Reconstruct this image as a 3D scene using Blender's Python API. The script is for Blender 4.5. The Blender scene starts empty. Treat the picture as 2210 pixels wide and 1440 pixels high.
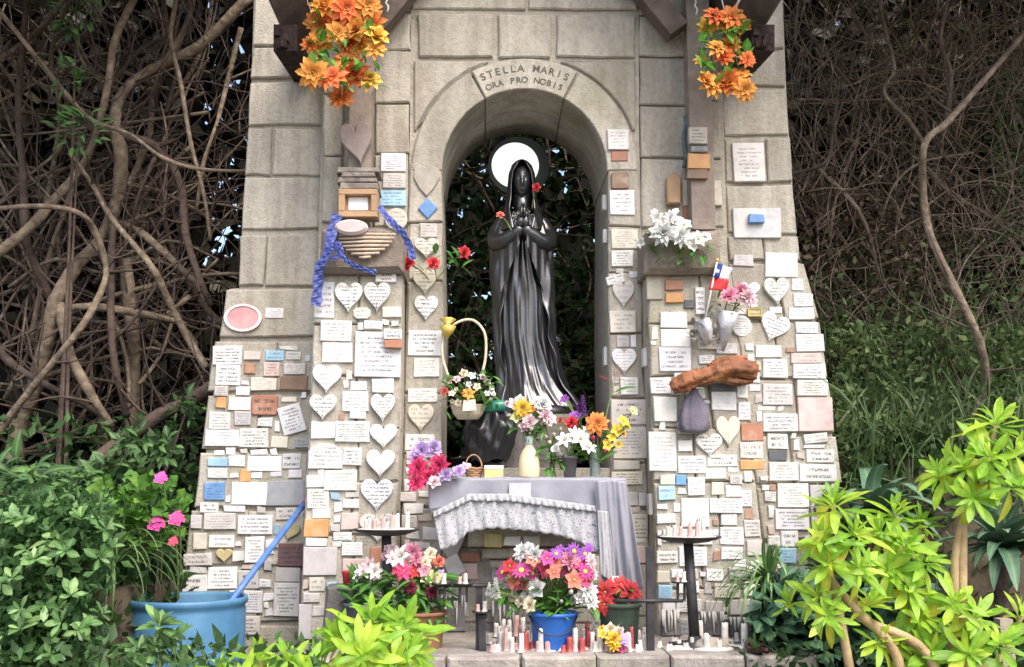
import bpy, bmesh, math, random
import numpy as np
from mathutils import Vector, Matrix

random.seed(7)
RNG = np.random.default_rng(7)
SC = bpy.context.scene
COL = SC.collection
R = math.radians

# ---------------------------------------------------------------- camera
FPX = 2220.0                      # focal length in photo pixels (photo 2210 x 1440)
TILT, YAW = R(8.6), R(1.5)
CAM = Vector((0.0, -6.0, 0.95))
FWD = Vector((math.sin(YAW)*math.cos(TILT), math.cos(YAW)*math.cos(TILT), math.sin(TILT)))
RGT = Vector((math.cos(YAW), -math.sin(YAW), 0.0))
UPV = RGT.cross(FWD)
cd = bpy.data.cameras.new('camera')
cd.sensor_width = 36.0
cd.lens = 36.0*FPX/2210.0
cd.clip_start = 0.05
cd.clip_end = 2000.0
cam = bpy.data.objects.new('camera', cd)
COL.objects.link(cam)
cam.location = CAM
cam.rotation_euler = (math.pi/2+TILT, 0, -YAW)
SC.camera = cam

# ---------------------------------------------------------------- sky, sun, exposure
SUN_EL, SUN_AZ = R(52), R(152)     # azimuth measured clockwise from +Y (north), sun behind the camera, to its right
w = bpy.data.worlds.new('World')
SC.world = w
w.use_nodes = True
nt = w.node_tree
bg = nt.nodes['Background']
sky = nt.nodes.new('ShaderNodeTexSky')
sky.sky_type = 'NISHITA'
sky.sun_disc = False
sky.sun_elevation = SUN_EL
sky.sun_rotation = SUN_AZ
sky.air_density = 1.0
sky.dust_density = 4.0
sky.ozone_density = 0.6
nt.links.new(sky.outputs[0], bg.inputs[0])
bg.inputs[1].default_value = 0.15
sd = bpy.data.lights.new('sun', 'SUN')
sd.energy = 1.0
sd.angle = R(40)
sd.color = (1.0, 0.96, 0.92)
so = bpy.data.objects.new('sun', sd)
COL.objects.link(so)
sdir = Vector((math.sin(SUN_AZ)*math.cos(SUN_EL), math.cos(SUN_AZ)*math.cos(SUN_EL), math.sin(SUN_EL)))
so.rotation_euler = sdir.to_track_quat('Z', 'Y').to_euler()
so.location = sdir*20
SC.view_settings.view_transform = 'Standard'
SC.view_settings.look = 'None'
SC.view_settings.gamma = 1.0
SC.view_settings.exposure = 1.34

# ---------------------------------------------------------------- helpers
def P(px, py, Y):
    """Point where the ray of photo pixel (px,py) meets the upright plane y = Y."""
    d = FWD + RGT*((px-1105.0)/FPX) + UPV*((720.0-py)/FPX)
    return CAM + d*((Y-CAM.y)/d.y)

def PG(px, py, z):
    d = FWD + RGT*((px-1105.0)/FPX) + UPV*((720.0-py)/FPX)
    return CAM + d*((z-CAM.z)/d.z)

def M(px, Y):
    """length in metres of px photo pixels at depth Y"""
    return px*(Y+6.0)/FPX

def setp(o, label=None, cat=None, group=None, kind=None):
    if label: o['label'] = label
    if cat: o['category'] = cat
    if group: o['group'] = group
    if kind: o['kind'] = kind
    return o

def empty(name, loc, label, cat, group=None):
    o = bpy.data.objects.new(name, None)
    o.empty_display_size = 0.05
    o.location = loc
    COL.objects.link(o)
    return setp(o, label, cat, group)

def link(name, me, parent=None, world=True, mat=None):
    """Link mesh data as an object; a child keeps the mesh's world coordinates."""
    o = bpy.data.objects.new(name, me)
    COL.objects.link(o)
    if mat is not None and len(me.materials) == 0:
        me.materials.append(mat)
    if parent is not None:
        o.parent = parent
        if world:
            o.matrix_parent_inverse = Matrix.Translation(-parent.location) if parent.parent is None else Matrix.Translation(-(parent.location))
    return o

def mkmesh(name, verts, faces, mats=(), smooth=False, uvs=None, matidx=None):
    me = bpy.data.meshes.new(name)
    me.from_pydata([tuple(v) for v in verts], [], [tuple(f) for f in faces])
    for m in mats: me.materials.append(m)
    if smooth: me.polygons.foreach_set('use_smooth', [True]*len(me.polygons))
    if matidx is not None: me.polygons.foreach_set('material_index', matidx)
    if uvs is not None:
        ul = me.uv_layers.new(name='UVMap')
        for l in me.loops:
            ul.data[l.index].uv = uvs[l.vertex_index]
    me.update()
    return me

def thing_mesh(name, verts, faces, mats, label, cat, group=None, smooth=False, kind=None, center=True, **kw):
    """a top-level thing that is one mesh, origin moved to its own base"""
    vs = [Vector(v) for v in verts]
    o0 = Vector((0, 0, 0))
    if center:
        o0 = Vector((sum(v.x for v in vs)/len(vs), sum(v.y for v in vs)/len(vs), min(v.z for v in vs)))
        vs = [v-o0 for v in vs]
    me = mkmesh(name, vs, faces, mats, smooth, **kw)
    o = bpy.data.objects.new(name, me)
    o.location = o0
    COL.objects.link(o)
    return setp(o, label, cat, group, kind)

class MB:
    """collects pieces of ONE mesh"""
    def __init__(s): s.v = []; s.f = []; s.m = []
    def add(s, vf, mi=0):
        v, f = vf; n = len(s.v)
        s.v += [tuple(a) for a in v]; s.f += [tuple(i+n for i in q) for q in f]; s.m += [mi]*len(f)
        return s
    def mesh(s, name, mats, smooth=True): return mkmesh(name, s.v, s.f, mats, smooth, matidx=s.m)
    def part(s, name, mats, parent, smooth=True):
        return link(name, s.mesh(name, mats if isinstance(mats, (list, tuple)) else [mats], smooth), parent)

def catmull(pts, sub=6):
    pts = [Vector(p) for p in pts]
    if len(pts) < 3:
        return [pts[0].lerp(pts[-1], i/sub) for i in range(sub+1)]
    out = []
    n = len(pts)
    for i in range(n-1):
        p0 = pts[max(i-1, 0)]; p1 = pts[i]; p2 = pts[i+1]; p3 = pts[min(i+2, n-1)]
        for k in range(sub):
            t = k/sub
            out.append(0.5*((2*p1)+(p2-p0)*t+(2*p0-5*p1+4*p2-p3)*t*t+(3*p1-p0-3*p2+p3)*t*t*t))
    out.append(pts[-1])
    return out

def tube(pts, radii, seg=7, rough=0.0, rnd=None):
    pts = [Vector(p) for p in pts]
    n = len(pts)
    if not hasattr(radii, '__len__'): radii = [radii]*n
    if len(radii) != n:
        radii = [float(np.interp(i/(n-1), np.linspace(0, 1, len(radii)), radii)) for i in range(n)]
    v = []; f = []
    t0 = (pts[1]-pts[0]).normalized()
    ref = Vector((0, 0, 1)) if abs(t0.z) < 0.9 else Vector((1, 0, 0))
    nrm = (ref - t0*ref.dot(t0)).normalized()
    for i in range(n):
        t = (pts[min(i+1, n-1)]-pts[max(i-1, 0)])
        t = t.normalized() if t.length > 1e-9 else t0
        nrm = (nrm - t*nrm.dot(t))
        nrm = nrm.normalized() if nrm.length > 1e-6 else t.orthogonal().normalized()
        b = t.cross(nrm)
        for k in range(seg):
            a = 2*math.pi*k/seg
            rr = radii[i]*(1+(rough*(rnd or random).uniform(-1, 1) if rough else 0))
            v.append(pts[i]+(nrm*math.cos(a)+b*math.sin(a))*rr)
    for i in range(n-1):
        for k in range(seg):
            k2 = (k+1) % seg
            f.append((i*seg+k, i*seg+k2, (i+1)*seg+k2, (i+1)*seg+k))
    f.append(tuple(range(seg-1, -1, -1)))
    f.append(tuple((n-1)*seg+k for k in range(seg)))
    return v, f

def lathe(prof, seg=24, c=(0, 0, 0), sx=1.0, sy=1.0, cap=True):
    """prof: list of (r,z) bottom to top"""
    v = []; f = []
    c = Vector(c)
    for r, z in prof:
        for k in range(seg):
            a = 2*math.pi*k/seg
            v.append((c.x+r*math.cos(a)*sx, c.y+r*math.sin(a)*sy, c.z+z))
    n = len(prof)
    for i in range(n-1):
        for k in range(seg):
            k2 = (k+1) % seg
            f.append((i*seg+k, i*seg+k2, (i+1)*seg+k2, (i+1)*seg+k))
    if cap:
        f.append(tuple(range(seg-1, -1, -1)))
        f.append(tuple((n-1)*seg+k for k in range(seg)))
    return v, f

def box(x0, x1, y0, y1, z0, z1):
    v = [(x0, y0, z0), (x1, y0, z0), (x1, y1, z0), (x0, y1, z0), (x0, y0, z1), (x1, y0, z1), (x1, y1, z1), (x0, y1, z1)]
    return v, [(0, 3, 2, 1), (4, 5, 6, 7), (0, 1, 5, 4), (1, 2, 6, 5), (2, 3, 7, 6), (3, 0, 4, 7)]

def bar(a, b, w, d, up=Vector((0, -1, 0))):
    """a square-section timber from a to b, w wide across, d along 'up'"""
    a = Vector(a); b = Vector(b); t = (b-a).normalized()
    u = (up-t*up.dot(t)).normalized(); s = t.cross(u)
    v = []
    for p in (a, b):
        for i, j in ((-1, -1), (1, -1), (1, 1), (-1, 1)):
            v.append(p+s*(w/2*i)+u*(d/2*j))
    return v, [(3, 2, 1, 0), (4, 5, 6, 7), (0, 1, 5, 4), (1, 2, 6, 5), (2, 3, 7, 6), (3, 0, 4, 7)]

def area2(p): return 0.5*sum(p[i][0]*p[(i+1) % len(p)][1]-p[(i+1) % len(p)][0]*p[i][1] for i in range(len(p)))

def inset(poly, b):
    n = len(poly); out = []
    for i in range(n):
        p0 = Vector(poly[i-1]); p1 = Vector(poly[i]); p2 = Vector(poly[(i+1) % n])
        e1 = (p1-p0); e2 = (p2-p1)
        if e1.length < 1e-9 or e2.length < 1e-9:
            out.append(tuple(p1)); continue
        e1.normalize(); e2.normalize()
        n1 = Vector((-e1.y, e1.x)); n2 = Vector((-e2.y, e2.x))
        m = n1+n2
        if m.length < 1e-6: m = n1
        m.normalize()
        k = b/max(0.45, m.dot(n1))
        out.append(tuple(p1+m*k))
    return out

def prism(poly, yf, yb, b=0.006):
    """upright slab: poly in (x,z), front face at y=yf (towards the camera), back at yb, chamfer b"""
    poly = [tuple(p) for p in poly]
    if area2(poly) < 0: poly = poly[::-1]
    n = len(poly)
    ins = inset(poly, b)
    v = [(x, yf, z) for x, z in ins]+[(x, yf+b, z) for x, z in poly]+[(x, yb, z) for x, z in poly]
    f = [tuple(range(n)), tuple(range(3*n-1, 2*n-1, -1))]
    for i in range(n):
        j = (i+1) % n
        f.append((n+i, n+j, j, i))
        f.append((2*n+i, 2*n+j, n+j, n+i))
    return v, f

def pxpoly(pts, Y):
    out = []
    for x, y in pts:
        p = P(x, y, Y); out.append((p.x, p.z))
    return out

# leaf clouds: many small leaf faces in ONE mesh, fast
LEAF_T = {
    'quad': (np.array([[-.5, 0, 0], [0, .5, .06], [.5, 0, 0], [0, -.5, .06]])[:, [1, 0, 2]]*[1, 1, 1], [[0, 1, 2], [0, 2, 3]]),
    'leaf': (np.array([[0, 0, 0], [.24, .38, .05], [0, .45, -.03], [-.24, .38, .05], [0, 1, .0]]), [[0, 1, 2], [0, 2, 3], [1, 4, 2], [2, 4, 3]]),
    'blade': (np.array([[-.016, 0, 0], [.016, 0, 0], [.02, .5, .12], [-.02, .5, .12], [0, 1, .0]]), [[0, 1, 2], [0, 2, 3], [3, 2, 4]]),
}
def rand_rot(n, rng, up=None):
    q = rng.normal(size=(n, 4)); q /= np.linalg.norm(q, axis=1)[:, None]
    a, b, c, d = q.T
    return np.stack([np.stack([a*a+b*b-c*c-d*d, 2*(b*c-a*d), 2*(b*d+a*c)], 1),
                     np.stack([2*(b*c+a*d), a*a-b*b+c*c-d*d, 2*(c*d-a*b)], 1),
                     np.stack([2*(b*d-a*c), 2*(c*d+a*b), a*a-b*b-c*c+d*d], 1)], 1)

def dir_rot(dirs, rng, jitter=0.5):
    """rotation matrices whose local Y follows dirs"""
    n = len(dirs)
    y = dirs+rng.normal(size=(n, 3))*jitter
    y /= np.linalg.norm(y, axis=1)[:, None]+1e-9
    up = np.tile(np.array([0., -0.35, 1.]), (n, 1))+rng.normal(size=(n, 3))*0.5
    x = np.cross(y, up); x /= np.linalg.norm(x, axis=1)[:, None]+1e-9
    z = np.cross(x, y)
    return np.stack([x, y, z], 2)

def cloud_mesh(name, pos, rot, size, mat, kind='leaf', rng=RNG):
    T, tri = LEAF_T[kind]
    tri = np.array(tri); n = len(pos); k = len(T)
    V = np.einsum('nij,kj->nki', rot, T)*np.asarray(size).reshape(-1, 1, 1)+pos[:, None, :]
    F = (tri[None]+(np.arange(n)*k)[:, None, None]).reshape(-1, 3)
    me = bpy.data.meshes.new(name)
    me.vertices.add(n*k); me.vertices.foreach_set('co', V.reshape(-1).astype(np.float32))
    me.loops.add(len(F)*3); me.loops.foreach_set('vertex_index', F.reshape(-1).astype(np.int32))
    me.polygons.add(len(F)); me.polygons.foreach_set('loop_start', (np.arange(len(F))*3).astype(np.int32))
    me.update(calc_edges=True)
    at = me.attributes.new('rnd', 'FLOAT', 'POINT')
    at.data.foreach_set('value', np.repeat(rng.random(n), k).astype(np.float32))
    me.materials.append(mat)
    me.validate()
    return me

# ---------------------------------------------------------------- materials
def mat(name):
    m = bpy.data.materials.new(name); m.use_nodes = True
    n = m.node_tree.nodes; l = m.node_tree.links
    return m, n, l, n['Principled BSDF']

def ramp(n, stops):
    r = n.new('ShaderNodeValToRGB'); e = r.color_ramp.elements
    while len(e) < len(stops): e.new(0.5)
    for i, (p, c) in enumerate(stops):
        e[i].position = p; e[i].color = (*c, 1)
    return r

def noisy(name, c1, c2, scale=8, rough=0.8, bump=0.3, bscale=40, metallic=0.0, c3=None, detail=6, dist=0.02, spec=0.4, coat=0):
    m, n, l, b = mat(name)
    tc = n.new('ShaderNodeTexCoord')
    ns = n.new('ShaderNodeTexNoise'); ns.inputs['Scale'].default_value = scale; ns.inputs['Detail'].default_value = detail
    l.new(tc.outputs['Object'], ns.inputs['Vector'])
    st = [(0.3, c1), (0.7, c2)] if c3 is None else [(0.28, c1), (0.55, c2), (0.72, c3)]
    r = ramp(n, st); l.new(ns.outputs['Fac'], r.inputs[0]); l.new(r.outputs[0], b.inputs['Base Color'])
    b.inputs['Roughness'].default_value = rough; b.inputs['Metallic'].default_value = metallic
    b.inputs['Specular IOR Level'].default_value = spec
    if coat: b.inputs['Coat Weight'].default_value = coat; b.inputs['Coat IOR'].default_value = 1.55; b.inputs['Coat Roughness'].default_value = .2
    if bump:
        n2 = n.new('ShaderNodeTexNoise'); n2.inputs['Scale'].default_value = bscale; n2.inputs['Detail'].default_value = 8
        l.new(tc.outputs['Object'], n2.inputs['Vector'])
        bp = n.new('ShaderNodeBump'); bp.inputs['Strength'].default_value = bump; bp.inputs['Distance'].default_value = dist
        l.new(n2.outputs['Fac'], bp.inputs['Height']); l.new(bp.outputs[0], b.inputs['Normal'])
    return m

def stone_mat(name, base, vary, dark, moss=(0.2, 0.19, 0.1)):
    m, n, l, b = mat(name)
    geo = n.new('ShaderNodeNewGeometry'); oi = n.new('ShaderNodeObjectInfo')
    mp = n.new('ShaderNodeMapping'); l.new(geo.outputs['Position'], mp.inputs[0])
    n1 = n.new('ShaderNodeTexNoise'); n1.inputs['Scale'].default_value = 5.5; n1.inputs['Detail'].default_value = 8; n1.inputs['Roughness'].default_value = .62
    n2 = n.new('ShaderNodeTexNoise'); n2.inputs['Scale'].default_value = 38; n2.inputs['Detail'].default_value = 7
    n3 = n.new('ShaderNodeTexNoise'); n3.inputs['Scale'].default_value = 5.5; n3.inputs['Detail'].default_value = 9; n3.inputs['Roughness'].default_value = .7
    vo = n.new('ShaderNodeTexVoronoi'); vo.inputs['Scale'].default_value = 75
    for q in (n1, n2, n3, vo): l.new(mp.outputs[0], q.inputs['Vector'])
    r1 = ramp(n, [(0.3, vary), (0.68, base)]); l.new(n1.outputs['Fac'], r1.inputs[0])
    # per-stone tone
    hs = n.new('ShaderNodeHueSaturation'); l.new(r1.outputs[0], hs.inputs['Color'])
    mr = n.new('ShaderNodeMapRange'); mr.inputs[3].default_value = 0.84; mr.inputs[4].default_value = 1.14
    l.new(oi.outputs['Random'], mr.inputs[0]); l.new(mr.outputs[0], hs.inputs['Value'])
    # speckle
    r2 = ramp(n, [(0.36, (0.55, 0.55, 0.55)), (0.55, (1, 1, 1))]); l.new(n2.outputs['Fac'], r2.inputs[0])
    mx = n.new('ShaderNodeMix'); mx.data_type = 'RGBA'; mx.blend_type = 'MULTIPLY'; mx.inputs[0].default_value = 0.32
    l.new(hs.outputs[0], mx.inputs[6]); l.new(r2.outputs[0], mx.inputs[7])
    # lichen / grime patches
    r3 = ramp(n, [(0.56, (0, 0, 0)), (0.7, (1, 1, 1))]); l.new(n3.outputs['Fac'], r3.inputs[0])
    m2 = n.new('ShaderNodeMix'); m2.data_type = 'RGBA'; l.new(mx.outputs[2], m2.inputs[6]); m2.inputs[7].default_value = (*dark, 1)
    ma = n.new('ShaderNodeMath'); ma.operation = 'MULTIPLY'; ma.inputs[1].default_value = 0.5
    l.new(r3.outputs[0], ma.inputs[0]); l.new(ma.outputs[0], m2.inputs[0])
    n4 = n.new('ShaderNodeTexNoise'); n4.inputs['Scale'].default_value = 1.7; n4.inputs['Detail'].default_value = 6
    mp2 = n.new('ShaderNodeMapping'); mp2.inputs['Location'].default_value = (7, 3, 1); l.new(geo.outputs['Position'], mp2.inputs[0]); l.new(mp2.outputs[0], n4.inputs['Vector'])
    r4 = ramp(n, [(0.55, (0, 0, 0)), (0.75, (0.6, 0.6, 0.6))]); l.new(n4.outputs['Fac'], r4.inputs[0])
    m3 = n.new('ShaderNodeMix'); m3.data_type = 'RGBA'; l.new(m2.outputs[2], m3.inputs[6]); m3.inputs[7].default_value = (*moss, 1); l.new(r4.outputs[0], m3.inputs[0])
    ns5 = n.new('ShaderNodeTexNoise'); ns5.inputs['Scale'].default_value = 1.0; ns5.inputs['Detail'].default_value = 6; ns5.inputs['Roughness'].default_value = .6
    mp5 = n.new('ShaderNodeMapping'); mp5.inputs['Scale'].default_value = (9, 9, 1.1); l.new(geo.outputs['Position'], mp5.inputs[0]); l.new(mp5.outputs[0], ns5.inputs['Vector'])
    r5 = ramp(n, [(0.42, (0.62, 0.6, 0.58)), (0.58, (1, 1, 1))]); l.new(ns5.outputs['Fac'], r5.inputs[0])
    m5 = n.new('ShaderNodeMix'); m5.data_type = 'RGBA'; m5.blend_type = 'MULTIPLY'; m5.inputs[0].default_value = .55; l.new(m3.outputs[2], m5.inputs[6]); l.new(r5.outputs[0], m5.inputs[7])
    l.new(m5.outputs[2], b.inputs['Base Color'])
    b.inputs['Roughness'].default_value = 0.9; b.inputs['Specular IOR Level'].default_value = 0.25
    ad = n.new('ShaderNodeMath'); ad.operation = 'MULTIPLY_ADD'; ad.inputs[1].default_value = 0.6
    l.new(n2.outputs['Fac'], ad.inputs[0]); l.new(vo.outputs['Distance'], ad.inputs[2])
    ad2 = n.new('ShaderNodeMath'); ad2.operation = 'MULTIPLY_ADD'; ad2.inputs[1].default_value = 1.3
    l.new(n3.outputs['Fac'], ad2.inputs[0]); l.new(ad.outputs[0], ad2.inputs[2])
    bp = n.new('ShaderNodeBump'); bp.inputs['Strength'].default_value = 0.45; bp.inputs['Distance'].default_value = 0.006
    l.new(ad2.outputs[0], bp.inputs['Height']); l.new(bp.outputs[0], b.inputs['Normal'])
    return m

def foliage(name, c1, c2, c3, rough=0.5, trans=0.35, use_obj=False, spec=0.3):
    """leaf colours from a per-leaf random value (cloud attribute or object random)"""
    m, n, l, b = mat(name)
    if use_obj:
        s = n.new('ShaderNodeObjectInfo'); src = s.outputs['Random']
    else:
        s = n.new('ShaderNodeAttribute'); s.attribute_name = 'rnd'; src = s.outputs['Fac']
    r = ramp(n, [(0.0, c1), (0.55, c2), (1.0, c3)]); l.new(src, r.inputs[0])
    tc = n.new('ShaderNodeNewGeometry')
    ns = n.new('ShaderNodeTexNoise'); ns.inputs['Scale'].default_value = 30; ns.inputs['Detail'].default_value = 3
    l.new(tc.outputs['Position'], ns.inputs['Vector'])
    hs = n.new('ShaderNodeHueSaturation'); mr = n.new('ShaderNodeMapRange'); mr.inputs[1].default_value = .25; mr.inputs[2].default_value = .75; mr.inputs[3].default_value = 0.75; mr.inputs[4].default_value = 1.25
    l.new(ns.outputs['Fac'], mr.inputs[0]); l.new(mr.outputs[0], hs.inputs['Value']); l.new(r.outputs[0], hs.inputs['Color'])
    if use_obj:
        am = n.new('ShaderNodeAttribute'); am.attribute_name = 'mid'
        pw = n.new('ShaderNodeMath'); pw.operation = 'POWER'; pw.inputs[1].default_value = 5.0; l.new(am.outputs['Fac'], pw.inputs[0])
        pm = n.new('ShaderNodeMath'); pm.operation = 'MULTIPLY'; pm.inputs[1].default_value = .45; l.new(pw.outputs[0], pm.inputs[0])
        mm = n.new('ShaderNodeMix'); mm.data_type = 'RGBA'; mm.blend_type = 'SCREEN'; l.new(pm.outputs[0], mm.inputs[0]); l.new(hs.outputs[0], mm.inputs[6]); mm.inputs[7].default_value = (.3, .36, .16, 1)
        class _H: outputs = [mm.outputs[2]]
        hs = _H
    l.new(hs.outputs[0], b.inputs['Base Color'])
    b.inputs['Roughness'].default_value = rough; b.inputs['Specular IOR Level'].default_value = spec
    if trans:
        tr = n.new('ShaderNodeBsdfTranslucent'); l.new(hs.outputs[0], tr.inputs['Color'])
        mx = n.new('ShaderNodeMixShader'); mx.inputs[0].default_value = trans
        l.new(b.outputs[0], mx.inputs[1]); l.new(tr.outputs[0], mx.inputs[2])
        l.new(mx.outputs[0], n['Material Output'].inputs['Surface'])
    return m

def petal_mat(name, trans=0.3, vary=0.25):
    """flower colour comes from the object's colour, a little streaked"""
    m, n, l, b = mat(name)
    oi = n.new('ShaderNodeObjectInfo'); tc = n.new('ShaderNodeTexCoord')
    ns = n.new('ShaderNodeTexNoise'); ns.inputs['Scale'].default_value = 3.0; ns.inputs['Detail'].default_value = 4
    l.new(tc.outputs['Object'], ns.inputs['Vector'])
    hs = n.new('ShaderNodeHueSaturation'); l.new(oi.outputs['Color'], hs.inputs['Color'])
    mr = n.new('ShaderNodeMapRange'); mr.inputs[1].default_value = .3; mr.inputs[2].default_value = .7; mr.inputs[3].default_value = 1-vary; mr.inputs[4].default_value = 1+vary
    l.new(ns.outputs['Fac'], mr.inputs[0]); l.new(mr.outputs[0], hs.inputs['Value'])
    hs.inputs['Saturation'].default_value = .93
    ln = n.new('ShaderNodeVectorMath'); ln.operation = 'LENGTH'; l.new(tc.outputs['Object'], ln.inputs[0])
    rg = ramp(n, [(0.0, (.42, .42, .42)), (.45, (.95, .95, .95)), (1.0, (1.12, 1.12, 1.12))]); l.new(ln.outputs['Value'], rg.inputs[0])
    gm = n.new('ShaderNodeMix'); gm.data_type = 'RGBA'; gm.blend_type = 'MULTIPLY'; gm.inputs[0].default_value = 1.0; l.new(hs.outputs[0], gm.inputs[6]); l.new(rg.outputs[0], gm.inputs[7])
    class _G: outputs = [gm.outputs[2]]
    hs = _G
    l.new(hs.outputs[0], b.inputs['Base Color']); b.inputs['Roughness'].default_value = 0.6; b.inputs['Specular IOR Level'].default_value = 0.2
    tr = n.new('ShaderNodeBsdfTranslucent'); l.new(hs.outputs[0], tr.inputs['Color'])
    mx = n.new('ShaderNodeMixShader'); mx.inputs[0].default_value = trans
    l.new(b.outputs[0], mx.inputs[1]); l.new(tr.outputs[0], mx.inputs[2]); l.new(mx.outputs[0], n['Material Output'].inputs['Surface'])
    return m

def plaque_mat(name):
    """object colour, worn; engraved lines of illegible lettering: rows and ink come from object properties"""
    m, n, l, b = mat(name)
    def math_(op, a, b_=None, c=None):
        q = n.new('ShaderNodeMath'); q.operation = op
        for i, v in enumerate((a, b_, c)):
            if v is None: continue
            if isinstance(v, (int, float)): q.inputs[i].default_value = v
            else: l.new(v, q.inputs[i])
        return q.outputs[0]
    oi = n.new('ShaderNodeObjectInfo'); uv = n.new('ShaderNodeUVMap')
    sx = n.new('ShaderNodeSeparateXYZ'); l.new(uv.outputs[0], sx.inputs[0])
    def attr(nm):
        a = n.new('ShaderNodeAttribute'); a.attribute_type = 'OBJECT'; a.attribute_name = nm; return a.outputs['Fac']
    rows, ink, wid = math_('FLOOR', math_('MULTIPLY', attr('rows'), 1.45)), attr('ink'), attr('wid')
    tc = n.new('ShaderNodeTexCoord')
    # text band between v 0.1 and 0.9
    vv = math_('DIVIDE', math_('SUBTRACT', sx.outputs[1], 0.1), 0.8)
    rr = math_('MULTIPLY', vv, rows)
    fr = math_('FRACT', rr); ri = math_('FLOOR', rr)
    line = math_('MULTIPLY', math_('GREATER_THAN', fr, 0.25), math_('LESS_THAN', fr, 0.7))
    seed = math_('MULTIPLY_ADD', oi.outputs['Random'], 57.0, math_('MULTIPLY', ri, 3.71))
    um = math_('MULTIPLY', sx.outputs[0], wid)
    cv = n.new('ShaderNodeCombineXYZ'); l.new(math_('MULTIPLY', um, 230.0), cv.inputs[0]); l.new(seed, cv.inputs[1]); l.new(math_('MULTIPLY', fr, 3.5), cv.inputs[2])
    ns = n.new('ShaderNodeTexNoise'); ns.inputs['Scale'].default_value = 1.0; ns.inputs['Detail'].default_value = 2; l.new(cv.outputs[0], ns.inputs['Vector'])
    let = math_('GREATER_THAN', ns.outputs['Fac'], 0.485)
    # word gaps
    cw = n.new('ShaderNodeCombineXYZ'); l.new(math_('MULTIPLY', um, 26.0), cw.inputs[0]); l.new(math_('ADD', seed, 9.3), cw.inputs[1])
    nw = n.new('ShaderNodeTexNoise'); nw.inputs['Scale'].default_value = 1.0; nw.inputs['Detail'].default_value = 0; l.new(cw.outputs[0], nw.inputs['Vector'])
    word = math_('GREATER_THAN', nw.outputs['Fac'], 0.36)
    # centred row length
    cl = n.new('ShaderNodeTexWhiteNoise'); cl.noise_dimensions = '1D'; l.new(seed, cl.inputs['W'])
    half = math_('MULTIPLY_ADD', cl.outputs['Value'], 0.18, 0.24)
    inside = math_('LESS_THAN', math_('ABSOLUTE', math_('SUBTRACT', sx.outputs[0], 0.5)), half)
    band = math_('MULTIPLY', math_('GREATER_THAN', vv, 0.0), math_('LESS_THAN', vv, 1.0))
    geo = n.new('ShaderNodeNewGeometry'); sn = n.new('ShaderNodeSeparateXYZ'); l.new(tc.outputs['Normal'], sn.inputs[0])
    front = math_('LESS_THAN', sn.outputs[1], -0.9)
    txt = line
    for q in (let, word, inside, band, front, math_('GREATER_THAN', rows, 0.5)): txt = math_('MULTIPLY', txt, q)
    txt = math_('MULTIPLY', txt, math_('MULTIPLY', ink, 1.0))
    # wear
    n1 = n.new('ShaderNodeTexNoise'); n1.inputs['Scale'].default_value = 9; n1.inputs['Detail'].default_value = 7; n1.inputs['Roughness'].default_value = .65
    n2 = n.new('ShaderNodeTexNoise'); n2.inputs['Scale'].default_value = 60; n2.inputs['Detail'].default_value = 4
    l.new(geo.outputs['Position'], n1.inputs['Vector']); l.new(geo.outputs['Position'], n2.inputs['Vector'])
    hs = n.new('ShaderNodeHueSaturation'); l.new(oi.outputs['Color'], hs.inputs['Color'])
    mr = n.new('ShaderNodeMapRange'); mr.inputs[1].default_value = .3; mr.inputs[2].default_value = .7; mr.inputs[3].default_value = 0.66; mr.inputs[4].default_value = 1.08
    l.new(n1.outputs['Fac'], mr.inputs[0]); l.new(mr.outputs[0], hs.inputs['Value'])
    st = ramp(n, [(0.54, (0, 0, 0)), (0.72, (0.7, 0.7, 0.7))]); l.new(n1.outputs['Fac'], st.inputs[0])
    mg = n.new('ShaderNodeMix'); mg.data_type = 'RGBA'; l.new(st.outputs[0], mg.inputs[0]); l.new(hs.outputs[0], mg.inputs[6]); mg.inputs[7].default_value = (0.42, 0.37, 0.29, 1)
    mi = n.new('ShaderNodeMix'); mi.data_type = 'RGBA'; l.new(txt, mi.inputs[0]); l.new(mg.outputs[2], mi.inputs[6]); mi.inputs[7].default_value = (0.05, 0.05, 0.06, 1)
    l.new(mi.outputs[2], b.inputs['Base Color'])
    b.inputs['Roughness'].default_value = 0.45; b.inputs['Specular IOR Level'].default_value = 0.4
    bp = n.new('ShaderNodeBump'); bp.inputs['Strength'].default_value = 0.25; bp.inputs['Distance'].default_value = 0.003
    l.new(n2.outputs['Fac'], bp.inputs['Height']); l.new(bp.outputs[0], b.inputs['Normal'])
    return m

M_STONE = stone_mat('granite', (0.50, 0.465, 0.395), (0.385, 0.355, 0.30), (0.24, 0.22, 0.18))
M_MORTAR = noisy('mortar', (0.34, 0.31, 0.255), (0.45, 0.41, 0.345), 14, 0.95, 0.6, 60)
M_ROUGH = stone_mat('rough_stone', (0.36, 0.30, 0.25), (0.24, 0.2, 0.17), (0.13, 0.11, 0.09))
M_WOOD = noisy('weathered_timber', (0.095, 0.072, 0.06), (0.18, 0.14, 0.12), 9, 0.85, 0.35, 30)
M_POST = noisy('grey_post', (0.2, 0.16, 0.135), (0.32, 0.265, 0.22), 9, 0.85, 0.4, 30)
M_WOODL = noisy('pale_timber', (0.32, 0.2, 0.11), (0.45, 0.3, 0.17), 8, 0.6, 0.3, 30)
M_PLAQ = plaque_mat('engraved_plaque')
M_PETAL = petal_mat('petal')
M_BARK = noisy('bark', (0.11, 0.083, 0.06), (0.23, 0.175, 0.125), 16, 0.9, 1.0, 22, c3=(0.35, 0.28, 0.21))
M_BARKD = noisy('dark_bark', (0.06, 0.042, 0.035), (0.13, 0.092, 0.072), 12, 0.9, 0.8, 28)
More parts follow.
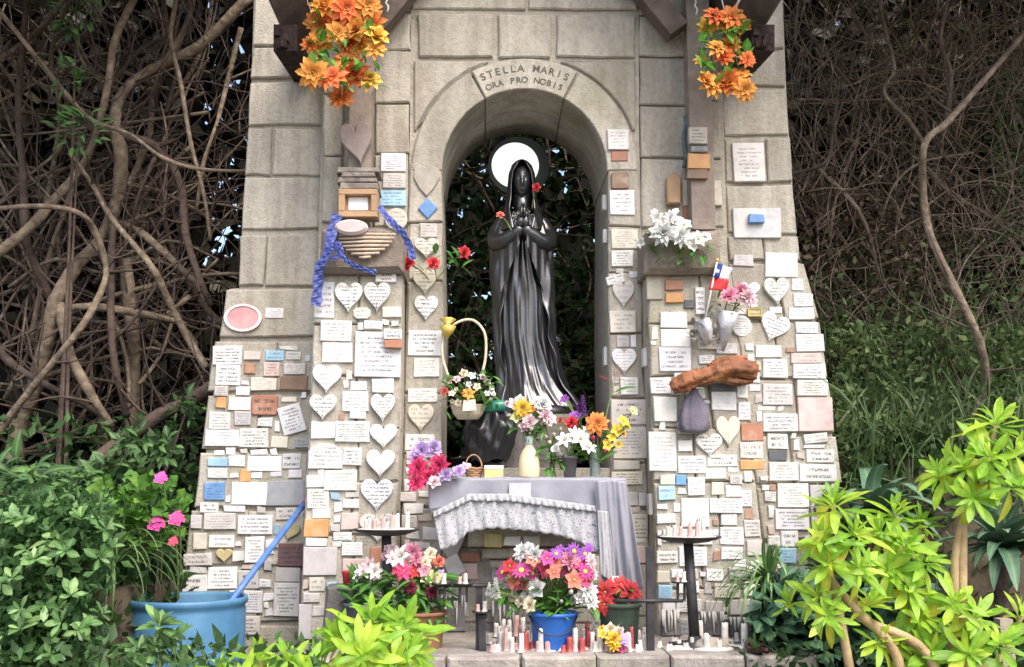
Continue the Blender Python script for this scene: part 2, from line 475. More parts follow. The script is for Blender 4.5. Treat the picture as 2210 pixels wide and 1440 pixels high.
M_SOIL = noisy('soil', (0.035, 0.027, 0.018), (0.075, 0.058, 0.038), 3, 1.0, 0.8, 25, c3=(0.06, 0.065, 0.03))
M_STEM = noisy('green_stem', (0.10, 0.16, 0.04), (0.18, 0.24, 0.08), 20, 0.6, 0)
M_BRONZE = noisy('bronze', (0.008, 0.008, 0.01), (0.028, 0.028, 0.033), 9, 0.36, 0.35, 45, metallic=0.3, dist=0.006, spec=0.8, coat=1.0)
M_IRON = noisy('iron', (0.03, 0.03, 0.035), (0.07, 0.065, 0.07), 15, 0.55, 0.25, 60, metallic=0.4, dist=0.004)
# ================================================================ GROUND
YC, Y0, YB = -0.22, 0.0, 0.12        # faces of the projecting columns, the arch wall and the outer buttresses
ZG = -0.5                            # garden soil; the shrine's platform top is z = 0

def hill(x, y):
    """bank that rises behind the shrine, lower behind the niche where sky glints through the hedge"""
    s = max(0.0, y-1.6)
    side = 1.0 if x > 2.2 else (0.25+0.75*max(0.0, min(1.0, (x-0.9)/1.3)))
    if x < -3.2: side = max(side, min(0.8, (-3.2-x)*0.5))
    ss = lambda a, b, t: (lambda q: q*q*(3-2*q))(max(0.0, min(1.0, (t-a)/(b-a))))
    bed = 0.95*ss(-2.0, -2.3, x)*ss(-1.25, -.45, y)+1.0*ss(2.0, 2.5, x)*ss(-1.1, .5, y)
    return ZG + bed*(1-.3*min(1, s)) + min(6.0, s*1.15)*side*0.95 + 0.12*math.sin(x*1.7+y)*min(1, s)
gv = []; gf = []
gx = [-400, -150, -60, -25, -14]+[-9+0.25*i for i in range(73)]+[14, 25, 60, 150, 400]
gy = [-400, -150, -60, -25, -12]+[-8+0.25*i for i in range(73)]+[14, 25, 60, 150, 400]
for y in gy:
    for x in gx:
        z = hill(x, y) if -9 <= x <= 9.01 and y < 10.1 else (hill(max(-9, min(9, x)), min(10, y)))
        gv.append((x, y, z))
nx = len(gx)
for j in range(len(gy)-1):
    for i in range(nx-1):
        gf.append((j*nx+i, j*nx+i+1, (j+1)*nx+i+1, (j+1)*nx+i))
setp(link('ground', mkmesh('ground', gv, gf, [M_SOIL], True)), kind='structure')

M_BOUNCE_PATH = stone_mat('pale_bounce_path', (0.40, 0.37, 0.33), (0.30, 0.28, 0.25), (0.2, 0.19, 0.17))
v, f = box(-9, 9, -9.5, -3.1, ZG-.2, ZG+.02)  # unseen pale paving, added around the camera to bounce light onto the shrine
setp(link('bounce_path', mkmesh('bounce_path', v, f, [M_BOUNCE_PATH])), kind='structure')

# ================================================================ SHRINE (one thing, stones are parts)
XC = P(1132, 372, 0).x
shrine = empty('stone_shrine', (XC, 0.3, 0), 'tall grey granite shrine with an arched niche and sloping buttresses', 'shrine')

def block(pts, Yf, depth=0.14, gap=3.6, proud=0.011, jit=2.4, material=None, name='stone_block', parent=None, bev=0.008):
    """one squared stone; pts = photo-pixel corners on the face plane Yf, shrunk by the joint width"""
    poly = pxpoly(pts, Yf)
    if area2(poly) < 0: poly = poly[::-1]
    poly = inset(poly, M(gap, Yf)*0.5)
    j = M(jit, Yf)
    q = []
    n = len(poly)
    for i in range(n):
        a = poly[i]; b = poly[(i+1) % n]
        q.append((a[0]+random.uniform(-j, j), a[1]+random.uniform(-j, j)))
        if n == 4:
            L = math.hypot(b[0]-a[0], b[1]-a[1])
            if L > 0.12:
                q.append(((a[0]+b[0])/2+random.uniform(-j, j)*.8, (a[1]+b[1])/2+random.uniform(-j, j)*.8))
    pr = proud+random.uniform(-0.004, 0.006)
    v, f = prism(q, Yf-pr, Yf+depth, bev)
    # slight tilt of the face so stones catch the light unevenly
    ax, az = random.uniform(-.012, .012), random.uniform(-.012, .012)
    cx = sum(a[0] for a in v)/len(v); cz = sum(a[2] for a in v)/len(v)
    v = [(a[0], a[1]+((a[0]-cx)*ax+(a[2]-cz)*az if a[1] < Yf else 0), a[2]) for a in v]
    return link(name, mkmesh(name, v, f, [material or M_STONE]), parent or shrine)

def rect(x0, y0, x1, y1): return [(x0, y1), (x1, y1), (x1, y0), (x0, y0)]
def col(xl, xr, ys, Yf, **k):
    """a column of stones; xl(y), xr(y) give the edges"""
    for a, b in zip(ys[:-1], ys[1:]):
        block([(xl(b), b), (xr(b), b), (xr(a), a), (xl(a), a)], Yf, **k)
def lin(*pts):
    xs = [p[0] for p in pts]; ys = [p[1] for p in pts]
    return lambda y: float(np.interp(y, ys, xs))

ACX, ACY, RI, RO = 1132, 372, 178, 243
YBOT = 1640
def arcp(r, a0, a1, n):     # degrees, 0 = right, 90 = up
    return [(ACX+r*math.cos(R(a0+(a1-a0)*i/n)), ACY-r*math.sin(R(a0+(a1-a0)*i/n))) for i in range(n+1)]

jl = lin((888, 0), (884, 300), (876, 700), (868, 1000), (860, 1420), (856, 1640))     # joint between arch wall and left pier
jr = lin((1378, 0), (1380, 300), (1388, 700), (1396, 1000), (1408, 1420), (1412, 1640))
nl = lin((954, 372), (958, 700), (955, 1000), (950, 1640))                            # niche edges
nr = lin((1310, 372), (1312, 700), (1318, 1000), (1326, 1640))
# mortar core of the arch wall, with the niche cut out of it, 0.8 m deep
core = [(jl(y), y) for y in (1640, 1000, 700, 300)]+[(886, -120), (1380, -120)]+[(jr(y), y) for y in (300, 700, 1000, 1640)]
core = [(860, 1640), (868, 1000), (876, 700), (884, 300), (888, -160), (1132, -300), (1378, -160), (1380, 300), (1388, 700), (1396, 1000), (1410, 1640),
        (1326, 1640), (1318, 1000), (1312, 700)]+arcp(RI+3, 0, 180, 24)+[(957, 700), (953, 1000), (948, 1640)]
v, f = prism(pxpoly(core, Y0+0.01), Y0+0.01, 0.78, 0.002)
link('mortar_core', mkmesh('mortar_core', v, f, [M_MORTAR]), shrine)
# sill that closes the niche below the altar
v, f = prism(pxpoly([(950, 1640), (1326, 1640), (1318, 1010), (955, 1010)], Y0+0.02), Y0+0.02, 0.95, 0.004)
link('niche_sill', mkmesh('niche_sill', v, f, [M_STONE]), shrine)

# voussoirs: front ring and back ring, full depth, so that the vault shows its joints
for (a0, a1) in ((180, 118.5), (118.5, 61.5), (61.5, 0)):
    for (yf, yb, pr) in ((Y0, 0.34, 0.02), (0.352, 0.79, -0.352)):
        n = 14
        g = 0.7
        poly = arcp(RI, a0-g, a1+g, n)+arcp(RO, a1+g, a0-g, n)
        yy = yf-0.02 if yf == Y0 else yf
        v, f = prism(pxpoly(poly, Y0), yy, yb, 0.006)
        nm = 'keystone' if a0 == 118.5 and yf == Y0 else 'voussoir'
        o = link(nm, mkmesh(nm, v, f, [M_STONE]), shrine)
        if nm == 'keystone': keystone = o
# spandrels
for s in (-1, 1):
    A = arcp(RO+6, 176 if s < 0 else 4, 108 if s < 0 else 72, 12)
    e = 893 if s < 0 else 1372
    A = [p for p in A if (p[0] > e+2 if s < 0 else p[0] < e-2)]
    poly = [(e, 132), (A[-1][0], 132)]+A[::-1]+[(e, A[0][1])]
    block(poly, Y0, jit=0.5, gap=3)
for x0, x1 in ((900, 1066), (1072, 1192), (1198, 1374)): block(rect(x0, 30, x1, 127), Y0, gap=7)
for x0, x1 in ((888, 1136), (1140, 1378)): block(rect(x0, -60, x1, 24), Y0, gap=6)
block(rect(940, -150, 1130, -64), Y0); block(rect(1134, -150, 1330, -64), Y0)
# jamb stones, full depth of the niche
ysl = [352, 482, 606, 722, 850, 980, 1095, 1220, 1340, 1460, 1620]
col(jl, nl, ysl, Y0, depth=0.4); col(jl, lambda y: nl(y)-1, [352, 540, 720, 905, 1100, 1640], 0.42, depth=0.36)
ysr = [352, 490, 590, 720, 860, 1000, 1100, 1215, 1330, 1460, 1620]
col(nr, jr, ysr, Y0, depth=0.4); col(lambda y: nr(y)+1, jr, [352, 560, 760, 960, 1640], 0.42, depth=0.36)
# wall below the altar
for y0, y1, xs in ((1100, 1180, (955, 1050, 1200, 1318)), (1180, 1262, (952, 1010, 1130, 1240, 1320)), (1262, 1345, (950, 1080, 1210, 1322)), (1345, 1430, (950, 1030, 1160, 1325))):
    for a, b in zip(xs[:-1], xs[1:]): block(rect(a, y0, b, y1), Y0+0.02, depth=0.1)

# --- upper piers beside the arch (same plane), carrying the timber posts
pl_l = lin((703, -60), (698, 250), (688, 600)); pl_r = lin((1548, -60), (1556, 300), (1570, 600))
v, f = prism(pxpoly([(684, 620), (704, -90), (890, -190), (878, 620)], Y0+0.02), Y0+0.02, 0.78, 0.003); link('mortar_core', mkmesh('mortar_core', v, f, [M_MORTAR]), shrine)
v, f = prism(pxpoly([(1386, 620), (1376, -190), (1552, -90), (1572, 620)], Y0+0.02), Y0+0.02, 0.78, 0.003); link('mortar_core', mkmesh('mortar_core', v, f, [M_MORTAR]), shrine)
col(lambda y: 808, jl, [-70, 28, 110, 224, 333, 490], Y0+0.005)
col(pl_l, lambda y: 742, [-60, 60, 205, 338, 482], Y0+0.005)
col(lambda y: 744, lambda y: 806, [-60, 90, 260, 380, 482], Y0+0.02, proud=0.004)
col(jr, lambda y: 1484, [-80, 34, 124, 230, 342, 492], Y0+0.005)
col(lambda y: 1486, pl_r, [-60, 90, 218, 345, 492], Y0+0.01)
# projecting ledge stones on top of the lower columns
def ledge(pts, name='ledge_stone', Yf=-0.3):
    o = block(pts, Yf, depth=0.34, gap=1, jit=3, material=M_ROUGH, name=name, bev=0.03)
    return o
ledge([(686, 588), (872, 586), (868, 488), (692, 492)]); ledge([(1388, 592), (1560, 592), (1552, 498), (1392, 498)])

# --- lower projecting columns
cl_l = lin((682, 590), (676, 700), (668, 900), (658, 1100), (648, 1340), (638, 1640)); cl_r = lin((868, 590), (866, 900), (858, 1100), (848, 1640))
cr_l = lin((1396, 590), (1400, 760), (1408, 980), (1414, 1180), (1422, 1640)); cr_r = lin((1578, 590), (1602, 800), (1626, 1000), (1648, 1200), (1668, 1400), (1690, 1640))
for (L, Rr) in ((cl_l, cl_r), (cr_l, cr_r)):
    ys = [1640, 1340, 1100, 900, 760, 592]
    poly = [(L(y), y) for y in ys]+[(Rr(y), y) for y in ys[::-1]]
    v, f = prism(pxpoly(poly, YC+0.012), YC+0.012, 0.78, 0.003); link('mortar_core', mkmesh('mortar_core', v, f, [M_MORTAR]), shrine)
for L, Rr, sp in ((cl_l, cl_r, 0.55), (cr_l, cr_r, 0.42)):
    ys = [592, 700, 812, 925, 1040, 1155, 1270, 1385, 1500, 1640]
    for i, (a, b) in enumerate(zip(ys[:-1], ys[1:])):
        t = sp if i % 2 else 1-sp*.9
        mid = lambda y: L(y)+(Rr(y)-L(y))*t
        block([(L(b), b), (mid(b), b), (mid(a), a), (L(a), a)], YC); block([(mid(b), b), (Rr(b), b), (Rr(a), a), (mid(a), a)], YC)

# --- outer buttresses, battered in steps
bl_l = lin((548, -60), (545, 110), (538, 200), (527, 380), (519, 500), (512, 620)); bl_r = lin((706, -60), (702, 200), (690, 620), (680, 800), (662, 1100), (650, 1640))
b2_l = lin((492, 620), (462, 760), (440, 960), (405, 1160), (368, 1400), (335, 1640))
poly = [(345, 1640), (375, 1400), (412, 1160), (447, 960), (470, 760), (495, 624), (516, 622), (522, 500), (542, 200), (550, -90), (712, -130), (700, 620), (664, 1100), (655, 1640)]
v, f = prism(pxpoly(poly, YB+0.012), YB+0.012, 0.85, 0.003); link('mortar_core', mkmesh('mortar_core', v, f, [M_MORTAR]), shrine)
for i, (a, b) in enumerate(((-60, 102), (104, 172), (178, 272), (277, 380), (384, 496), (508, 618))):
    k = [None, None, None, 0.34, None, 0.33][i]
    if k is None: block([(bl_l(b), b), (bl_r(b), b), (bl_r(a), a), (bl_l(a), a)], YB, depth=0.6)
    else:
        mid = lambda y: bl_l(y)+(bl_r(y)-bl_l(y))*k
        block([(bl_l(b), b), (mid(b), b), (mid(a), a), (bl_l(a), a)], YB, depth=0.6); block([(mid(b), b), (bl_r(b), b), (bl_r(a), a), (mid(a), a)], YB)
for i, (a, b) in enumerate(((624, 728), (736, 845), (852, 972), (978, 1094), (1100, 1222), (1228, 1342), (1348, 1480), (1485, 1640))):
    k = 0.5 if i % 2 == 0 else 0.62
    le = b2_l(a)-4
    mid = lambda y: le+(bl_r(y)-le)*k
    if i in (0, 3):
        block([(le-14, b), (bl_r(b), b), (bl_r(a), a), (le, a)], YB, depth=0.6)
    else:
        block([(le-16, b), (mid(b), b), (mid(a), a), (le, a)], YB, depth=0.6); block([(mid(b), b), (bl_r(b), b), (bl_r(a), a), (mid(a), a)], YB)
br_l = lin((1552, -60), (1560, 300), (1574, 600), (1626, 1000), (1668, 1400), (1690, 1640))
br_r = lin((1688, -60), (1693, 110), (1700, 220), (1706, 310), (1713, 420), (1722, 520), (1728, 566))
b3_r = lin((1732, 566), (1752, 640), (1770, 720), (1792, 880), (1812, 1020), (1836, 1200), (1866, 1420), (1890, 1640))
poly = [(1600, 1640), (1560, 600), (1546, -130), (1686, -90), (1698, 220), (1722, 566), (1730, 570), (1750, 640), (1766, 720), (1788, 880), (1808, 1020), (1832, 1200), (1860, 1420), (1884, 1640)]
v, f = prism(pxpoly(poly, YB+0.012), YB+0.012, 0.85, 0.003); link('mortar_core', mkmesh('mortar_core', v, f, [M_MORTAR]), shrine)
for i, (a, b) in enumerate(((-60, 108), (112, 188), (193, 293), (298, 395), (400, 505), (510, 562))):
    k = [None, None, None, 0.62, None, 0.5][i]
    if k is None: block([(br_l(b), b), (br_r(b), b), (br_r(a), a), (br_l(a), a)], YB, depth=0.6)
    else:
        mid = lambda y: br_l(y)+(br_r(y)-br_l(y))*k
        block([(br_l(b), b), (mid(b), b), (mid(a), a), (br_l(a), a)], YB); block([(mid(b), b), (br_r(b), b), (br_r(a), a), (mid(a), a)], YB, depth=0.6)
for i, (a, b) in enumerate(((568, 690), (695, 815), (820, 935), (940, 1045), (1050, 1165), (1170, 1290), (1295, 1420), (1425, 1640))):
    k = 0.45 if i % 2 else 0.6
    mid = lambda y: br_l(y)+(b3_r(y)-br_l(y))*k
    block([(br_l(b), b), (mid(b), b), (mid(a), a), (br_l(a), a)], YB); block([(mid(b), b), (b3_r(b)+3, b), (b3_r(a)+3, a), (mid(a), a)], YB, depth=0.6)

# --- inscription cut into the keystone: STELLA MARIS / ORA PRO NOBIS, letters set along the arc
M_CUT = noisy('cut_letter', (0.09, 0.08, 0.066), (0.17, 0.155, 0.13), 30, 0.95, 0)
def arc_text(txt, rpx, hpx, a_mid, a_span):
    n = len(txt)
    for i, ch in enumerate(txt):
        if ch == ' ': continue
        a = a_mid+a_span*(0.5-(i+0.5)/n)
        cu = bpy.data.curves.new('letter', 'FONT'); cu.body = ch; cu.align_x = 'CENTER'; cu.align_y = 'CENTER'
        cu.size = M(hpx, 0)*1.38; cu.extrude = 0.0015; cu.offset = 0.0009
        tmp = bpy.data.objects.new('letter_tmp', cu); COL.objects.link(tmp)
        me = bpy.data.meshes.new_from_object(tmp.evaluated_get(bpy.context.evaluated_depsgraph_get()))
        bpy.data.objects.remove(tmp); bpy.data.curves.remove(cu)
        me.materials.clear(); me.materials.append(M_CUT)
        px = ACX+rpx*math.cos(R(a)); py = ACY-rpx*math.sin(R(a))
        p = P(px, py, 0)
        mt = Matrix.Translation((p.x, -0.0212, p.z)) @ Matrix.Rotation(R(-(a-90)), 4, 'Y') @ Matrix.Rotation(math.pi/2, 4, 'X')
        me.transform(mt)
        me.name = 'letter'
        link('letter', me, keystone)
bpy.context.view_layer.update()
arc_text('STELLA MARIS', 221, 17, 90, 52)
arc_text('ORA PRO NOBIS', 196, 14, 90, 50)

# --- corbel under the altar and the altar slab itself (parts of the shrine)
def cbox(px0, px1, py0, py1, yf, yb, name, m=M_STONE, bev=0.01):
    a = P(px0, py1, yf); b = P(px1, py0, yf)
    v, f = prism([(a.x, a.z), (b.x, a.z), (b.x, b.z), (a.x, b.z)], yf, yb, bev)
    return link(name, mkmesh(name, v, f, [m]), shrine)
altar_z = P(1130, 1034, -0.5).z
cbox(932, 1352, 1034, 1078, -0.46, 0.02, 'altar_slab')
cbox(1010, 1272, 1084, 1180, -0.28, 0.02, 'corbel_stone', bev=0.02)
cbox(1040, 1250, 1182, 1206, -0.2, 0.03, 'corbel_stone'); cbox(1056, 1235, 1208, 1226, -0.15, 0.03, 'corbel_stone'); cbox(1070, 1220, 1228, 1262, -0.1, 0.03, 'corbel_stone')

# ---------------------------------------------------------------- platform with worn edge stones
plat = empty('stone_platform', (XC, -0.5, ZG), 'low worn concrete platform carrying the shrine and candle stands', 'platform')
x0 = P(640, 1412, -0.95).x; x1 = P(1762, 1412, -0.95).x
M_CONC = stone_mat('worn_concrete', (0.44, 0.4, 0.36), (0.3, 0.27, 0.25), (0.2, 0.18, 0.16))
v, f = box(x0+.02, x1-.02, -0.92, 0.2, ZG-0.1, 0.17-0.006); link('platform_fill', mkmesh('platform_fill', v, f, [M_CONC]), plat)
n = 7
for i in range(n):
    a = x0+(x1-x0)*i/n+.004; b = x0+(x1-x0)*(i+1)/n-.004
    j = lambda s=.006: random.uniform(-s, s)
    v, f = prism([(a+j(), ZG-.1), (b+j(), ZG-.1), (b+j(), .17+j(.004)), ((a+b)/2, .17+j(.006)), (a+j(), .17+j(.004))], -1.0+j(.012), -0.7, 0.012)
    link('edge_stone', mkmesh('edge_stone', v, f, [M_CONC]), plat)

# ================================================================ TIMBER ROOF on posts
roof = empty('timber_roof', (XC, -0.2, P(1130, 590, -0.3).z), 'dark weathered timber gable roof on two posts over the shrine', 'roof')
def post(px, wpx, ytop, ybot, Y):
    a = P(px, ybot, Y); b = P(px, ytop, Y)
    v, f = bar((a.x, Y, a.z), (a.x, Y, b.z+.3), M(wpx, Y), 0.12)
    link('post', mkmesh('post', v, f, [M_POST]), roof)
post(776, 50, -30, 492, -0.09); post(1515, 52, -30, 500, -0.09)
# front rafters of the gable (the cut lower ends show beside the posts) and roof boards above
apex = P(1132, -330, -0.12)
for s, (ex, ey) in ((-1, (795, 80)), (1, (1462, 70))):
    e = P(ex, ey, -0.12)
    v, f = bar((apex.x, -0.12, apex.z), (e.x, -0.12, e.z), 0.13, 0.12); link('rafter', mkmesh('rafter', v, f, [M_WOOD]), roof)
    for yy in (0.5,):
        v, f = bar((apex.x, yy, apex.z), (e.x, yy, e.z), 0.13, 0.1); link('rafter', mkmesh('rafter', v, f, [M_WOOD]), roof)
    # eave beam running front to back, its rotten end in view
    q = P(612 if s < 0 else 1652, 62, -0.55)
    rb = random.Random(9); mb = MB().add(bar((q.x, -.5, q.z-.03), (q.x, .75, q.z+.12), .13, .15, Vector((0, 0, 1))))
    for k in range(5): mb.add(bar((q.x+rb.uniform(-.05, .05), -.5-rb.uniform(.01, .05), q.z-.03+rb.uniform(-.06, .06)), (q.x+rb.uniform(-.05, .05), -.2, q.z+.0+rb.uniform(-.05, .05)), .03, .04, Vector((0, 0, 1))))
    mb.part('eave_beam', noisy('rotten_timber', (0.015, 0.011, 0.01), (0.05, 0.03, 0.025), 14, 0.95, 1.0, 20), roof, False)
    # boards
    out = Vector((q.x+s*0.06, 0, q.z+0.12)); top = Vector((apex.x, 0, apex.z+0.22))
    nb = 9
    for k in range(nb):
        t0, t1 = k/nb, (k+1)/nb-0.012
        a = out.lerp(top, t0); b = out.lerp(top, t1)
        nrm = Vector((-(b-a).z, 0, (b-a).x)).normalized(); nrm = nrm if nrm.z > 0 else -nrm
        th = nrm*0.035
        zz = random.uniform(0, .03)
        v = [(p.x, y, p.z+zz) for y in (-0.8+random.uniform(-.03, .03), 0.95) for p in (a, b, b+th, a+th)]
        f = [(0, 1, 2, 3), (7, 6, 5, 4), (0, 4, 5, 1), (1, 5, 6, 2), (2, 6, 7, 3), (3, 7, 4, 0)]
        link('roof_board', mkmesh('roof_board', v, f, [M_WOOD]), roof)
# short ends of white cord tied round the timbers
for px, py in ((1497, 10), (830, 4)):
    a = P(px, py-30, -0.25); b = P(px+8, py+22, -0.25)
    pts = [a.lerp(b, i/8)+Vector((0.008*math.sin(i*2.2), 0, 0)) for i in range(9)]
    v, f = tube(pts, 0.006, 6); link('cord', mkmesh('cord', v, f, [noisy('white_cord', (.6, .6, .58), (.75, .75, .72), 40, .8, 0)], True), roof)
# ================================================================ PLAQUES
PC = {'W': (0.80, 0.79, 0.78), 'C': (0.70, 0.65, 0.54), 'L': (0.60, 0.57, 0.55), 'G': (0.40, 0.41, 0.43), 'B': (0.16, 0.33, 0.62), 'A': (0.36, 0.58, 0.74),
      'T': (0.46, 0.21, 0.13), 'O': (0.62, 0.33, 0.13), 'P': (0.72, 0.55, 0.51), 'S': (0.13, 0.14, 0.16), 'Y': (0.50, 0.42, 0.22), 'N': (0.24, 0.15, 0.10), 'D': (0.20, 0.11, 0.11), 'K': (0.42, 0.38, 0.32)}
PCN = {'W': 'white', 'C': 'cream', 'L': 'pale grey', 'G': 'grey', 'B': 'blue', 'A': 'light blue', 'T': 'terracotta', 'O': 'orange brown', 'P': 'pale pink', 'S': 'slate', 'Y': 'brassy yellow', 'N': 'brown', 'D': 'dark red brown', 'K': 'stone coloured'}

def shape_poly(kind, w, h):
    if kind == 'rect': return [(-w, -h), (w, -h), (w, h), (-w, h)]
    if kind == 'round':
        r = min(w, h)*0.28; o = []
        for cx, cz, a0 in ((w-r, h-r, 0), (-w+r, h-r, 90), (-w+r, -h+r, 180), (w-r, -h+r, 270)):
            o += [(cx+r*math.cos(R(a0+30*i)), cz+r*math.sin(R(a0+30*i))) for i in range(4)]
        return o
    if kind == 'oval': return [(w*math.cos(2*math.pi*i/24), h*math.sin(2*math.pi*i/24)) for i in range(24)]
    if kind == 'octagon': return [(-w*.6, -h), (w*.6, -h), (w, -h*.5), (w, h*.5), (w*.6, h), (-w*.6, h), (-w, h*.5), (-w, -h*.5)]
    if kind == 'diamond': return [(0, -h), (w, 0), (0, h), (-w, 0)]
    if kind == 'arch': return [(-w, -h), (w, -h), (w, h*.35), (w*.8, h*.62), (w*.45, h*.92), (0, h), (-w*.45, h*.92), (-w*.8, h*.62), (-w, h*.35)]
    if kind == 'heart':
        o = []
        for i in range(28):
            t = 2*math.pi*i/28
            x = 16*math.sin(t)**3; z = 13*math.cos(t)-5*math.cos(2*t)-2*math.cos(3*t)-math.cos(4*t)
            o.append((x/16.2*w, (z+2.5)/14.7*h))
        return o[::-1]
    if kind == 'shield': return [(0, -h), (w*.55, -h*.5), (w, h*.2), (w*.95, h*.75), (w*.5, h*.95), (0, h*.85), (-w*.5, h*.95), (-w*.95, h*.75), (-w, h*.2), (-w*.55, -h*.5)]

PLQ = []          # records for labels
def plaque(x0, y0, x1, y1, c, rows, shape, Yw, where, rot=0.0, th=None, ink=None, special=None, nm=None, cat='plaque', short=None):
    Yf = Yw-0.014
    ce = P((x0+x1)/2, (y0+y1)/2, Yf)
    w = M(x1-x0, Yf)/2; h = abs(P(0, y0, Yf).z-P(0, y1, Yf).z)/2
    poly = shape_poly(shape, w, h)
    if shape == 'rect':
        j = 0.003
        poly = [(a+random.uniform(-j, j), b+random.uniform(-j, j)) for a, b in poly]
    if th is None: th = random.uniform(0.004, 0.011) if shape != 'heart' else random.uniform(0.014, 0.024)
    v, f = prism(poly, -th-0.012, 0.008, 0.0035)
    uvs = [((a[0]/w+1)/2, (a[2]/h+1)/2) for a in v]
    name = nm or {'heart': 'heart_plaque', 'oval': 'oval_plaque', 'diamond': 'diamond_plaque'}.get(shape, 'votive_plaque')
    me = mkmesh(name, v, f, [M_PLAQ], uvs=uvs)
    o = bpy.data.objects.new(name, me); COL.objects.link(o)
    if not rot: rot = random.gauss(0, 0.6)
    # a tilt out of the wall so that plaques catch the light unevenly
    o.location = (ce.x, Yw-0.006, ce.z)
    o.rotation_euler = (R(random.gauss(0, .7)), R(rot), R(random.gauss(0, .7)))
    k = random.uniform(0.87, 1.07); col_ = PC[c]
    if c in 'WLC': q_ = random.random()**2*.4; col_ = tuple(a*(1-q_)+b_*q_ for a, b_ in zip(col_, random.choice(((.62, .57, .48), (.55, .55, .57), (.7, .62, .57)))))
    o.color = (min(.86, col_[0]*k), min(.86, col_[1]*k*random.uniform(.985, 1.01)), min(.86, col_[2]*k*random.uniform(.96, 1.03)), 1)
    o['rows'] = float(rows); o['ink'] = float(ink if ink is not None else random.choice((0.5, 0.65, 0.8, 0.9))); o['wid'] = float(2*w)
    o['category'] = cat
    PLQ.append(dict(o=o, c=c, rows=rows, shape=shape, where=where, cx=(x0+x1)/2, cy=(y0+y1)/2, w=x1-x0, h=y1-y0, special=special, short=short, rot=rot, ink=o['ink']))
    return o

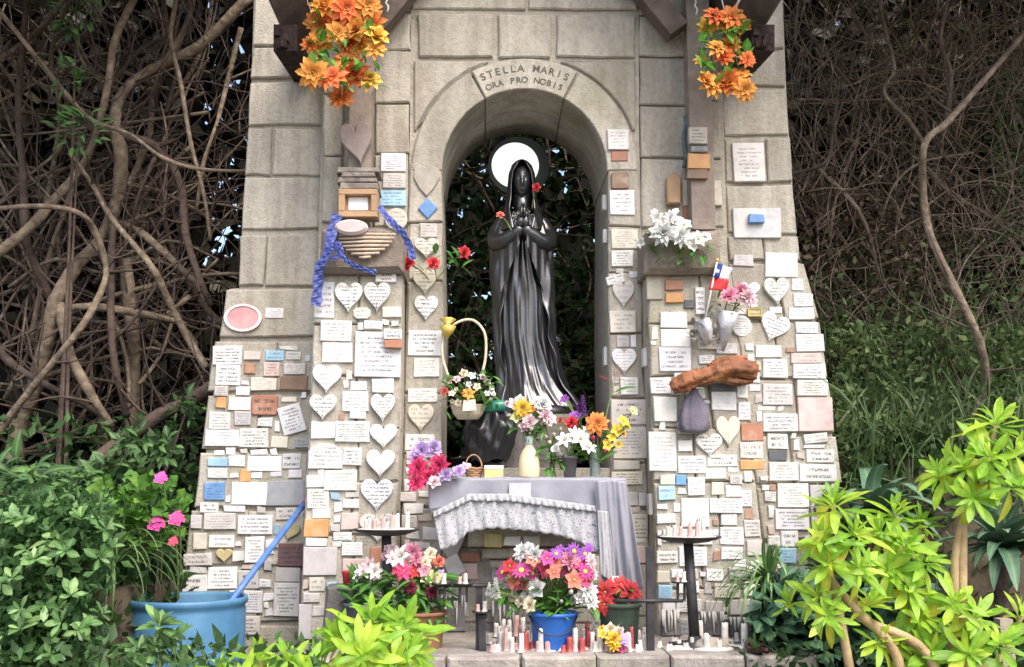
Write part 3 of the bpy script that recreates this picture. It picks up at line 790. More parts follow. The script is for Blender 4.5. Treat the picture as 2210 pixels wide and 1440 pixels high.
LB, LC, LP, LJ = 'barrel-side buttress', 'ribbon-side column', 'pier beside the framed card', 'rose-side niche jamb'
RB, RC, RP, RJ = 'shrub-side buttress', 'driftwood-side column', 'pier beside the white flowers', 'driftwood-side niche jamb'
UA = 'wall below the altar'
WALL = {LB: YB, LC: YC, LP: Y0, LJ: Y0, RB: YB, RC: YC, RP: Y0, RJ: Y0, UA: Y0+.02}
DATA = {
LB: """573 665 613 687 W 3|460 747 523 788 W 4 r .95|466 788 519 832 W 3 r .9|573 757 613 779 A 2|617 759 650 777 L 2|570 782 603 812 P 3|527 785 550 807 T 0|542 815 597 843 C 4|606 812 664 842 N 0
467 858 489 881 O 0|495 858 541 886 W 2 r .3|452 889 497 927 W 4|445 928 516 964 W 4|518 925 579 966 W 4 r .9|586 942 622 966 C 0|637 947 668 966 G 2
449 1009 491 1033 W 3|535 985 608 1018 W 2 r .25|518 1013 541 1040 O 0|501 1040 576 1090 W 0|577 1037 656 1092 G 0|441 1108 508 1143 L 4|515 1112 587 1154 W 3|452 1155 505 1182 W 2|398 1195 456 1220 L 2
384 1242 446 1278 W 2|450 1224 511 1272 W 4 r .9|530 1158 570 1215 W 5|516 1232 558 1270 L 2|526 1275 566 1322 W 5 r .9|596 1225 648 1255 L 0|592 1258 646 1330 W 6 r .9|412 1112 436 1140 L 0|418 1150 446 1186 C 0|505 1330 560 1370 L 3|596 1095 640 1122 L 2|608 858 640 868 C 0""",
LC: """679 608 722 688 W 4|722 610 784 677 W 5 h|785 610 844 675 W 5 h .9|811 588 856 610 W 2 r .95|825 663 866 686 C 0|692 692 758 737 W 4|695 740 760 783 W 3|674 787 738 850 W 4 h .4|740 845 795 888 W 4|757 824 791 844 W 2|755 889 790 904 W 0|803 818 850 848 W 2|800 850 853 912 W 5 h .8|668 852 727 908 W 4 h
672 910 724 947 W 3 r .4|724 910 798 955 W 5|798 915 858 970 W 3 h .35|741 967 780 1005 W 3 r .9|790 970 853 1033 W 0 h|700 1015 770 1060 W 4|661 1026 699 1052 W 2 r .3|664 1055 710 1098 W 4|675 1099 713 1120 W 0|778 1033 849 1105 W 5 h .9|740 1077 775 1097 W 0
660 1161 705 1180 W 0|656 1181 727 1242 L 0|737 1107 772 1143 P 0|738 1170 782 1199 W 3|655 1280 690 1300 L 2|646 1303 672 1380 L 0|776 1108 856 1172 L 3 h .4|740 1205 790 1235 P 0|800 1180 822 1236 T 0|690 1250 702 1272 L 0|668 1246 700 1276 C 2""",
LP: """821 332 877 371 W 5 r .95|826 375 877 407 L 4|818 411 877 446 A 3|830 450 880 498 C 3 o""",
LJ: """907 482 944 513 L 3|893 515 948 560 C 4 h|890 583 944 637 C 4 h|893 638 946 694 W 4 h .9|881 714 953 768 W 4|893 772 948 814 W 4|881 839 943 869 W 3|880 872 937 934 C 4 h|874 938 938 972 W 2|878 974 914 1004 P 0|864 1062 897 1083 L 3|868 1112 900 1140 L 3""",
RJ: """1318 326 1355 350 T 0|1315 411 1369 465 W 4|1318 495 1378 538 C 5|1318 541 1367 577 W 4 r .95|1320 605 1370 668 L 3 h .3|1315 672 1372 718 C 3|1330 725 1358 750 L 2|1319 752 1374 810 W 5 h .5|1338 814 1377 853 W 3|1318 862 1395 918 L 3|1322 922 1396 990 L 6|1324 994 1380 1014 L 0|1320 1018 1387 1047 C 3 r .9|1365 1110 1398 1160 C 4|1370 1178 1402 1216 P 0""",
RP: """1470 390 1559 445 C 5|1472 447 1543 480 T 0""",
RB: """1650 545 1722 600 W 0|1582 551 1626 575 L 3 r .5|1646 600 1703 662 W 5 h .8|1712 634 1754 662 W 3 r .9|1701 664 1758 690 W 2|1716 696 1765 720 W 3|1717 722 1779 760 W 4|1705 762 1772 785 P 2|1711 786 1783 818 W 3 r .95|1719 820 1786 855 W 4|1646 775 1699 817 W 4 r .95|1645 829 1709 875 L 4|1646 893 1723 933 W 3
1656 936 1700 970 W 2|1658 972 1698 995 S 0|1740 970 1800 1000 W 2 r .9|1659 998 1722 1038 W 4|1725 1003 1806 1040 W 2|1677 1044 1745 1096 W 5|1674 1098 1745 1143 W 4 r .9|1685 1146 1722 1180 W 2|1748 1046 1790 1080 L 0|1750 1090 1790 1130 W 3|1730 1186 1770 1220 L 3|1752 1140 1800 1176 W 2|1590 610 1640 650 W 4 h .8""",
RC: """1395 594 1430 648 K 0|1435 605 1475 627 T 0|1476 648 1498 665 S 2|1500 620 1521 680 W 3|1424 674 1483 709 W 0|1425 711 1490 749 W 0|1421 751 1491 802 W 3|1507 766 1542 786 W 3 r .95|1403 815 1448 851 W 3|1410 857 1460 910 W 0|1400 932 1459 1018 W 6 r .5|1463 984 1523 1022 W 3|1526 982 1590 1007 W 2|1522 1010 1567 1034 W 0|1500 935 1559 988 W 4 h .9|1543 897 1597 967 C 0 h
1535 845 1589 886 W 3 r .2|1533 828 1590 844 S 0|1458 1025 1481 1048 B 0|1483 1030 1521 1070 W 3|1425 1025 1457 1046 C 0|1470 1075 1529 1138 W 0|1531 1076 1600 1108 W 3|1535 1040 1562 1068 C 0|1565 1048 1599 1072 W 0|1417 1109 1458 1130 W 0|1590 822 1612 860 W 2|1592 868 1618 908 W 3|1605 1016 1622 1041 W 2
1606 1122 1640 1158 L 3|1556 1110 1590 1134 W 0|1553 1137 1605 1176 W 4|1556 1181 1602 1207 W 2|1612 1165 1644 1200 L 0|1417 1190 1462 1215 W 2|1466 1180 1525 1223 W 4|1418 1232 1446 1258 C 0|1542 1260 1595 1290 C 3|1525 1228 1560 1253 W 2|1573 1225 1610 1252 L 2|1500 690 1540 715 L 2|1505 722 1545 755 C 2|1545 742 1590 765 L 3|1425 1335 1516 1390 G 3|1522 1345 1580 1392 G 0|1590 1350 1628 1390 L 0|1600 1058 1622 1094 W 3""",
UA: """1088 1158 1122 1178 W 0 z|1130 1158 1164 1178 L 0 z|985 1215 1030 1250 P 0|1062 1218 1098 1252 W 0|1250 1200 1292 1240 L 3|1255 1165 1300 1192 W 2|960 1290 1010 1330 L 0|1270 1270 1310 1310 C 0""",
}
for where, txt in DATA.items():
    for line in txt.split('\n'):
        for it in line.split('|'):
            t = it.split()
            x0, y0, x1, y1 = map(float, t[:4])
            sh = 'rect'; ink = None; Yw = WALL[where]
            for q in t[6:]:
                if q == 'h': sh = 'heart'
                elif q == 'o': sh = 'oval'
                elif q == 'z': Yw = -0.28
                elif q[0] == '.': ink = float(q)
            plaque(x0, y0, x1, y1, t[4], int(t[5]), sh, Yw, where, ink=ink)

# plaques with a look of their own (landmarks for the others)
SP = [
 (485, 657, 567, 717, 'P', 0, 'oval', YB, LB, 0, 'pink oval plaque with a white rim on the barrel-side buttress', 'pink oval plaque'),
 (545, 853, 599, 896, 'T', 2, 'round', YB, LB, 0, 'rounded terracotta tile on the barrel-side buttress', 'rounded terracotta tile'),
 (606, 874, 656, 936, 'W', 5, 'rect', YB, LB, -17, 'white inscribed plaque hung askew on the barrel-side buttress', 'askew white plaque'),
 (449, 988, 491, 1007, 'A', 0, 'rect', YB, LB, 0, 'small blank light blue tile on the barrel-side buttress', 'light blue tile'),
 (443, 1041, 485, 1080, 'B', 4, 'rect', YB, LB, 0, 'bright blue inscribed tile on the barrel-side buttress', 'bright blue tile'),
 (467, 1184, 502, 1215, 'Y', 0, 'heart', YB, LB, 0, 'small brassy heart on the barrel-side buttress', 'brassy heart'),
 (602, 1173, 656, 1223, 'D', 3, 'rect', YB, LB, 0, 'dark red brown inscribed plaque behind the blue pole', 'dark red brown plaque'),
 (608, 1128, 646, 1168, 'Y', 0, 'heart', YB, LB, 18, 'tilted ochre heart behind the blue pole', 'ochre heart'),
 (763, 665, 800, 689, 'C', 2, 'octagon', YC, LC, 0, 'small cream octagonal plaque below two white hearts', 'cream octagon'),
 (766, 716, 866, 815, 'W', 6, 'rect', YC, LC, 0, 'large white inscribed slab on the ribbon-side column', 'large white slab'),
 (829, 711, 868, 733, 'W', 2, 'rect', YC-.036, LC, 0, 'tiny white plaque fixed over a corner of the large white slab', 'tiny corner plaque'),
 (829, 734, 868, 752, 'T', 0, 'rect', YC-.036, LC, 0, 'narrow terracotta strip fixed over the large white slab', 'terracotta strip'),
 (667, 957, 739, 1012, 'W', 4, 'arch', YC, LC, 0, 'white plaque with an arched top on the ribbon-side column', 'arch-topped plaque'),
 (657, 1121, 709, 1160, 'O', 0, 'rect', YC, LC, 0, 'blank orange brown tile on the ribbon-side column', 'orange brown tile'),
 (705, 1258, 727, 1305, 'A', 2, 'rect', YC, LC, 0, 'narrow upright picture card beside the upright candle stand', 'picture card'),
 (892, 358, 950, 425, 'K', 0, 'shield', Y0, LJ, 0, 'blank stone shield on the rose-side niche jamb above the blue diamond', 'stone shield'),
 (902, 428, 945, 474, 'B', 0, 'diamond', Y0, LJ, 0, 'blue diamond tile on the rose-side niche jamb', 'blue diamond'),
 (1310, 280, 1357, 324, 'W', 4, 'rect', Y0-.01, RJ, 0, 'square pinkish white plaque beside the arch', 'square white plaque by the arch'),
 (1318, 373, 1358, 409, 'N', 0, 'round', Y0, RJ, 0, 'brown weathered relief tile on the driftwood-side niche jamb', 'brown relief tile'),
 (1308, 594, 1347, 614, 'W', 2, 'rect', Y0, RJ, -16, 'little white plaque hung askew above a pale heart', 'little askew plaque'),
 (1485, 276, 1526, 312, 'C', 3, 'rect', -.15, RP, 0, 'small cream plaque nailed to the timber post', 'cream post plaque'),
 (1490, 316, 1527, 330, 'G', 2, 'rect', -.15, RP, 0, 'thin grey strip nailed to the timber post', 'grey post strip'),
 (1483, 333, 1532, 365, 'O', 0, 'rect', -.15, RP, 0, 'orange tile nailed to the timber post', 'orange post tile'),
 (1481, 367, 1527, 387, 'N', 0, 'rect', -.15, RP, 0, 'thin brown board nailed to the timber post below the orange tile', 'brown board'),
 (1580, 310, 1651, 394, 'W', 6, 'rect', YB, RB, 0, 'tall white inscribed slab alone near the top of the shrub-side buttress', 'tall white slab'),
 (1580, 451, 1686, 516, 'W', 0, 'rect', YB, RB, 0, 'wide blank white slab with a small blue tile in its middle', 'wide slab with blue tile'),
 (1615, 463, 1649, 481, 'B', 0, 'rect', YB-.036, RB, 0, 'small blue tile in the middle of the wide white slab', 'small blue tile'),
 (1435, 633, 1475, 655, 'O', 0, 'rect', YC, RC, 0, 'orange brown tile below a terracotta tile on the driftwood-side column', 'orange brown tile'),
 (1613, 667, 1642, 684, 'Y', 2, 'rect', YB-.01, RB, 0, 'tiny yellow framed plaque beside the pink flowers', 'tiny yellow plaque'),
 (1578, 682, 1622, 728, 'W', 5, 'oval', YC, RC, 0, 'white oval inscribed plaque on the driftwood-side column', 'white oval plaque'),
 (1636, 676, 1702, 742, 'W', 5, 'heart', YB, RB, 22, 'white heart hung askew on the shrub-side buttress', 'askew white heart'),
 (1722, 857, 1796, 932, 'P', 0, 'rect', YB, RB, 0, 'large blank pale pink tile at the edge of the shrub-side buttress', 'large pink tile'),
 (1598, 913, 1646, 953, 'T', 0, 'rect', YC+.0, RC, 0, 'plain terracotta tile on the driftwood-side column above a grey one', 'plain terracotta tile'),
 (1596, 954, 1646, 990, 'L', 2, 'rect', YC, RC, 0, 'pale grey plaque between the terracotta and tan tiles', 'pale grey plaque'),
 (1596, 993, 1648, 1014, 'O', 0, 'rect', YC, RC, 0, 'narrow tan tile below the pale grey plaque', 'tan tile'),
 (1733, 936, 1785, 957, 'W', 2, 'rect', YB, RB, -7, 'thin white strip askew below the large pink tile', 'askew white strip'),
 (1420, 1049, 1457, 1080, 'A', 2, 'rect', YC, RC, 0, 'light blue inscribed tile on the driftwood-side column', 'light blue tile'),
 (1680, 1182, 1718, 1215, 'A', 3, 'rect', YB, RB, 0, 'light blue inscribed tile low on the shrub-side buttress', 'light blue tile'),
 (1420, 1263, 1450, 1292, 'A', 3, 'rect', YC, RC, 0, 'light blue tile near the foot of the driftwood-side column', 'low blue tile'),
 (1046, 1152, 1082, 1180, 'Y', 0, 'rect', -.28, UA, 0, 'framed brassy yellow tile on the corbel under the altar', 'brassy corbel tile'),
 (946, 1130, 1002, 1212, 'L', 0, 'shield', Y0, UA, 0, 'pale grey stone shield half hidden by the tablecloth', 'half-hidden shield'),
 (962, 1200, 998, 1243, 'W', 0, 'rect', Y0-.05, UA, -28, 'blank white card hung askew below the stone shield', 'askew white card'),
 (995, 1192, 1036, 1212, 'T', 0, 'rect', Y0+.02, UA, 0, 'terracotta tile beside the corbel under the altar', 'corbel terracotta tile'),
]
for (x0, y0, x1, y1, c, rows, sh, Yw, wh, rot, lab, short) in SP:
    plaque(x0, y0, x1, y1, c, rows, sh, Yw, wh, rot=rot, special=lab, short=short, th=0.012)
for r in PLQ:
    if r['short'] == 'pink oval plaque': r['o'].color = (.66, .33, .34, 1)

# small plaques that fill the gaps on the lower wall
def taken(x0, y0, x1, y1, g=3.0):
    return any(x0-g < r['cx']+r['w']/2 and x1+g > r['cx']-r['w']/2 and y0-g < r['cy']+r['h']/2 and y1+g > r['cy']-r['h']/2 for r in PLQ)
frnd = random.Random(77)
for where, Lf, Rf, ya, yb, Yw, want in ((LB, lambda y: b2_l(y)+8, lambda y: bl_r(y)-14, 745, 1330, YB, 14), (LC, lambda y: cl_l(y)+4, lambda y: cl_r(y)-5, 690, 1290, YC, 15), (RC, lambda y: cr_l(y)+5, lambda y: cr_r(y)-6, 760, 1330, YC, 20), (RB, lambda y: br_l(y)+10, lambda y: b3_r(y)-8, 600, 1230, YB, 15)):
    got = 0; tries = 0
    while got < want and tries < 6000:
        tries += 1
        k = 1.0 if tries < 2500 else .72
        w_, h_ = frnd.uniform(34, 58)*k, frnd.uniform(24, 36)*k
        y = frnd.uniform(ya, yb-h_); xa, xb = max(Lf(y), Lf(y+h_)), min(Rf(y), Rf(y+h_))
        if xb-xa < w_: continue
        x = frnd.uniform(xa, xb-w_)
        if taken(x, y, x+w_, y+h_, 1.5): continue
        plaque(x, y, x+w_, y+h_, frnd.choice('WWWWWWWWCLLP'), frnd.choice((0, 2, 3, 3, 4)), 'rect', Yw, where); got += 1

# countless scraps of tile and stone between the plaques
smb = MB(); sval = []
for Lf, Rf, ya, yb, Yw, want in ((lambda y: b2_l(y)+8, lambda y: bl_r(y)-10, 745, 1340, YB, 75), (lambda y: cl_l(y)+3, lambda y: cl_r(y)-3, 690, 1330, YC, 60), (lambda y: cr_l(y)+3, lambda y: cr_r(y)-4, 690, 1340, YC, 95), (lambda y: br_l(y)+10, lambda y: b3_r(y)-4, 610, 1240, YB, 80), (lambda y: jl(y)+4, lambda y: nl(y)-4, 700, 1200, Y0, 16), (lambda y: nr(y)+4, lambda y: jr(y)-4, 580, 1200, Y0, 16)):
    got = 0; tries = 0; mine = []
    while got < want and tries < 9000:
        tries += 1
        w_, h_ = frnd.uniform(11, 46), frnd.uniform(9, 30)
        y = frnd.uniform(ya, yb-h_); xa, xb = max(Lf(y), Lf(y+h_)), min(Rf(y), Rf(y+h_))
        if xb-xa < w_: continue
        x = frnd.uniform(xa, xb-w_)
        if taken(x, y, x+w_, y+h_, 1.0) or any(x < q[2]+2 and x+w_ > q[0]-2 and y < q[3]+2 and y+h_ > q[1]-2 for q in mine): continue
        mine.append((x, y, x+w_, y+h_)); got += 1
        poly = pxpoly(rect(x, y, x+w_, y+h_), Yw-.014); j = .006
        v, f = prism([(a+frnd.uniform(-j, j), b_+frnd.uniform(-j, j)) for a, b_ in poly], Yw-.016-frnd.uniform(.002, .008), Yw+.004, .002)
        smb.add((v, f)); sval += [frnd.random()]*len(v)
m, n, l, b = mat('tile_scraps')
at_ = n.new('ShaderNodeAttribute'); at_.attribute_name = 'rnd'
rp = ramp(n, [(0, (.74, .73, .73)), (.3, (.62, .59, .55)), (.45, (.5, .48, .46)), (.55, (.72, .71, .71)), (.78, (.6, .5, .44)), (.86, (.4, .24, .17)), (.89, (.7, .68, .66)), (.98, (.3, .42, .54))]); rp.color_ramp.interpolation = 'CONSTANT'; l.new(at_.outputs['Fac'], rp.inputs[0])
g_n = n.new('ShaderNodeNewGeometry'); n_n = n.new('ShaderNodeTexNoise'); n_n.inputs['Scale'].default_value = 14; n_n.inputs['Detail'].default_value = 6; l.new(g_n.outputs['Position'], n_n.inputs['Vector'])
h_n = n.new('ShaderNodeHueSaturation'); q_n = n.new('ShaderNodeMapRange'); q_n.inputs[1].default_value = .3; q_n.inputs[2].default_value = .7; q_n.inputs[3].default_value = .65; q_n.inputs[4].default_value = 1.08; l.new(n_n.outputs['Fac'], q_n.inputs[0]); l.new(q_n.outputs[0], h_n.inputs['Value']); l.new(rp.outputs[0], h_n.inputs['Color']); l.new(h_n.outputs[0], b.inputs['Base Color']); b.inputs['Roughness'].default_value = .55
me = smb.mesh('tile_scraps', [m], False); aa = me.attributes.new('rnd', 'FLOAT', 'POINT'); aa.data.foreach_set('value', sval)
setp(link('tile_scraps', me), 'small scraps of tile and stone filling the gaps between the plaques', 'tiles', kind='stuff')

# slivers seen edge-on: plaques on the inner faces of the jamb and of the driftwood-side column
for (px, py, h, Yc, xf) in ((1306, 440, 34, 0.12, None), (1306, 512, 30, 0.1, None), (1312, 770, 40, 0.12, None), (1394, 772, 40, -0.1, 1), (1404, 1088, 44, -0.12, 1)):
    a = P(px, py, Yc)
    xs = P(nr(py), py, Y0).x if xf is None else P(cr_l(py), py, YC).x
    hh = M(h, Yc)/2
    v, f = prism([(-hh*.8, -hh), (hh*.8, -hh), (hh*.8, hh), (-hh*.8, hh)], -.022, .004, .003)
    me = mkmesh('votive_plaque', v, f, [M_PLAQ], uvs=[(0.5, 0.5)]*len(v))
    o = bpy.data.objects.new('votive_plaque', me); COL.objects.link(o)
    o.location = (xs+.004 if xf is None else xs+.004, Yc, a.z); o.rotation_euler = (0, 0, -math.pi/2)
    o.color = (.74, .72, .7, 1); o['rows'] = 0.0; o['ink'] = 0.0; o['wid'] = 0.1
    where = 'inner side of the driftwood-side niche jamb' if xf is None else 'inner side of the driftwood-side column'
    setp(o, 'white plaque seen edge-on on the '+where, 'plaque', 'edge-on plaques on the '+where)

# ---- labels that single each plaque out
from collections import defaultdict
def basic(r):
    nm = {'rect': 'plaque', 'heart': 'heart', 'oval': 'oval plaque'}.get(r['shape'], 'plaque')
    if r['shape'] == 'rect' and r['rows'] == 0: nm = 'tile'
    a = r['w']*r['h']
    size = 'tiny ' if a < 900 else ('small ' if a < 1700 else ('large ' if a > 4200 else ''))
    asp = ''
    if r['shape'] == 'rect':
        if r['w'] > 1.9*r['h']: asp = 'long '
        elif r['h'] > 1.35*r['w']: asp = 'upright '
    txt = 'blank ' if r['rows'] == 0 else ('boldly lettered ' if r['ink'] > .84 else ('faintly lettered ' if r['ink'] < .45 else 'lettered '))
    return size+txt+asp+PCN[r['c']]+' '+nm
lab = defaultdict(list)
for r in PLQ:
    if r['special']: r['label'] = r['special']; continue
    r['basic'] = basic(r); lab[(r['basic'], r['where'])].append(r)
land = [r for r in PLQ if r['special'] and r['short']]
for key, rs in lab.items():
    if len(rs) == 1:
        rs[0]['label'] = f"{key[0]} on the {key[1]}"; continue
    for r in rs:
        best = min(land, key=lambda q: ((q['cx']-r['cx'])**2+(q['cy']-r['cy'])**2)+(1e5 if q['where'] != r['where'] else 0))
        dx, dy = r['cx']-best['cx'], r['cy']-best['cy']
        d = math.hypot(dx, dy)
        rel = 'beside' if abs(dx) > abs(dy)*1.6 else ('above' if dy < 0 else 'below')
        if d > 95: rel = {'beside': 'some way beside', 'above': 'higher than', 'below': 'lower than'}[rel]
        r['label'] = f"{key[0]} {rel} the {best['short']}"+('' if len(key[0].split()) > 6 else '')
seen = defaultdict(list)
for r in PLQ: seen[r['label']].append(r)
for l_, rs in seen.items():
    for r in rs:
        r['o']['label'] = l_
        if len(rs) > 1: r['o']['group'] = l_
for r in PLQ:
    if 'group' not in r['o']: r['o']['group'] = 'votive plaques on the '+r['where']
# little print squares on two plaques: a blue heading on the tiny corner plaque, hatched frame on the brassy tile
for r in PLQ:
    if r['short'] in ('brassy corbel tile', 'tiny yellow plaque', 'pink oval plaque'):
        o = r['o']; me = o.data
        xs = [v.co.x for v in me.vertices]; zs = [v.co.z for v in me.vertices]; y = min(v.co.y for v in me.vertices)
        w_, h_ = max(xs), max(zs)
        n = 24 if r['shape'] == 'oval' else 4
        ring = shape_poly('oval', 1, 1) if n == 24 else shape_poly('rect', 1, 1)
        v = []; f = []
        for k, (s, yy) in enumerate(((1.0, y), (1.0, y-.006), (.84, y-.006), (.84, y))):
            v += [(a*w_*s, yy, b*h_*s) for a, b in ring]
        for k in range(3):
            for i in range(n):
                j = (i+1) % n; f.append((k*n+i, k*n+j, (k+1)*n+j, (k+1)*n+i))
        c = (.75, .7, .68) if n == 24 else (.55, .43, .1)
        m2 = noisy('plaque_rim', c, tuple(a*.85 for a in c), 20, .5, 0)
        fr = bpy.data.objects.new('rim', mkmesh('rim', v, f, [m2])); COL.objects.link(fr); fr.parent = o
# ================================================================ STATUE in the niche
def sm(a, b, x): t = np.clip((x-a)/(b-a), 0, 1); return t*t*(3-2*t)
def grid_faces(nu, nv, wrap=False, base=0):
    f = []
    for j in range(nv-1):
        for i in range(nu if wrap else nu-1):
            i2 = (i+1) % nu
            f.append((base+j*nu+i, base+j*nu+i2, base+(j+1)*nu+i2, base+(j+1)*nu+i))
    return f
SY = 0.36
sb = P(1136, 884, SY)
statue = empty('statue', sb, 'dark bronze statue of a veiled robed woman with joined hands standing in the niche', 'statue')
def put(v): return [(sb.x-.012+a[0]*.79, sb.y+a[1]*.9, sb.z+a[2]*1.045) for a in v]
ZK = [0, .05, .12, .25, .42, .6, .8, .95, 1.04, 1.12, 1.18, 1.23]
AK = [.34, .30, .255, .22, .21, .208, .205, .212, .218, .185, .13, .06]
BK = [.22, .20, .17, .145, .14, .14, .145, .155, .15, .13, .09, .05]
CK = [.115, .09, .06, .03, .0, -.005, -.015, -.02, -.02, -.02, -.02, -.02]
nt_, nz_ = 150, 130
th = np.linspace(0, 2*np.pi, nt_, endpoint=False); zz = np.linspace(0, 1.23, nz_)
TH, ZZ = np.meshgrid(th, zz)
A = np.interp(ZZ, ZK, AK); B = np.interp(ZZ, ZK, BK); C = np.interp(ZZ, ZK, CK)
x_ = np.cos(TH); y_ = np.sin(TH)
ph = TH*7+1.2*np.sin(2.1*ZZ*3+TH*2)+0.9*np.sin(ZZ*5)
low = (0.65-np.abs(np.sin(ph/2*1.0))**0.75)*(.016+.03*sm(.5, .0, ZZ))+0.004*np.sin(TH*19+ZZ*5+2*np.sin(ZZ*4))+0.002*np.sin(TH*41-ZZ*6+3*np.sin(TH*3))
fx = A*x_; phi = np.arctan2(fx, 1.2-ZZ)
fan = 0.013*np.sin(phi*34+2*ZZ)*np.clip(np.abs(phi)*3+.3, 0, 1.4)+0.008*np.sin(phi*13+1)
wgt = sm(.62, .82, ZZ)*sm(0.25, -0.25, y_)
side = sm(.62, .82, ZZ)*(1-sm(0.25, -0.25, y_))*0.012*np.sin(TH*14+ZZ*6)
dr = low*(1-sm(.62, .82, ZZ))+fan*wgt+side
X = C+(A+dr)*x_; Y = (B+dr)*y_-0.03*sm(.3, 0, ZZ)*(y_ < 0)
v = put(np.stack([X, Y, ZZ], -1).reshape(-1, 3)); f = grid_faces(nt_, nz_, True)
f.append(tuple(range(nt_-1, -1, -1))); f.append(tuple((nz_-1)*nt_+i for i in range(nt_)))
link('robe', mkmesh('robe', v, f, [M_BRONZE], True), statue)
# mantle: open in front below the elbows
nu, nv = 90, 80
u = np.linspace(0, 1, nu); q = np.linspace(.02, 1.17, nv)
U, Q = np.meshgrid(u, q)
g = R(38)+R(16)*sm(.9, .2, Q)-R(10)*sm(.9, 1.1, Q)
T = -np.pi/2+g+U*(2*np.pi-2*g)
A = np.interp(Q, ZK, AK)+.028+.03*sm(.4, .9, Q)*np.sin(np.pi*U)**2; B = np.interp(Q, ZK, BK)+.028; C = np.interp(Q, ZK, CK)
edge = np.exp(-np.minimum(U, 1-U)*18)
dr = .016*np.sin(T*11+3*np.sin(Q*4))*(1-.5*sm(.9, 1.1, Q))+.005*np.sin(T*19+Q*9+2*np.sin(T*4))+0.016*edge*np.sin(Q*26)
v = put(np.stack([C+(A+dr)*np.cos(T), (B+dr)*np.sin(T), Q], -1).reshape(-1, 3))
v2 = put(np.stack([C+(A+dr-.012)*np.cos(T), (B+dr-.012)*np.sin(T), Q], -1).reshape(-1, 3))
n0 = len(v); f = grid_faces(nu, nv)+[tuple(reversed(q_)) for q_ in grid_faces(nu, nv, base=n0)]
for j in range(nv-1):
    f.append((j*nu, (j+1)*nu, n0+(j+1)*nu, n0+j*nu)); k = nu-1
    f.append((j*nu+k, n0+j*nu+k, n0+(j+1)*nu+k, (j+1)*nu+k))
link('mantle', mkmesh('mantle', v+v2, f, [M_BRONZE], True), statue)
# head with a face
nu, nv = 48, 40
hc = np.array([-.02, -.035, 1.375])
la = np.linspace(-np.pi/2, np.pi/2, nv); lo = np.linspace(0, 2*np.pi, nu, endpoint=False)
LO, LA = np.meshgrid(lo, la)
dx = np.cos(LA)*np.sin(LO); dy = -np.cos(LA)*np.cos(LO); dz = np.sin(LA)
def bump(cx, cz, sx, sz): return np.exp(-((dx-cx)/sx)**2-((dz-cz)/sz)**2)*(dy < 0)
r = 1+.26*bump(0, -.16, .10, .16)+.10*bump(0, .02, .06, .2)-.14*bump(.3, .1, .17, .1)-.14*bump(-.3, .1, .17, .1)+.05*bump(.3, .1, .1, .045)+.05*bump(-.3, .1, .1, .045)
r += .09*bump(0, -.5, .17, .045)-.06*bump(0, -.57, .2, .028)+.09*bump(0, -.65, .15, .05)+.06*bump(0, -.87, .2, .12)+.03*bump(0, .28, .4, .06)
v = put(np.stack([hc[0]+dx*r*.074*(1+.12*dz), hc[1]+dy*r*.088, hc[2]+dz*r*.112], -1).reshape(-1, 3))
mb = MB().add((v, grid_faces(nu, nv, True)))
mb.add(tube(put([(-.02, -.01, 1.16), (-.02, -.02, 1.24), (-.02, -.03, 1.31)]), [.07, .055, .05], 16))
mb.part('head', M_BRONZE, statue)
# veil
nu, nv = 70, 46
VZ = [1.06, 1.12, 1.2, 1.28, 1.36, 1.44, 1.49, 1.52, 1.532]; VR = [.20, .185, .15, .122, .116, .108, .085, .05, .0]; VG = [20, 26, 40, 44, 46, 40, 22, 4, 0]
U, Q = np.meshgrid(np.linspace(0, 1, nu), np.linspace(1.06, 1.532, nv))
g = np.radians(np.interp(Q, VZ, VG)); rr = np.interp(Q, VZ, VR)
T = -np.pi/2+g+U*(2*np.pi-2*g)
dr = .006*np.sin(T*15+Q*20)*sm(1.4, 1.15, Q)+.006*np.exp(-np.minimum(U, 1-U)*40)
v = put(np.stack([-.02+(rr+dr)*np.cos(T), -.015+(rr*1.02+dr)*np.sin(T), Q], -1).reshape(-1, 3))
v2 = put(np.stack([-.02+(rr+dr-.008)*np.cos(T), -.015+(rr*1.02+dr-.008)*np.sin(T), Q-.004], -1).reshape(-1, 3))
n0 = len(v); f = grid_faces(nu, nv)+[tuple(reversed(q_)) for q_ in grid_faces(nu, nv, base=n0)]
for j in range(nv-1):
    f.append((j*nu, (j+1)*nu, n0+(j+1)*nu, n0+j*nu)); k = nu-1
    f.append((j*nu+k, n0+j*nu+k, n0+(j+1)*nu+k, (j+1)*nu+k))
link('veil', mkmesh('veil', v+v2, f, [M_BRONZE], True), statue)
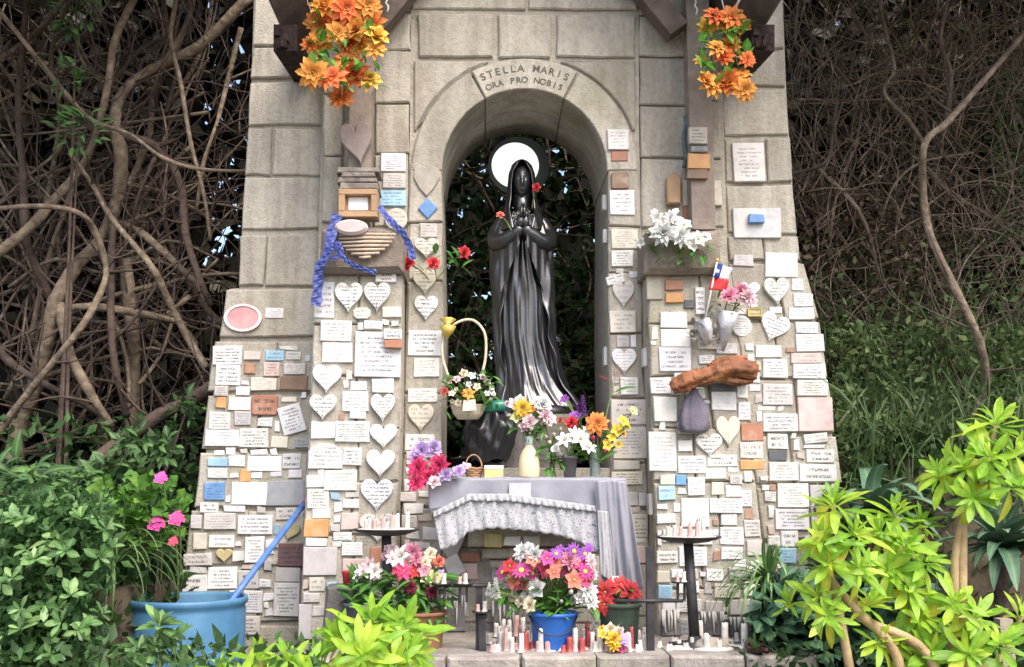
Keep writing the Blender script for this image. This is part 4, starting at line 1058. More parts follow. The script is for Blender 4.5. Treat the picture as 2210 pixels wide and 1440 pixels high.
# sleeves and joined hands
for s in (-1, 1):
    pts = catmull([(-.02+s*.15, -.0, 1.14), (-.02+s*.205, -.04, 1.04), (-.02+s*.175, -.13, .985), (-.02+s*.05, -.205, 1.03), (-.02+s*.03, -.215, 1.06)], 6)
    mb = MB().add(tube(put(pts), [.052, .058, .06, .05, .04, .034], 18, .05, random.Random(5)))
    # hanging cuff with folds
    nu, nv = 14, 12; vv = []
    for j in range(nv):
        for i in range(nu):
            t = i/(nu-1); d = j/(nv-1)
            a = np.array([-.02+s*.19, -.13, .98])*(1-t)+np.array([-.02+s*.045, -.235, 1.06])*t
            vv.append((a[0]-s*.02*d, a[1]-.012*math.sin(t*14+d*2)*d-.01, a[2]-d*(.2*(1-t)+.1)))
    mb.add((put(vv), grid_faces(nu, nv)))
    mb.part('sleeve', M_BRONZE, statue)
    mb = MB()
    mb.add(tube(put([(-.02+s*.026, -.222, 1.1), (-.02+s*.02, -.228, 1.14), (-.02+s*.014, -.232, 1.18)]), [.022, .026, .022], 10))
    for k in range(4):
        L = (.07, .082, .078, .06)[k]; yy = -.262+.02*k
        mb.add(tube(put([(-.02+s*.015, yy, 1.165), (-.02+s*.011, yy, 1.165+L*.5), (-.02+s*.008, yy+.004, 1.165+L)]), [.0095, .0085, .006], 7))
    mb.add(tube(put([(-.02+s*.02, -.205, 1.13), (-.02+s*.018, -.198, 1.165), (-.02+s*.01, -.204, 1.195)]), [.01, .009, .006], 7))
    mb.v = [(a[0], a[1], a[2]-.05) for a in mb.v]
    mb.part('hand', M_BRONZE, statue)
mb = MB().add(lathe([(.29, -.05), (.3, -.04), (.3, -.012), (.28, 0.012)], 40, sb+Vector((.03, 0, 0)), 1, .82)); mb.part('base', M_BRONZE, statue)
# pedestal
pz0 = P(1130, 1034, 0.2).z
mb = MB().add(prism(pxpoly([(1035, 1060), (1240, 1060), (1236, 893), (1040, 893)], 0.12), 0.12, 0.66, 0.02))
M_PED = stone_mat('dark_pedestal', (0.2, 0.19, 0.18), (0.12, 0.11, 0.11), (0.06, 0.06, 0.06))
thing_mesh('pedestal', mb.v, mb.f, [M_PED], 'dark stained stone pedestal under the bronze statue', 'pedestal')

# halo lamp
HY = 0.58
hc = P(1112, 357, HY); hr = M(53, HY)
halo = empty('halo_lamp', hc, 'round white glowing lamp behind the statue\'s head', 'lamp')
m, n, l, b = mat('lamp_diffuser'); b.inputs['Base Color'].default_value = (.85, .85, .85, 1); b.inputs['Emission Color'].default_value = (1, 1, .98, 1); b.inputs['Emission Strength'].default_value = 0.4
def disc_y(c, prof, seg=48):      # lathe about the Y axis: prof (r, y)
    v = []; f = []
    for r_, y in prof:
        for k in range(seg):
            a = 2*math.pi*k/seg; v.append((c.x+r_*math.cos(a), c.y+y, c.z+r_*math.sin(a)))
    for i in range(len(prof)-1):
        for k in range(seg):
            k2 = (k+1) % seg; f.append((i*seg+k, i*seg+k2, (i+1)*seg+k2, (i+1)*seg+k))
    f.append(tuple(range(seg))); f.append(tuple((len(prof)-1)*seg+k for k in range(seg-1, -1, -1)))
    return v, f
MB().add(disc_y(hc, [(hr*.02, -.03), (hr*.6, -.024), (hr*.93, -.012), (hr, 0), (hr*.95, .02)])).part('diffuser', m, halo)
M_DKGREEN = noisy('dark_green_enamel', (.008, .015, .012), (.016, .028, .022), 8, .5, 0)
hc2 = hc+Vector((M(8, HY), .03, 0))
MB().add(disc_y(hc2, [(hr*1.26, -.012), (hr*1.3, 0), (hr*1.28, .02), (hr*.5, .05)])).part('reflector', M_DKGREEN, halo)
ring = [hc2+Vector((hr*1.28*math.cos(t), -.012, hr*1.28*math.sin(t))) for t in np.linspace(0, 2*math.pi, 60)]
MB().add(tube(ring, .006, 8)).part('rim', M_IRON, halo)
MB().add(tube([hc2+Vector((0, .05, 0)), hc2+Vector((0, .1, -.3)), Vector((hc2.x, .68, sb.z))], .014, 8)).part('stem', M_IRON, halo)

# ================================================================ TABLECLOTH
m, n, l, b = mat('grey_satin')
b.inputs['Base Color'].default_value = (.235, .235, .275, 1); b.inputs['Roughness'].default_value = .45; b.inputs['Sheen Weight'].default_value = .3
M_SATIN = m
_tc = n.new('ShaderNodeTexCoord'); _ns = n.new('ShaderNodeTexNoise'); _ns.inputs['Scale'].default_value = 9; _ns.inputs['Detail'].default_value = 5; _ns.inputs['Distortion'].default_value = .3; l.new(_tc.outputs['Object'], _ns.inputs['Vector'])
_bp = n.new('ShaderNodeBump'); _bp.inputs['Strength'].default_value = .5; _bp.inputs['Distance'].default_value = .015; l.new(_ns.outputs['Fac'], _bp.inputs['Height']); l.new(_bp.outputs[0], b.inputs['Normal'])
def lace_mat():
    m, n, l, b = mat('lace')
    uv = n.new('ShaderNodeUVMap'); mp = n.new('ShaderNodeMapping'); l.new(uv.outputs[0], mp.inputs[0]); mp.inputs['Scale'].default_value = (80, 13, 1)
    vo = n.new('ShaderNodeTexVoronoi'); vo.inputs['Scale'].default_value = 1.0; vo.inputs['Randomness'].default_value = .8; l.new(mp.outputs[0], vo.inputs['Vector'])
    r = ramp(n, [(0.2, (0.15, 0.15, 0.17)), (0.45, (0.38, 0.38, 0.40))]); l.new(vo.outputs['Distance'], r.inputs[0])
    l.new(r.outputs[0], b.inputs['Base Color']); b.inputs['Roughness'].default_value = .8
    bp = n.new('ShaderNodeBump'); bp.inputs['Strength'].default_value = .3; bp.inputs['Distance'].default_value = .003; l.new(vo.outputs['Distance'], bp.inputs['Height']); l.new(bp.outputs[0], b.inputs['Normal'])
    return m
M_LACE = lace_mat()
cloth = empty('tablecloth', P(1130, 1034, -.25), 'grey satin altar cloth with a white lace valance and a long drape', 'tablecloth')
def sheet(name, top, bot, Yf, nu=90, nv=26, amp=.012, freq=40, m=M_SATIN, scal=0, ph=0, thick=.003, par=None):
    """hanging cloth between two photo-pixel edges (lists of (px,py)), folds deepen downwards"""
    tx = [p[0] for p in top]; bx = [p[0] for p in bot]
    vs = []; uvs = []
    for j in range(nv):
        for i in range(nu):
            s = i/(nu-1); t = j/(nv-1)
            def ev(L):
                d = np.concatenate([[0], np.cumsum([math.hypot(L[k+1][0]-L[k][0], L[k+1][1]-L[k][1]) for k in range(len(L)-1)])]); d /= d[-1]
                return np.interp(s, d, [p[0] for p in L]), np.interp(s, d, [p[1] for p in L])
            a = ev(top); b_ = ev(bot)
            py = a[1]+(b_[1]-a[1])*t+(scal*abs(math.sin(s*freq*1.1)) if j == nv-1 else 0)
            p = P(a[0]+(b_[0]-a[0])*t, py, Yf)
            fold = amp*(.25+.75*t)*(math.sin(s*freq+ph+t*1.6+1.3*math.sin(s*7))+.5*math.sin(s*freq*1.73+ph*2-t*2)+.35*math.sin(s*freq*3.1+t*5))
            vs.append((p.x, p.y+fold-.004-.01*t, p.z)); uvs.append((s, t))
    o = link(name, mkmesh(name, vs, grid_faces(nu, nv), [m], True, uvs=uvs), par or cloth)
    md = o.modifiers.new('thick', 'SOLIDIFY'); md.thickness = thick; md.offset = 0
    return o
# top sheet lying on the slab, wrapping over the front edge
vs = []; nu, nv = 60, 16
for j in range(nv):
    for i in range(nu):
        s, t = i/(nu-1), j/(nv-1)
        xw = P(926, 1030, -.47).x+(P(1350, 1030, -.47).x-P(926, 1030, -.47).x)*s
        y = -.06-.41*t
        vs.append((xw, y, altar_z+.007+.003*math.sin(s*31+t*9)*math.sin(t*7+s*3)))
for i in range(nu):
    p = vs[(nv-1)*nu+i]; vs.append((p[0], -.482, p[2]-.012))
o = link('top_sheet', mkmesh('top_sheet', vs, grid_faces(nu, nv+1), [M_SATIN], True), cloth); md = o.modifiers.new('t', 'SOLIDIFY'); md.thickness = .004; md.offset = 0
sheet('front_sheet', [(924, 1036), (1000, 1035), (1130, 1034), (1352, 1034)], [(926, 1100), (985, 1092), (1060, 1105), (1200, 1110), (1300, 1140), (1350, 1130)], -.486, amp=.011, freq=19)
sheet('lace_valance', [(936, 1112), (985, 1090), (1012, 1076), (1100, 1077), (1200, 1090), (1280, 1100), (1300, 1100)], [(950, 1186), (985, 1172), (1010, 1146), (1060, 1137), (1130, 1142), (1200, 1152), (1240, 1164), (1275, 1180), (1312, 1200)], -.505, nu=160, nv=20, amp=.007, freq=48, m=M_LACE, scal=4)
sheet('lace_ruffle', [(936, 1104), (985, 1080), (1012, 1066), (1100, 1066), (1200, 1080), (1285, 1092)], [(936, 1116), (985, 1094), (1012, 1080), (1100, 1081), (1200, 1094), (1285, 1104)], -.512, nu=200, nv=6, amp=.009, freq=95, m=M_LACE, scal=2)
sheet('side_drape', [(1282, 1038), (1320, 1036), (1352, 1040)], [(1300, 1266), (1345, 1284), (1388, 1270)], -.53, nu=60, nv=50, amp=.018, freq=13, ph=1.2)
sheet('lace_tail', [(1290, 1102), (1312, 1104)], [(1296, 1240), (1330, 1262)], -.545, nu=24, nv=40, amp=.008, freq=9, m=M_LACE)
v, f = prism(pxpoly([(1098, 1078), (1146, 1077), (1146, 1042), (1099, 1043)], -.505), -.507, -.504, .0005)
thing_mesh('paper_note', v, f, [noisy('paper', (.42, .43, .46), (.5, .51, .53), 20, .8, 0)], 'pale square paper note pinned to the front of the altar cloth', 'note')

# ================================================================ IRON CANDLE STANDS, RACKS, CANDLES
ZP = 0.17
plat.location.z = ZG
M_WAX = noisy('wax', (.5, .47, .43), (.72, .69, .64), 30, .5, .4, 40, dist=.004)
M_WAXR = noisy('red_wax', (.3, .045, .045), (.45, .1, .09), 18, .4, .2, 40, dist=.004)
M_WAXP = noisy('pink_wax', (.45, .26, .24), (.6, .4, .37), 18, .4, .2, 40, dist=.004)
M_WICK = noisy('wick', (.02, .02, .02), (.04, .03, .03), 20, .9, 0)
def candle(p, r, h, m, label, group, melted=True):
    e = []
    rnd = random.Random(int(p.x*1e5)+int(h*1e5))
    prof = [(r*1.5, 0), (r*1.25, .004), (r*1.02, .012), (r, h*.35), (r*.97, h*.8), (r*.9, h*.97), (r*.55, h), (r*.1, h-.006)]
    v, f = lathe(prof, 12)
    v = [Vector(a) for a in v]
    ang = rnd.uniform(0, 6)
    for a in v:       # drips and lean
        t = a.z/h
        k = 1+.16*math.sin(3*math.atan2(a.y, a.x)+ang)*(1-t)+rnd.uniform(-.05, .05)
        a.x *= k; a.y *= k
        a.x += .12*r*t*math.sin(ang)*2; a.z += .002*math.sin(2*math.atan2(a.y, a.x)+ang)*(t > .9)
    me = mkmesh('candle', v, f, [m], True)
    o = bpy.data.objects.new('candle', me); o.location = p; COL.objects.link(o); setp(o, label, 'candle', group)
    wv, wf = tube([Vector((0, 0, h-.008)), Vector((.001, 0, h+.008)), Vector((.003, 0, h+.014))], .0016, 5)
    wk = bpy.data.objects.new('wick', mkmesh('wick', wv, wf, [M_WICK])); COL.objects.link(wk); wk.parent = o
def stand(px, py_plate, rpx, px_foot, py_foot, label, who):
    Yp = PG(px_foot, py_foot, ZP).y
    top = P(px, py_plate, Yp); foot = P(px_foot, py_foot, Yp); foot.z = ZP
    r = M(rpx, Yp)
    t = empty('candle_stand', foot, label, 'candle stand')
    prof = [(.02, -.032), (r*.3, -.03), (r*.62, -.022), (r*.86, -.008), (r, 0), (r*1.005, .006), (r*.985, .007), (r*.85, -.001), (r*.5, -.01), (.0, -.014)]
    MB().add(lathe(prof, 48, top, cap=False)).part('dish', M_IRON, t)
    MB().add(tube([foot+Vector((0, 0, .0)), top+Vector((0, 0, -.026))], [.028, .025], 16)).part('post', M_IRON, t)
    MB().add(lathe([(.13, 0), (.13, .01), (.04, .02), (.03, .05)], 28, foot)).part('foot', M_IRON, t)
    MB().add(lathe([(r*.93, -.003), (r*.8, .008), (r*.4, .006), (0.01, .009)], 32, top, cap=False)).part('wax_pool', M_WAX, t)
    for k in range(15):
        a = k*2.4+.4; rr = r*(.3+.52*((k*.618) % 1))
        h = .035+.06*((k*.37) % 1)
        m_ = (M_WAX, M_WAX, M_WAXP, M_WAX, M_WAX)[k % 5]
        candle(top+Vector((rr*math.cos(a), rr*math.sin(a), -.002)), .009+.004*((k*.71) % 1), h, m_,
               f"{'tall' if h > .075 else 'short'} {'pink' if m_ is M_WAXP else 'white'} candle stub on the {who} candle stand", f"{'tall' if h > .075 else 'short'} {'pink' if m_ is M_WAXP else 'white'} candle stubs on the {who} stand")
    return t
stand(834, 1144, 71, 838, 1392, 'upright iron candle stand with a shallow dish beside the clay flower pot', 'upright')
stand(1485, 1160, 70, 1500, 1394, 'leaning iron candle stand with a shallow dish before the driftwood-side column', 'leaning')
def rack(pts_up, bar_, trays, label):
    Yp = PG(pts_up[0][0], pts_up[0][1], ZP).y
    a = P(pts_up[0][0], pts_up[0][1], Yp); a.z = ZP
    t = empty('candle_rack', a, label, 'candle rack')
    b_ = P(pts_up[1][0], pts_up[1][1], Yp)
    MB().add(bar(a, b_, .035, .035)).part('post', M_IRON, t, False)
    a2, b2 = P(bar_[0][0], bar_[0][1], Yp-.02), P(bar_[1][0], bar_[1][1], Yp-.02)
    MB().add(tube([a2, b2], .009, 8)).part('bar', M_IRON, t)
    for (x, y, y2) in trays:
        q = P(x, y, Yp-.02)
        for dx in (-7, 7):
            MB().add(tube(catmull([P(x+dx, y2, Yp-.02), P(x+dx*1.05, (y+y2)/2, Yp-.02), P(x+dx, y, Yp-.02)], 4), .007, 7)).part('prong', M_IRON, t)
        MB().add(lathe([(.045, 0), (.05, .004), (.05, .008), (.04, .006), (0.01, .005)], 20, q, cap=False)).part('tray', M_IRON, t)
        candle(q+Vector((.012, 0, .004)), .011, .05, M_WAX, label.replace('iron candle rack', 'white candle on the iron rack'), 'candles on the iron racks')
        candle(q+Vector((-.018, .005, .004)), .010, .035, M_WAXP, label.replace('iron candle rack', 'pink candle on the iron rack'), 'candles on the iron racks')
    return t
rack([(1404, 1404), (1402, 1180)], ((1322, 1297), (1474, 1297)), [(1470, 1258, 1297)], 'iron candle rack beside the red flowers')
rack([(1034, 1402), (1034, 1262)], ((938, 1264), (1052, 1264)), [(1000, 1262, 1300), (952, 1262, 1298)], 'iron candle rack behind the clay flower pot')
rack([(1042, 1404), (1040, 1326)], ((1026, 1330), (1052, 1330)), [(1040, 1322, 1334)], 'short iron candle rack in front of the wall below the altar')
# candles standing on the platform
k = 0
for px in range(1060, 1408, 8):
    for row in range(3):
        k += 1
        x = px+random.uniform(-5, 5); y = (1405, 1390, 1378)[row]+random.uniform(-5, 4)
        if row >= 1 and 1130 < x < 1262: continue
        if row >= 1 and k % 2: continue
        p = PG(x, y, ZP)
        h = random.choice((.035, .05, .07, .09, .11)); m_ = random.choice((M_WAX, M_WAX, M_WAXR, M_WAXP, M_WAX))
        cn = {id(M_WAX): 'white', id(M_WAXR): 'red', id(M_WAXP): 'pink'}[id(m_)]
        hn = 'tall' if h > .085 else ('low' if h < .055 else 'half burnt')
        wh = 'in front of the blue bucket' if 1110 < x < 1270 else ('before the red flowers' if x >= 1270 else 'beside the short candle rack')
        candle(p, random.uniform(.010, .016), h, m_, f'{hn} {cn} candle on the platform {wh}', f'{hn} {cn} candles on the platform {wh}')
for px in range(1428, 1625, 12):
    x = px+random.uniform(-6, 6); p = PG(x, 1396+random.uniform(-12, 8), ZP); h = random.choice((.03, .045, .08, .12))
    hn = 'tall' if h > .07 else 'low'
    candle(p, random.uniform(.012, .018), h, M_WAX, f'{hn} white candle on the platform below the driftwood-side column', f'{hn} white candles on the platform below the driftwood-side column')
# wax puddles
wp = MB()
for (x, y, r) in ((1090, 1400, .07), (1180, 1404, .08), (1260, 1402, .06), (1340, 1404, .07), (1470, 1400, .08), (1540, 1402, .1), (1600, 1398, .07)):
    c = PG(x, y, ZP); wp.add(lathe([(r, 0.001), (r*.95, .006), (r*.6, .012), (.005, .015)], 16, (c.x, c.y, ZP), 1, .6, cap=False))
ob = link('spilt_wax', wp.mesh('spilt_wax', [M_WAX], True)); setp(ob, 'pale puddles of spilt candle wax on the platform', 'wax', kind='stuff')

# ================================================================ OTHER OFFERINGS
# driftwood log resting on the wall plaques
Yd = YC-.1
pts = catmull([P(1450, 840, Yd), P(1480, 824, Yd-.02), P(1530, 810, Yd-.03), P(1575, 796, Yd-.02), P(1628, 802, Yd+.01)], 12)
M_DRIFT = noisy('driftwood', (.09, .035, .02), (.27, .10, .04), 9, .6, 1.0, 30, c3=(.42, .2, .08))
from mathutils import noise as mnoise
def gnarl(pts, radii):
    v, f = tube(pts, radii, 26)
    n = len(pts); out = []
    for i, a in enumerate(v):
        c = Vector(pts[min(i//26, n-1)]); d = Vector(a)-c
        k = i % 26
        r = 1+.30*mnoise.noise(Vector((k*.55, i//26*.12, 1.7)))+.22*mnoise.noise(Vector((k*1.3, i//26*.3, 5.1)))+.12*mnoise.noise(Vector(a)*60)
        out.append(c+d*r)
    return out, f
rnd = random.Random(3)
lg = empty('driftwood_log', P(1540, 820, Yd), 'reddish brown driftwood log hung across the driftwood-side column plaques', 'driftwood')
MB().add(gnarl(pts, [M(12, Yd), M(20, Yd), M(17, Yd), M(22, Yd), M(21, Yd)])).part('trunk', M_DRIFT, lg)
MB().add(gnarl(catmull([P(1535, 800, Yd), P(1560, 780, Yd-.02), P(1612, 774, Yd-.01)], 10), [M(13, Yd), M(10, Yd), M(6, Yd)])).part('branch', M_DRIFT, lg)
MB().add(gnarl(catmull([P(1550, 812, Yd), P(1590, 824, Yd-.02), P(1624, 822, Yd)], 10), [M(10, Yd), M(9, Yd), M(5, Yd)])).part('branch', M_DRIFT, lg)
# grey cloth pouch hanging below it
c = P(1496, 935, YC-.07); H = P(1496, 840, YC-.07).z-c.z
prof = [(.01, 0), (.06, .004), (.08, .02), (.084, .05), (.08, .09), (.07, .13), (.055, .17), (.034, .21), (.02, .235), (.03, H)]
v, f = lathe(prof, 36, (0, 0, 0), 1, .55)
v = [((a[0]*(1+.13*math.sin(7*math.atan2(a[1], a[0])+a[2]*16)+.08*math.sin(15*math.atan2(a[1], a[0])-a[2]*22)))+.12*(a[2]/H)*.1, a[1]*(1+.12*math.sin(9*math.atan2(a[1], a[0])+a[2]*9)), a[2]) for a in v]
pou = thing_mesh('cloth_pouch', [(a[0]+c.x, a[1]+c.y, a[2]+c.z) for a in v], f, [noisy('mauve_cloth', (.10, .09, .12), (.2, .18, .22), 8, .85, .3, 60)], 'mauve grey cloth pouch hanging under the driftwood log', 'pouch', smooth=True)
# heart-shaped stone leaning on the left post, stacked slates, framed card, oval stone, grooved wooden heart on the ledge
def slab(name, poly_px, Yf, th_, m, label, cat, bev=.008, rows=None):
    v, f = prism(pxpoly(poly_px, Yf), Yf-th_, Yf, bev)
    return thing_mesh(name, v, f, [m], label, cat)
def heart_px(x0, y0, x1, y1, rot=0):
    w, h = (x1-x0)/2, (y1-y0)/2; cx, cy = (x0+x1)/2, (y0+y1)/2
    return [(cx+a*math.cos(R(rot))-b*math.sin(R(rot)), cy-(a*math.sin(R(rot))+b*math.cos(R(rot)))) for a, b in shape_poly('heart', w, h)]
M_HST = noisy('mauve_stone', (.24, .19, .17), (.34, .28, .25), 7, .85, .3, 40)
slab('heart_stone', heart_px(738, 268, 808, 362, 10), -.16, .05, M_HST, 'big mauve grey stone heart leaning on a timber post', 'heart stone', .005)
slates = empty('slate_stack', P(772, 410, -.25), 'stack of rough weathered slates under the big stone heart', 'slates')
M_SLATE = noisy('weathered_slate', (.12, .1, .085), (.3, .27, .24), 12, .85, .6, 30)
for i, (y0, y1, x0, x1) in enumerate(((396, 411, 732, 818), (384, 396, 728, 816), (374, 385, 736, 812), (362, 374, 726, 820))):
    v, f = prism(pxpoly([(x0, y1), (x1, y1-1), (x1-3, y0+1), (x0+4, y0)], -.27), -.28-random.uniform(0, .02), -.1, .006); link('slate', mkmesh('slate', v, f, [M_SLATE]), slates)
fr = empty('framed_card', P(772, 472, -.3), 'wooden box frame holding a white card on the ribboned ledge', 'picture frame')
for (a, b_, c_, d_) in ((732, 412, 816, 424), (732, 460, 816, 472), (732, 424, 746, 460), (802, 424, 816, 460)):
    v, f = prism(pxpoly(rect(a, b_, c_, d_), -.3), -.34, -.22, .004); link('frame_side', mkmesh('frame_side', v, f, [M_WOODL]), fr)
v, f = prism(pxpoly(rect(744, 422, 804, 462), -.29), -.29, -.24, .001); link('backing', mkmesh('backing', v, f, [M_WOODL]), fr)
v, f = prism(pxpoly(rect(752, 426, 794, 454), -.295), -.296, -.29, .001); link('card', mkmesh('card', v, f, [noisy('white_card', (.82, .83, .85), (.86, .86, .86), 5, .6, 0)]), fr)
ov = [(760+36*math.cos(t), 494-17*math.sin(t)) for t in np.linspace(0, 2*math.pi, 24, endpoint=False)]
slab('oval_stone', ov, -.34, .05, noisy('pinkish_stone', (.42, .35, .34), (.55, .47, .46), 9, .7, .2, 40), 'smooth pinkish oval stone lying against the ribboned ledge', 'stone', .015)
gh = empty('grooved_heart', P(790, 555, -.33), 'rustic heart made of pale split sticks on the ribboned ledge', 'wooden heart')
for i in range(7):
    t = i/6; w_ = 62*math.sqrt(max(.04, 1-t**1.5)); cx = 792-4*t
    a, b_ = P(cx-w_, 508+i*8, -.345), P(cx+w_, 506+i*8, -.345)
    MB().add(tube([a, a.lerp(b_, .5)+Vector((0, -.006, random.uniform(-.004, .004))), b_], [.007, .009, .007], 7)).part('stick', noisy('split_stick', (.4, .3, .22), (.55, .44, .34), 20, .8, .3) if i == 0 else bpy.data.materials['split_stick'], gh)
# blue ribbons
M_RIB = noisy('blue_ribbon', (.035, .05, .2), (.09, .12, .36), 14, .5, .3, 25)
def ribbon(pts, wpx, Yf, label, twist=.6):
    c_ = catmull([P(x, y, Yf-(d if len(q_) else 0)) for (x, y, *q_) in pts for d in [q_[0] if q_ else 0]], 8)
    v = []; n = len(c_)
    for i, p in enumerate(c_):
        t = (c_[min(i+1, n-1)]-c_[max(i-1, 0)]).normalized()
        s = t.cross(Vector((0, -1, 0))).normalized()
        a = math.sin(i*.21+1)*twist*.8
        s = (s*math.cos(a)+Vector((0, -1, 0))*math.sin(a))
        h = s*M(wpx, Yf)/2*(1+.12*math.sin(i*.9))
        cr = Vector((0, -.006*math.sin(i*1.7), 0))
        v += [p-h, p-h*.3+cr, p+h*.3-cr, p+h]
    f = [(4*i+k, 4*i+k+1, 4*i+k+5, 4*i+k+4) for i in range(n-1) for k in range(3)]
    o = thing_mesh('ribbon', v, f, [M_RIB], label, 'ribbon')
    md = o.modifiers.new('t', 'SOLIDIFY'); md.thickness = .0012
    return o
ribbon([(728, 462, .02), (716, 500, .04), (706, 545, .05), (690, 578, .03), (686, 620, .0), (682, 660, .0)], 22, -.34, 'broad blue ribbon hanging from the ribboned ledge frame')
ribbon([(722, 530, .03), (740, 555, .03), (770, 576, .01), (812, 588, .02)], 11, -.335, 'thin blue ribbon trailing along the front of the ribboned ledge')
ribbon([(818, 446, .0), (842, 476, .02), (868, 502, .03), (884, 532, .02), (892, 560, .02)], 15, -.3, 'blue ribbon slanting from the frame to the red roses')
ribbon([(715, 560, .03), (735, 545, .045), (728, 525, .05), (712, 540, .04)], 12, -.36, 'looped blue ribbon knot on the ribboned ledge')
# brown wooden figure board on the right pier
slab('wood_board', [(1437, 444), (1466, 444), (1468, 388), (1452, 376), (1436, 388)], -.02, .05, M_WOODL, 'upright brown wooden board fixed beside the cream plaque', 'board')
# green striped cord hanging at the right post
a = [P(1478+3*math.sin(i*1.3), 250+i*14, -.06) for i in range(9)]
v, f = tube(catmull(a, 3), .011, 8); thing_mesh('hanging_cord', v, f, [noisy('teal_cord', (.05, .1, .11), (.12, .19, .2), 30, .8, .3)], 'dark teal cord hanging beside the post with nailed tiles', 'cord', smooth=True)

# ---- blue barrel with a pole
bp_ = P(406, 1288, -.62); br = M(120, -.62)
M_BARREL = noisy('blue_plastic', (.045, .14, .26), (.075, .2, .34), 5, .45, .12, 20, c3=(.13, .26, .38))
bar_t = empty('barrel', (bp_.x, bp_.y, ZG), 'open blue plastic barrel at the foot of the barrel-side buttress', 'barrel')
H = bp_.z-ZG
prof = [(br*.92, 0), (br*.97, .03), (br*.985, H*.3), (br*1.0, H*.33), (br*1.0, H*.36), (br*.985, H*.39), (br*.985, H*.62), (br*1.0, H*.65), (br*1.0, H*.68), (br*.985, H*.71), (br*.975, H*.93), (br*.96, H*.955), (br*1.0, H*.965), (br*1.01, H*.985), (br, H), (br*.955, H), (br*.94, H*.98), (br*.93, H*.5), (br*.9, .03), (.01, .02)]
v, f = lathe(prof, 56, bar_t.location, cap=False); f.append(tuple(range(55, -1, -1)))
v = [Vector(a) for a in v]
for a in v:
    ang = math.atan2(a.y-bp_.y, a.x-bp_.x); k = 1+.012*math.sin(2*ang+.5)*((a.z-ZG)/H)
    a.x = bp_.x+(a.x-bp_.x)*k; a.y = bp_.y+(a.y-bp_.y)*k
link('drum', mkmesh('drum', v, f, [M_BARREL], True), bar_t)
v, f = lathe([(br*.925, H*.8), (.005, H*.8)], 40, bar_t.location, cap=False); link('water', mkmesh('water', v, f, [noisy('dark_water', (.03, .05, .06), (.04, .06, .07), 2, .1, 0)]), bar_t)
a = P(500, 1296, -.56); b_ = P(656, 1088, -.08)
d = (a-b_).normalized(); a2 = a+d*.45
pole = empty('pole', a2, 'blue pole leaning out of the barrel against the column', 'pole')
MB().add(tube([a2, b_], .017, 14)).part('shaft', noisy('blue_paint', (.04, .11, .36), (.08, .18, .48), 16, .45, .2, 40, c3=(.16, .26, .5)), pole)
MB().add(tube([b_, b_-d*.05], [.018, .013], 12)).part('red_cap', noisy('red_rubber', (.4, .03, .05), (.5, .05, .08), 6, .5, 0), pole)

# ---- things on the altar
def onalt(px, py, Y=-.3): return P(px, py, Y)
def alt(px, Y): p = P(px, 1034, Y); return Vector((p.x, Y, altar_z+.009))
c = alt(1142, -.34)
vase = empty('vase', c, 'tapering cream ceramic vase holding mixed flowers on the altar', 'vase')
hs = (P(1142, 962, -.34).z-c.z)
M_CREAM = noisy('cream_ceramic', (.62, .47, .28), (.74, .6, .38), 6, .45, .1, 40, c3=(.78, .66, .45))
MB().add(lathe([(.054, 0), (.058, .01), (.057, hs*.4), (.05, hs*.68), (.034, hs*.88), (.022, hs*.97), (.024, hs), (.016, hs), (.014, hs*.8)], 28, c)).part('body', M_CREAM, vase)
MB().add(lathe([(.021, hs), (.022, hs+.05), (.019, hs+.05), (.018, hs)], 20, c)).part('glass_neck', noisy('pale_glass', (.5, .56, .58), (.6, .66, .68), 5, .15, 0), vase)
c = alt(1230, -.33); hp = P(1230, 990, -.33).z-c.z
gpot = empty('flower_pot', c, 'small dark grey pot of white lilies on the altar', 'flower pot')
MB().add(lathe([(.03, 0), (.042, hp), (.046, hp), (.046, hp+.012), (.038, hp+.012), (.036, hp*.8)], 24, c)).part('pot', noisy('grey_pot', (.11, .1, .1), (.17, .16, .16), 7, .6, .1), gpot)
c = alt(1284, -.3); jh = P(1284, 968, -.3).z-c.z
jar = empty('glass_jar', c, 'clear greenish glass jar of tall flowers on the altar', 'jar')
m, n, l, b = mat('clear_glass'); b.inputs['Base Color'].default_value = (.75, .85, .82, 1); b.inputs['Roughness'].default_value = .05; b.inputs['Transmission Weight'].default_value = .85; b.inputs['IOR'].default_value = 1.3
M_GLASS = m
MB().add(lathe([(.026, 0), (.028, .006), (.027, jh*.9), (.029, jh), (.025, jh), (.023, .012)], 22, c)).part('body', M_GLASS, jar)
v, f = prism(pxpoly(rect(1046, 994, 1086, 1024), -.3), -.35, -.28, .004)
bx = empty('small_box', alt(1066, -.32), 'small yellow and white box on the altar', 'box')
zb = alt(1066, -.32).z
xa, xb = P(1046, 1010, -.35).x, P(1086, 1010, -.35).x
MB().add(box(xa, xb, -.35, -.28, zb, zb+.045)).part('carton', noisy('yellow_card', (.65, .45, .18), (.75, .55, .25), 12, .6, 0), bx, False)
MB().add(box(xa-.002, xb+.002, -.352, -.278, zb+.046, zb+.066)).part('lid', noisy('white_card2', (.7, .66, .68), (.78, .74, .75), 12, .6, 0), bx, False)
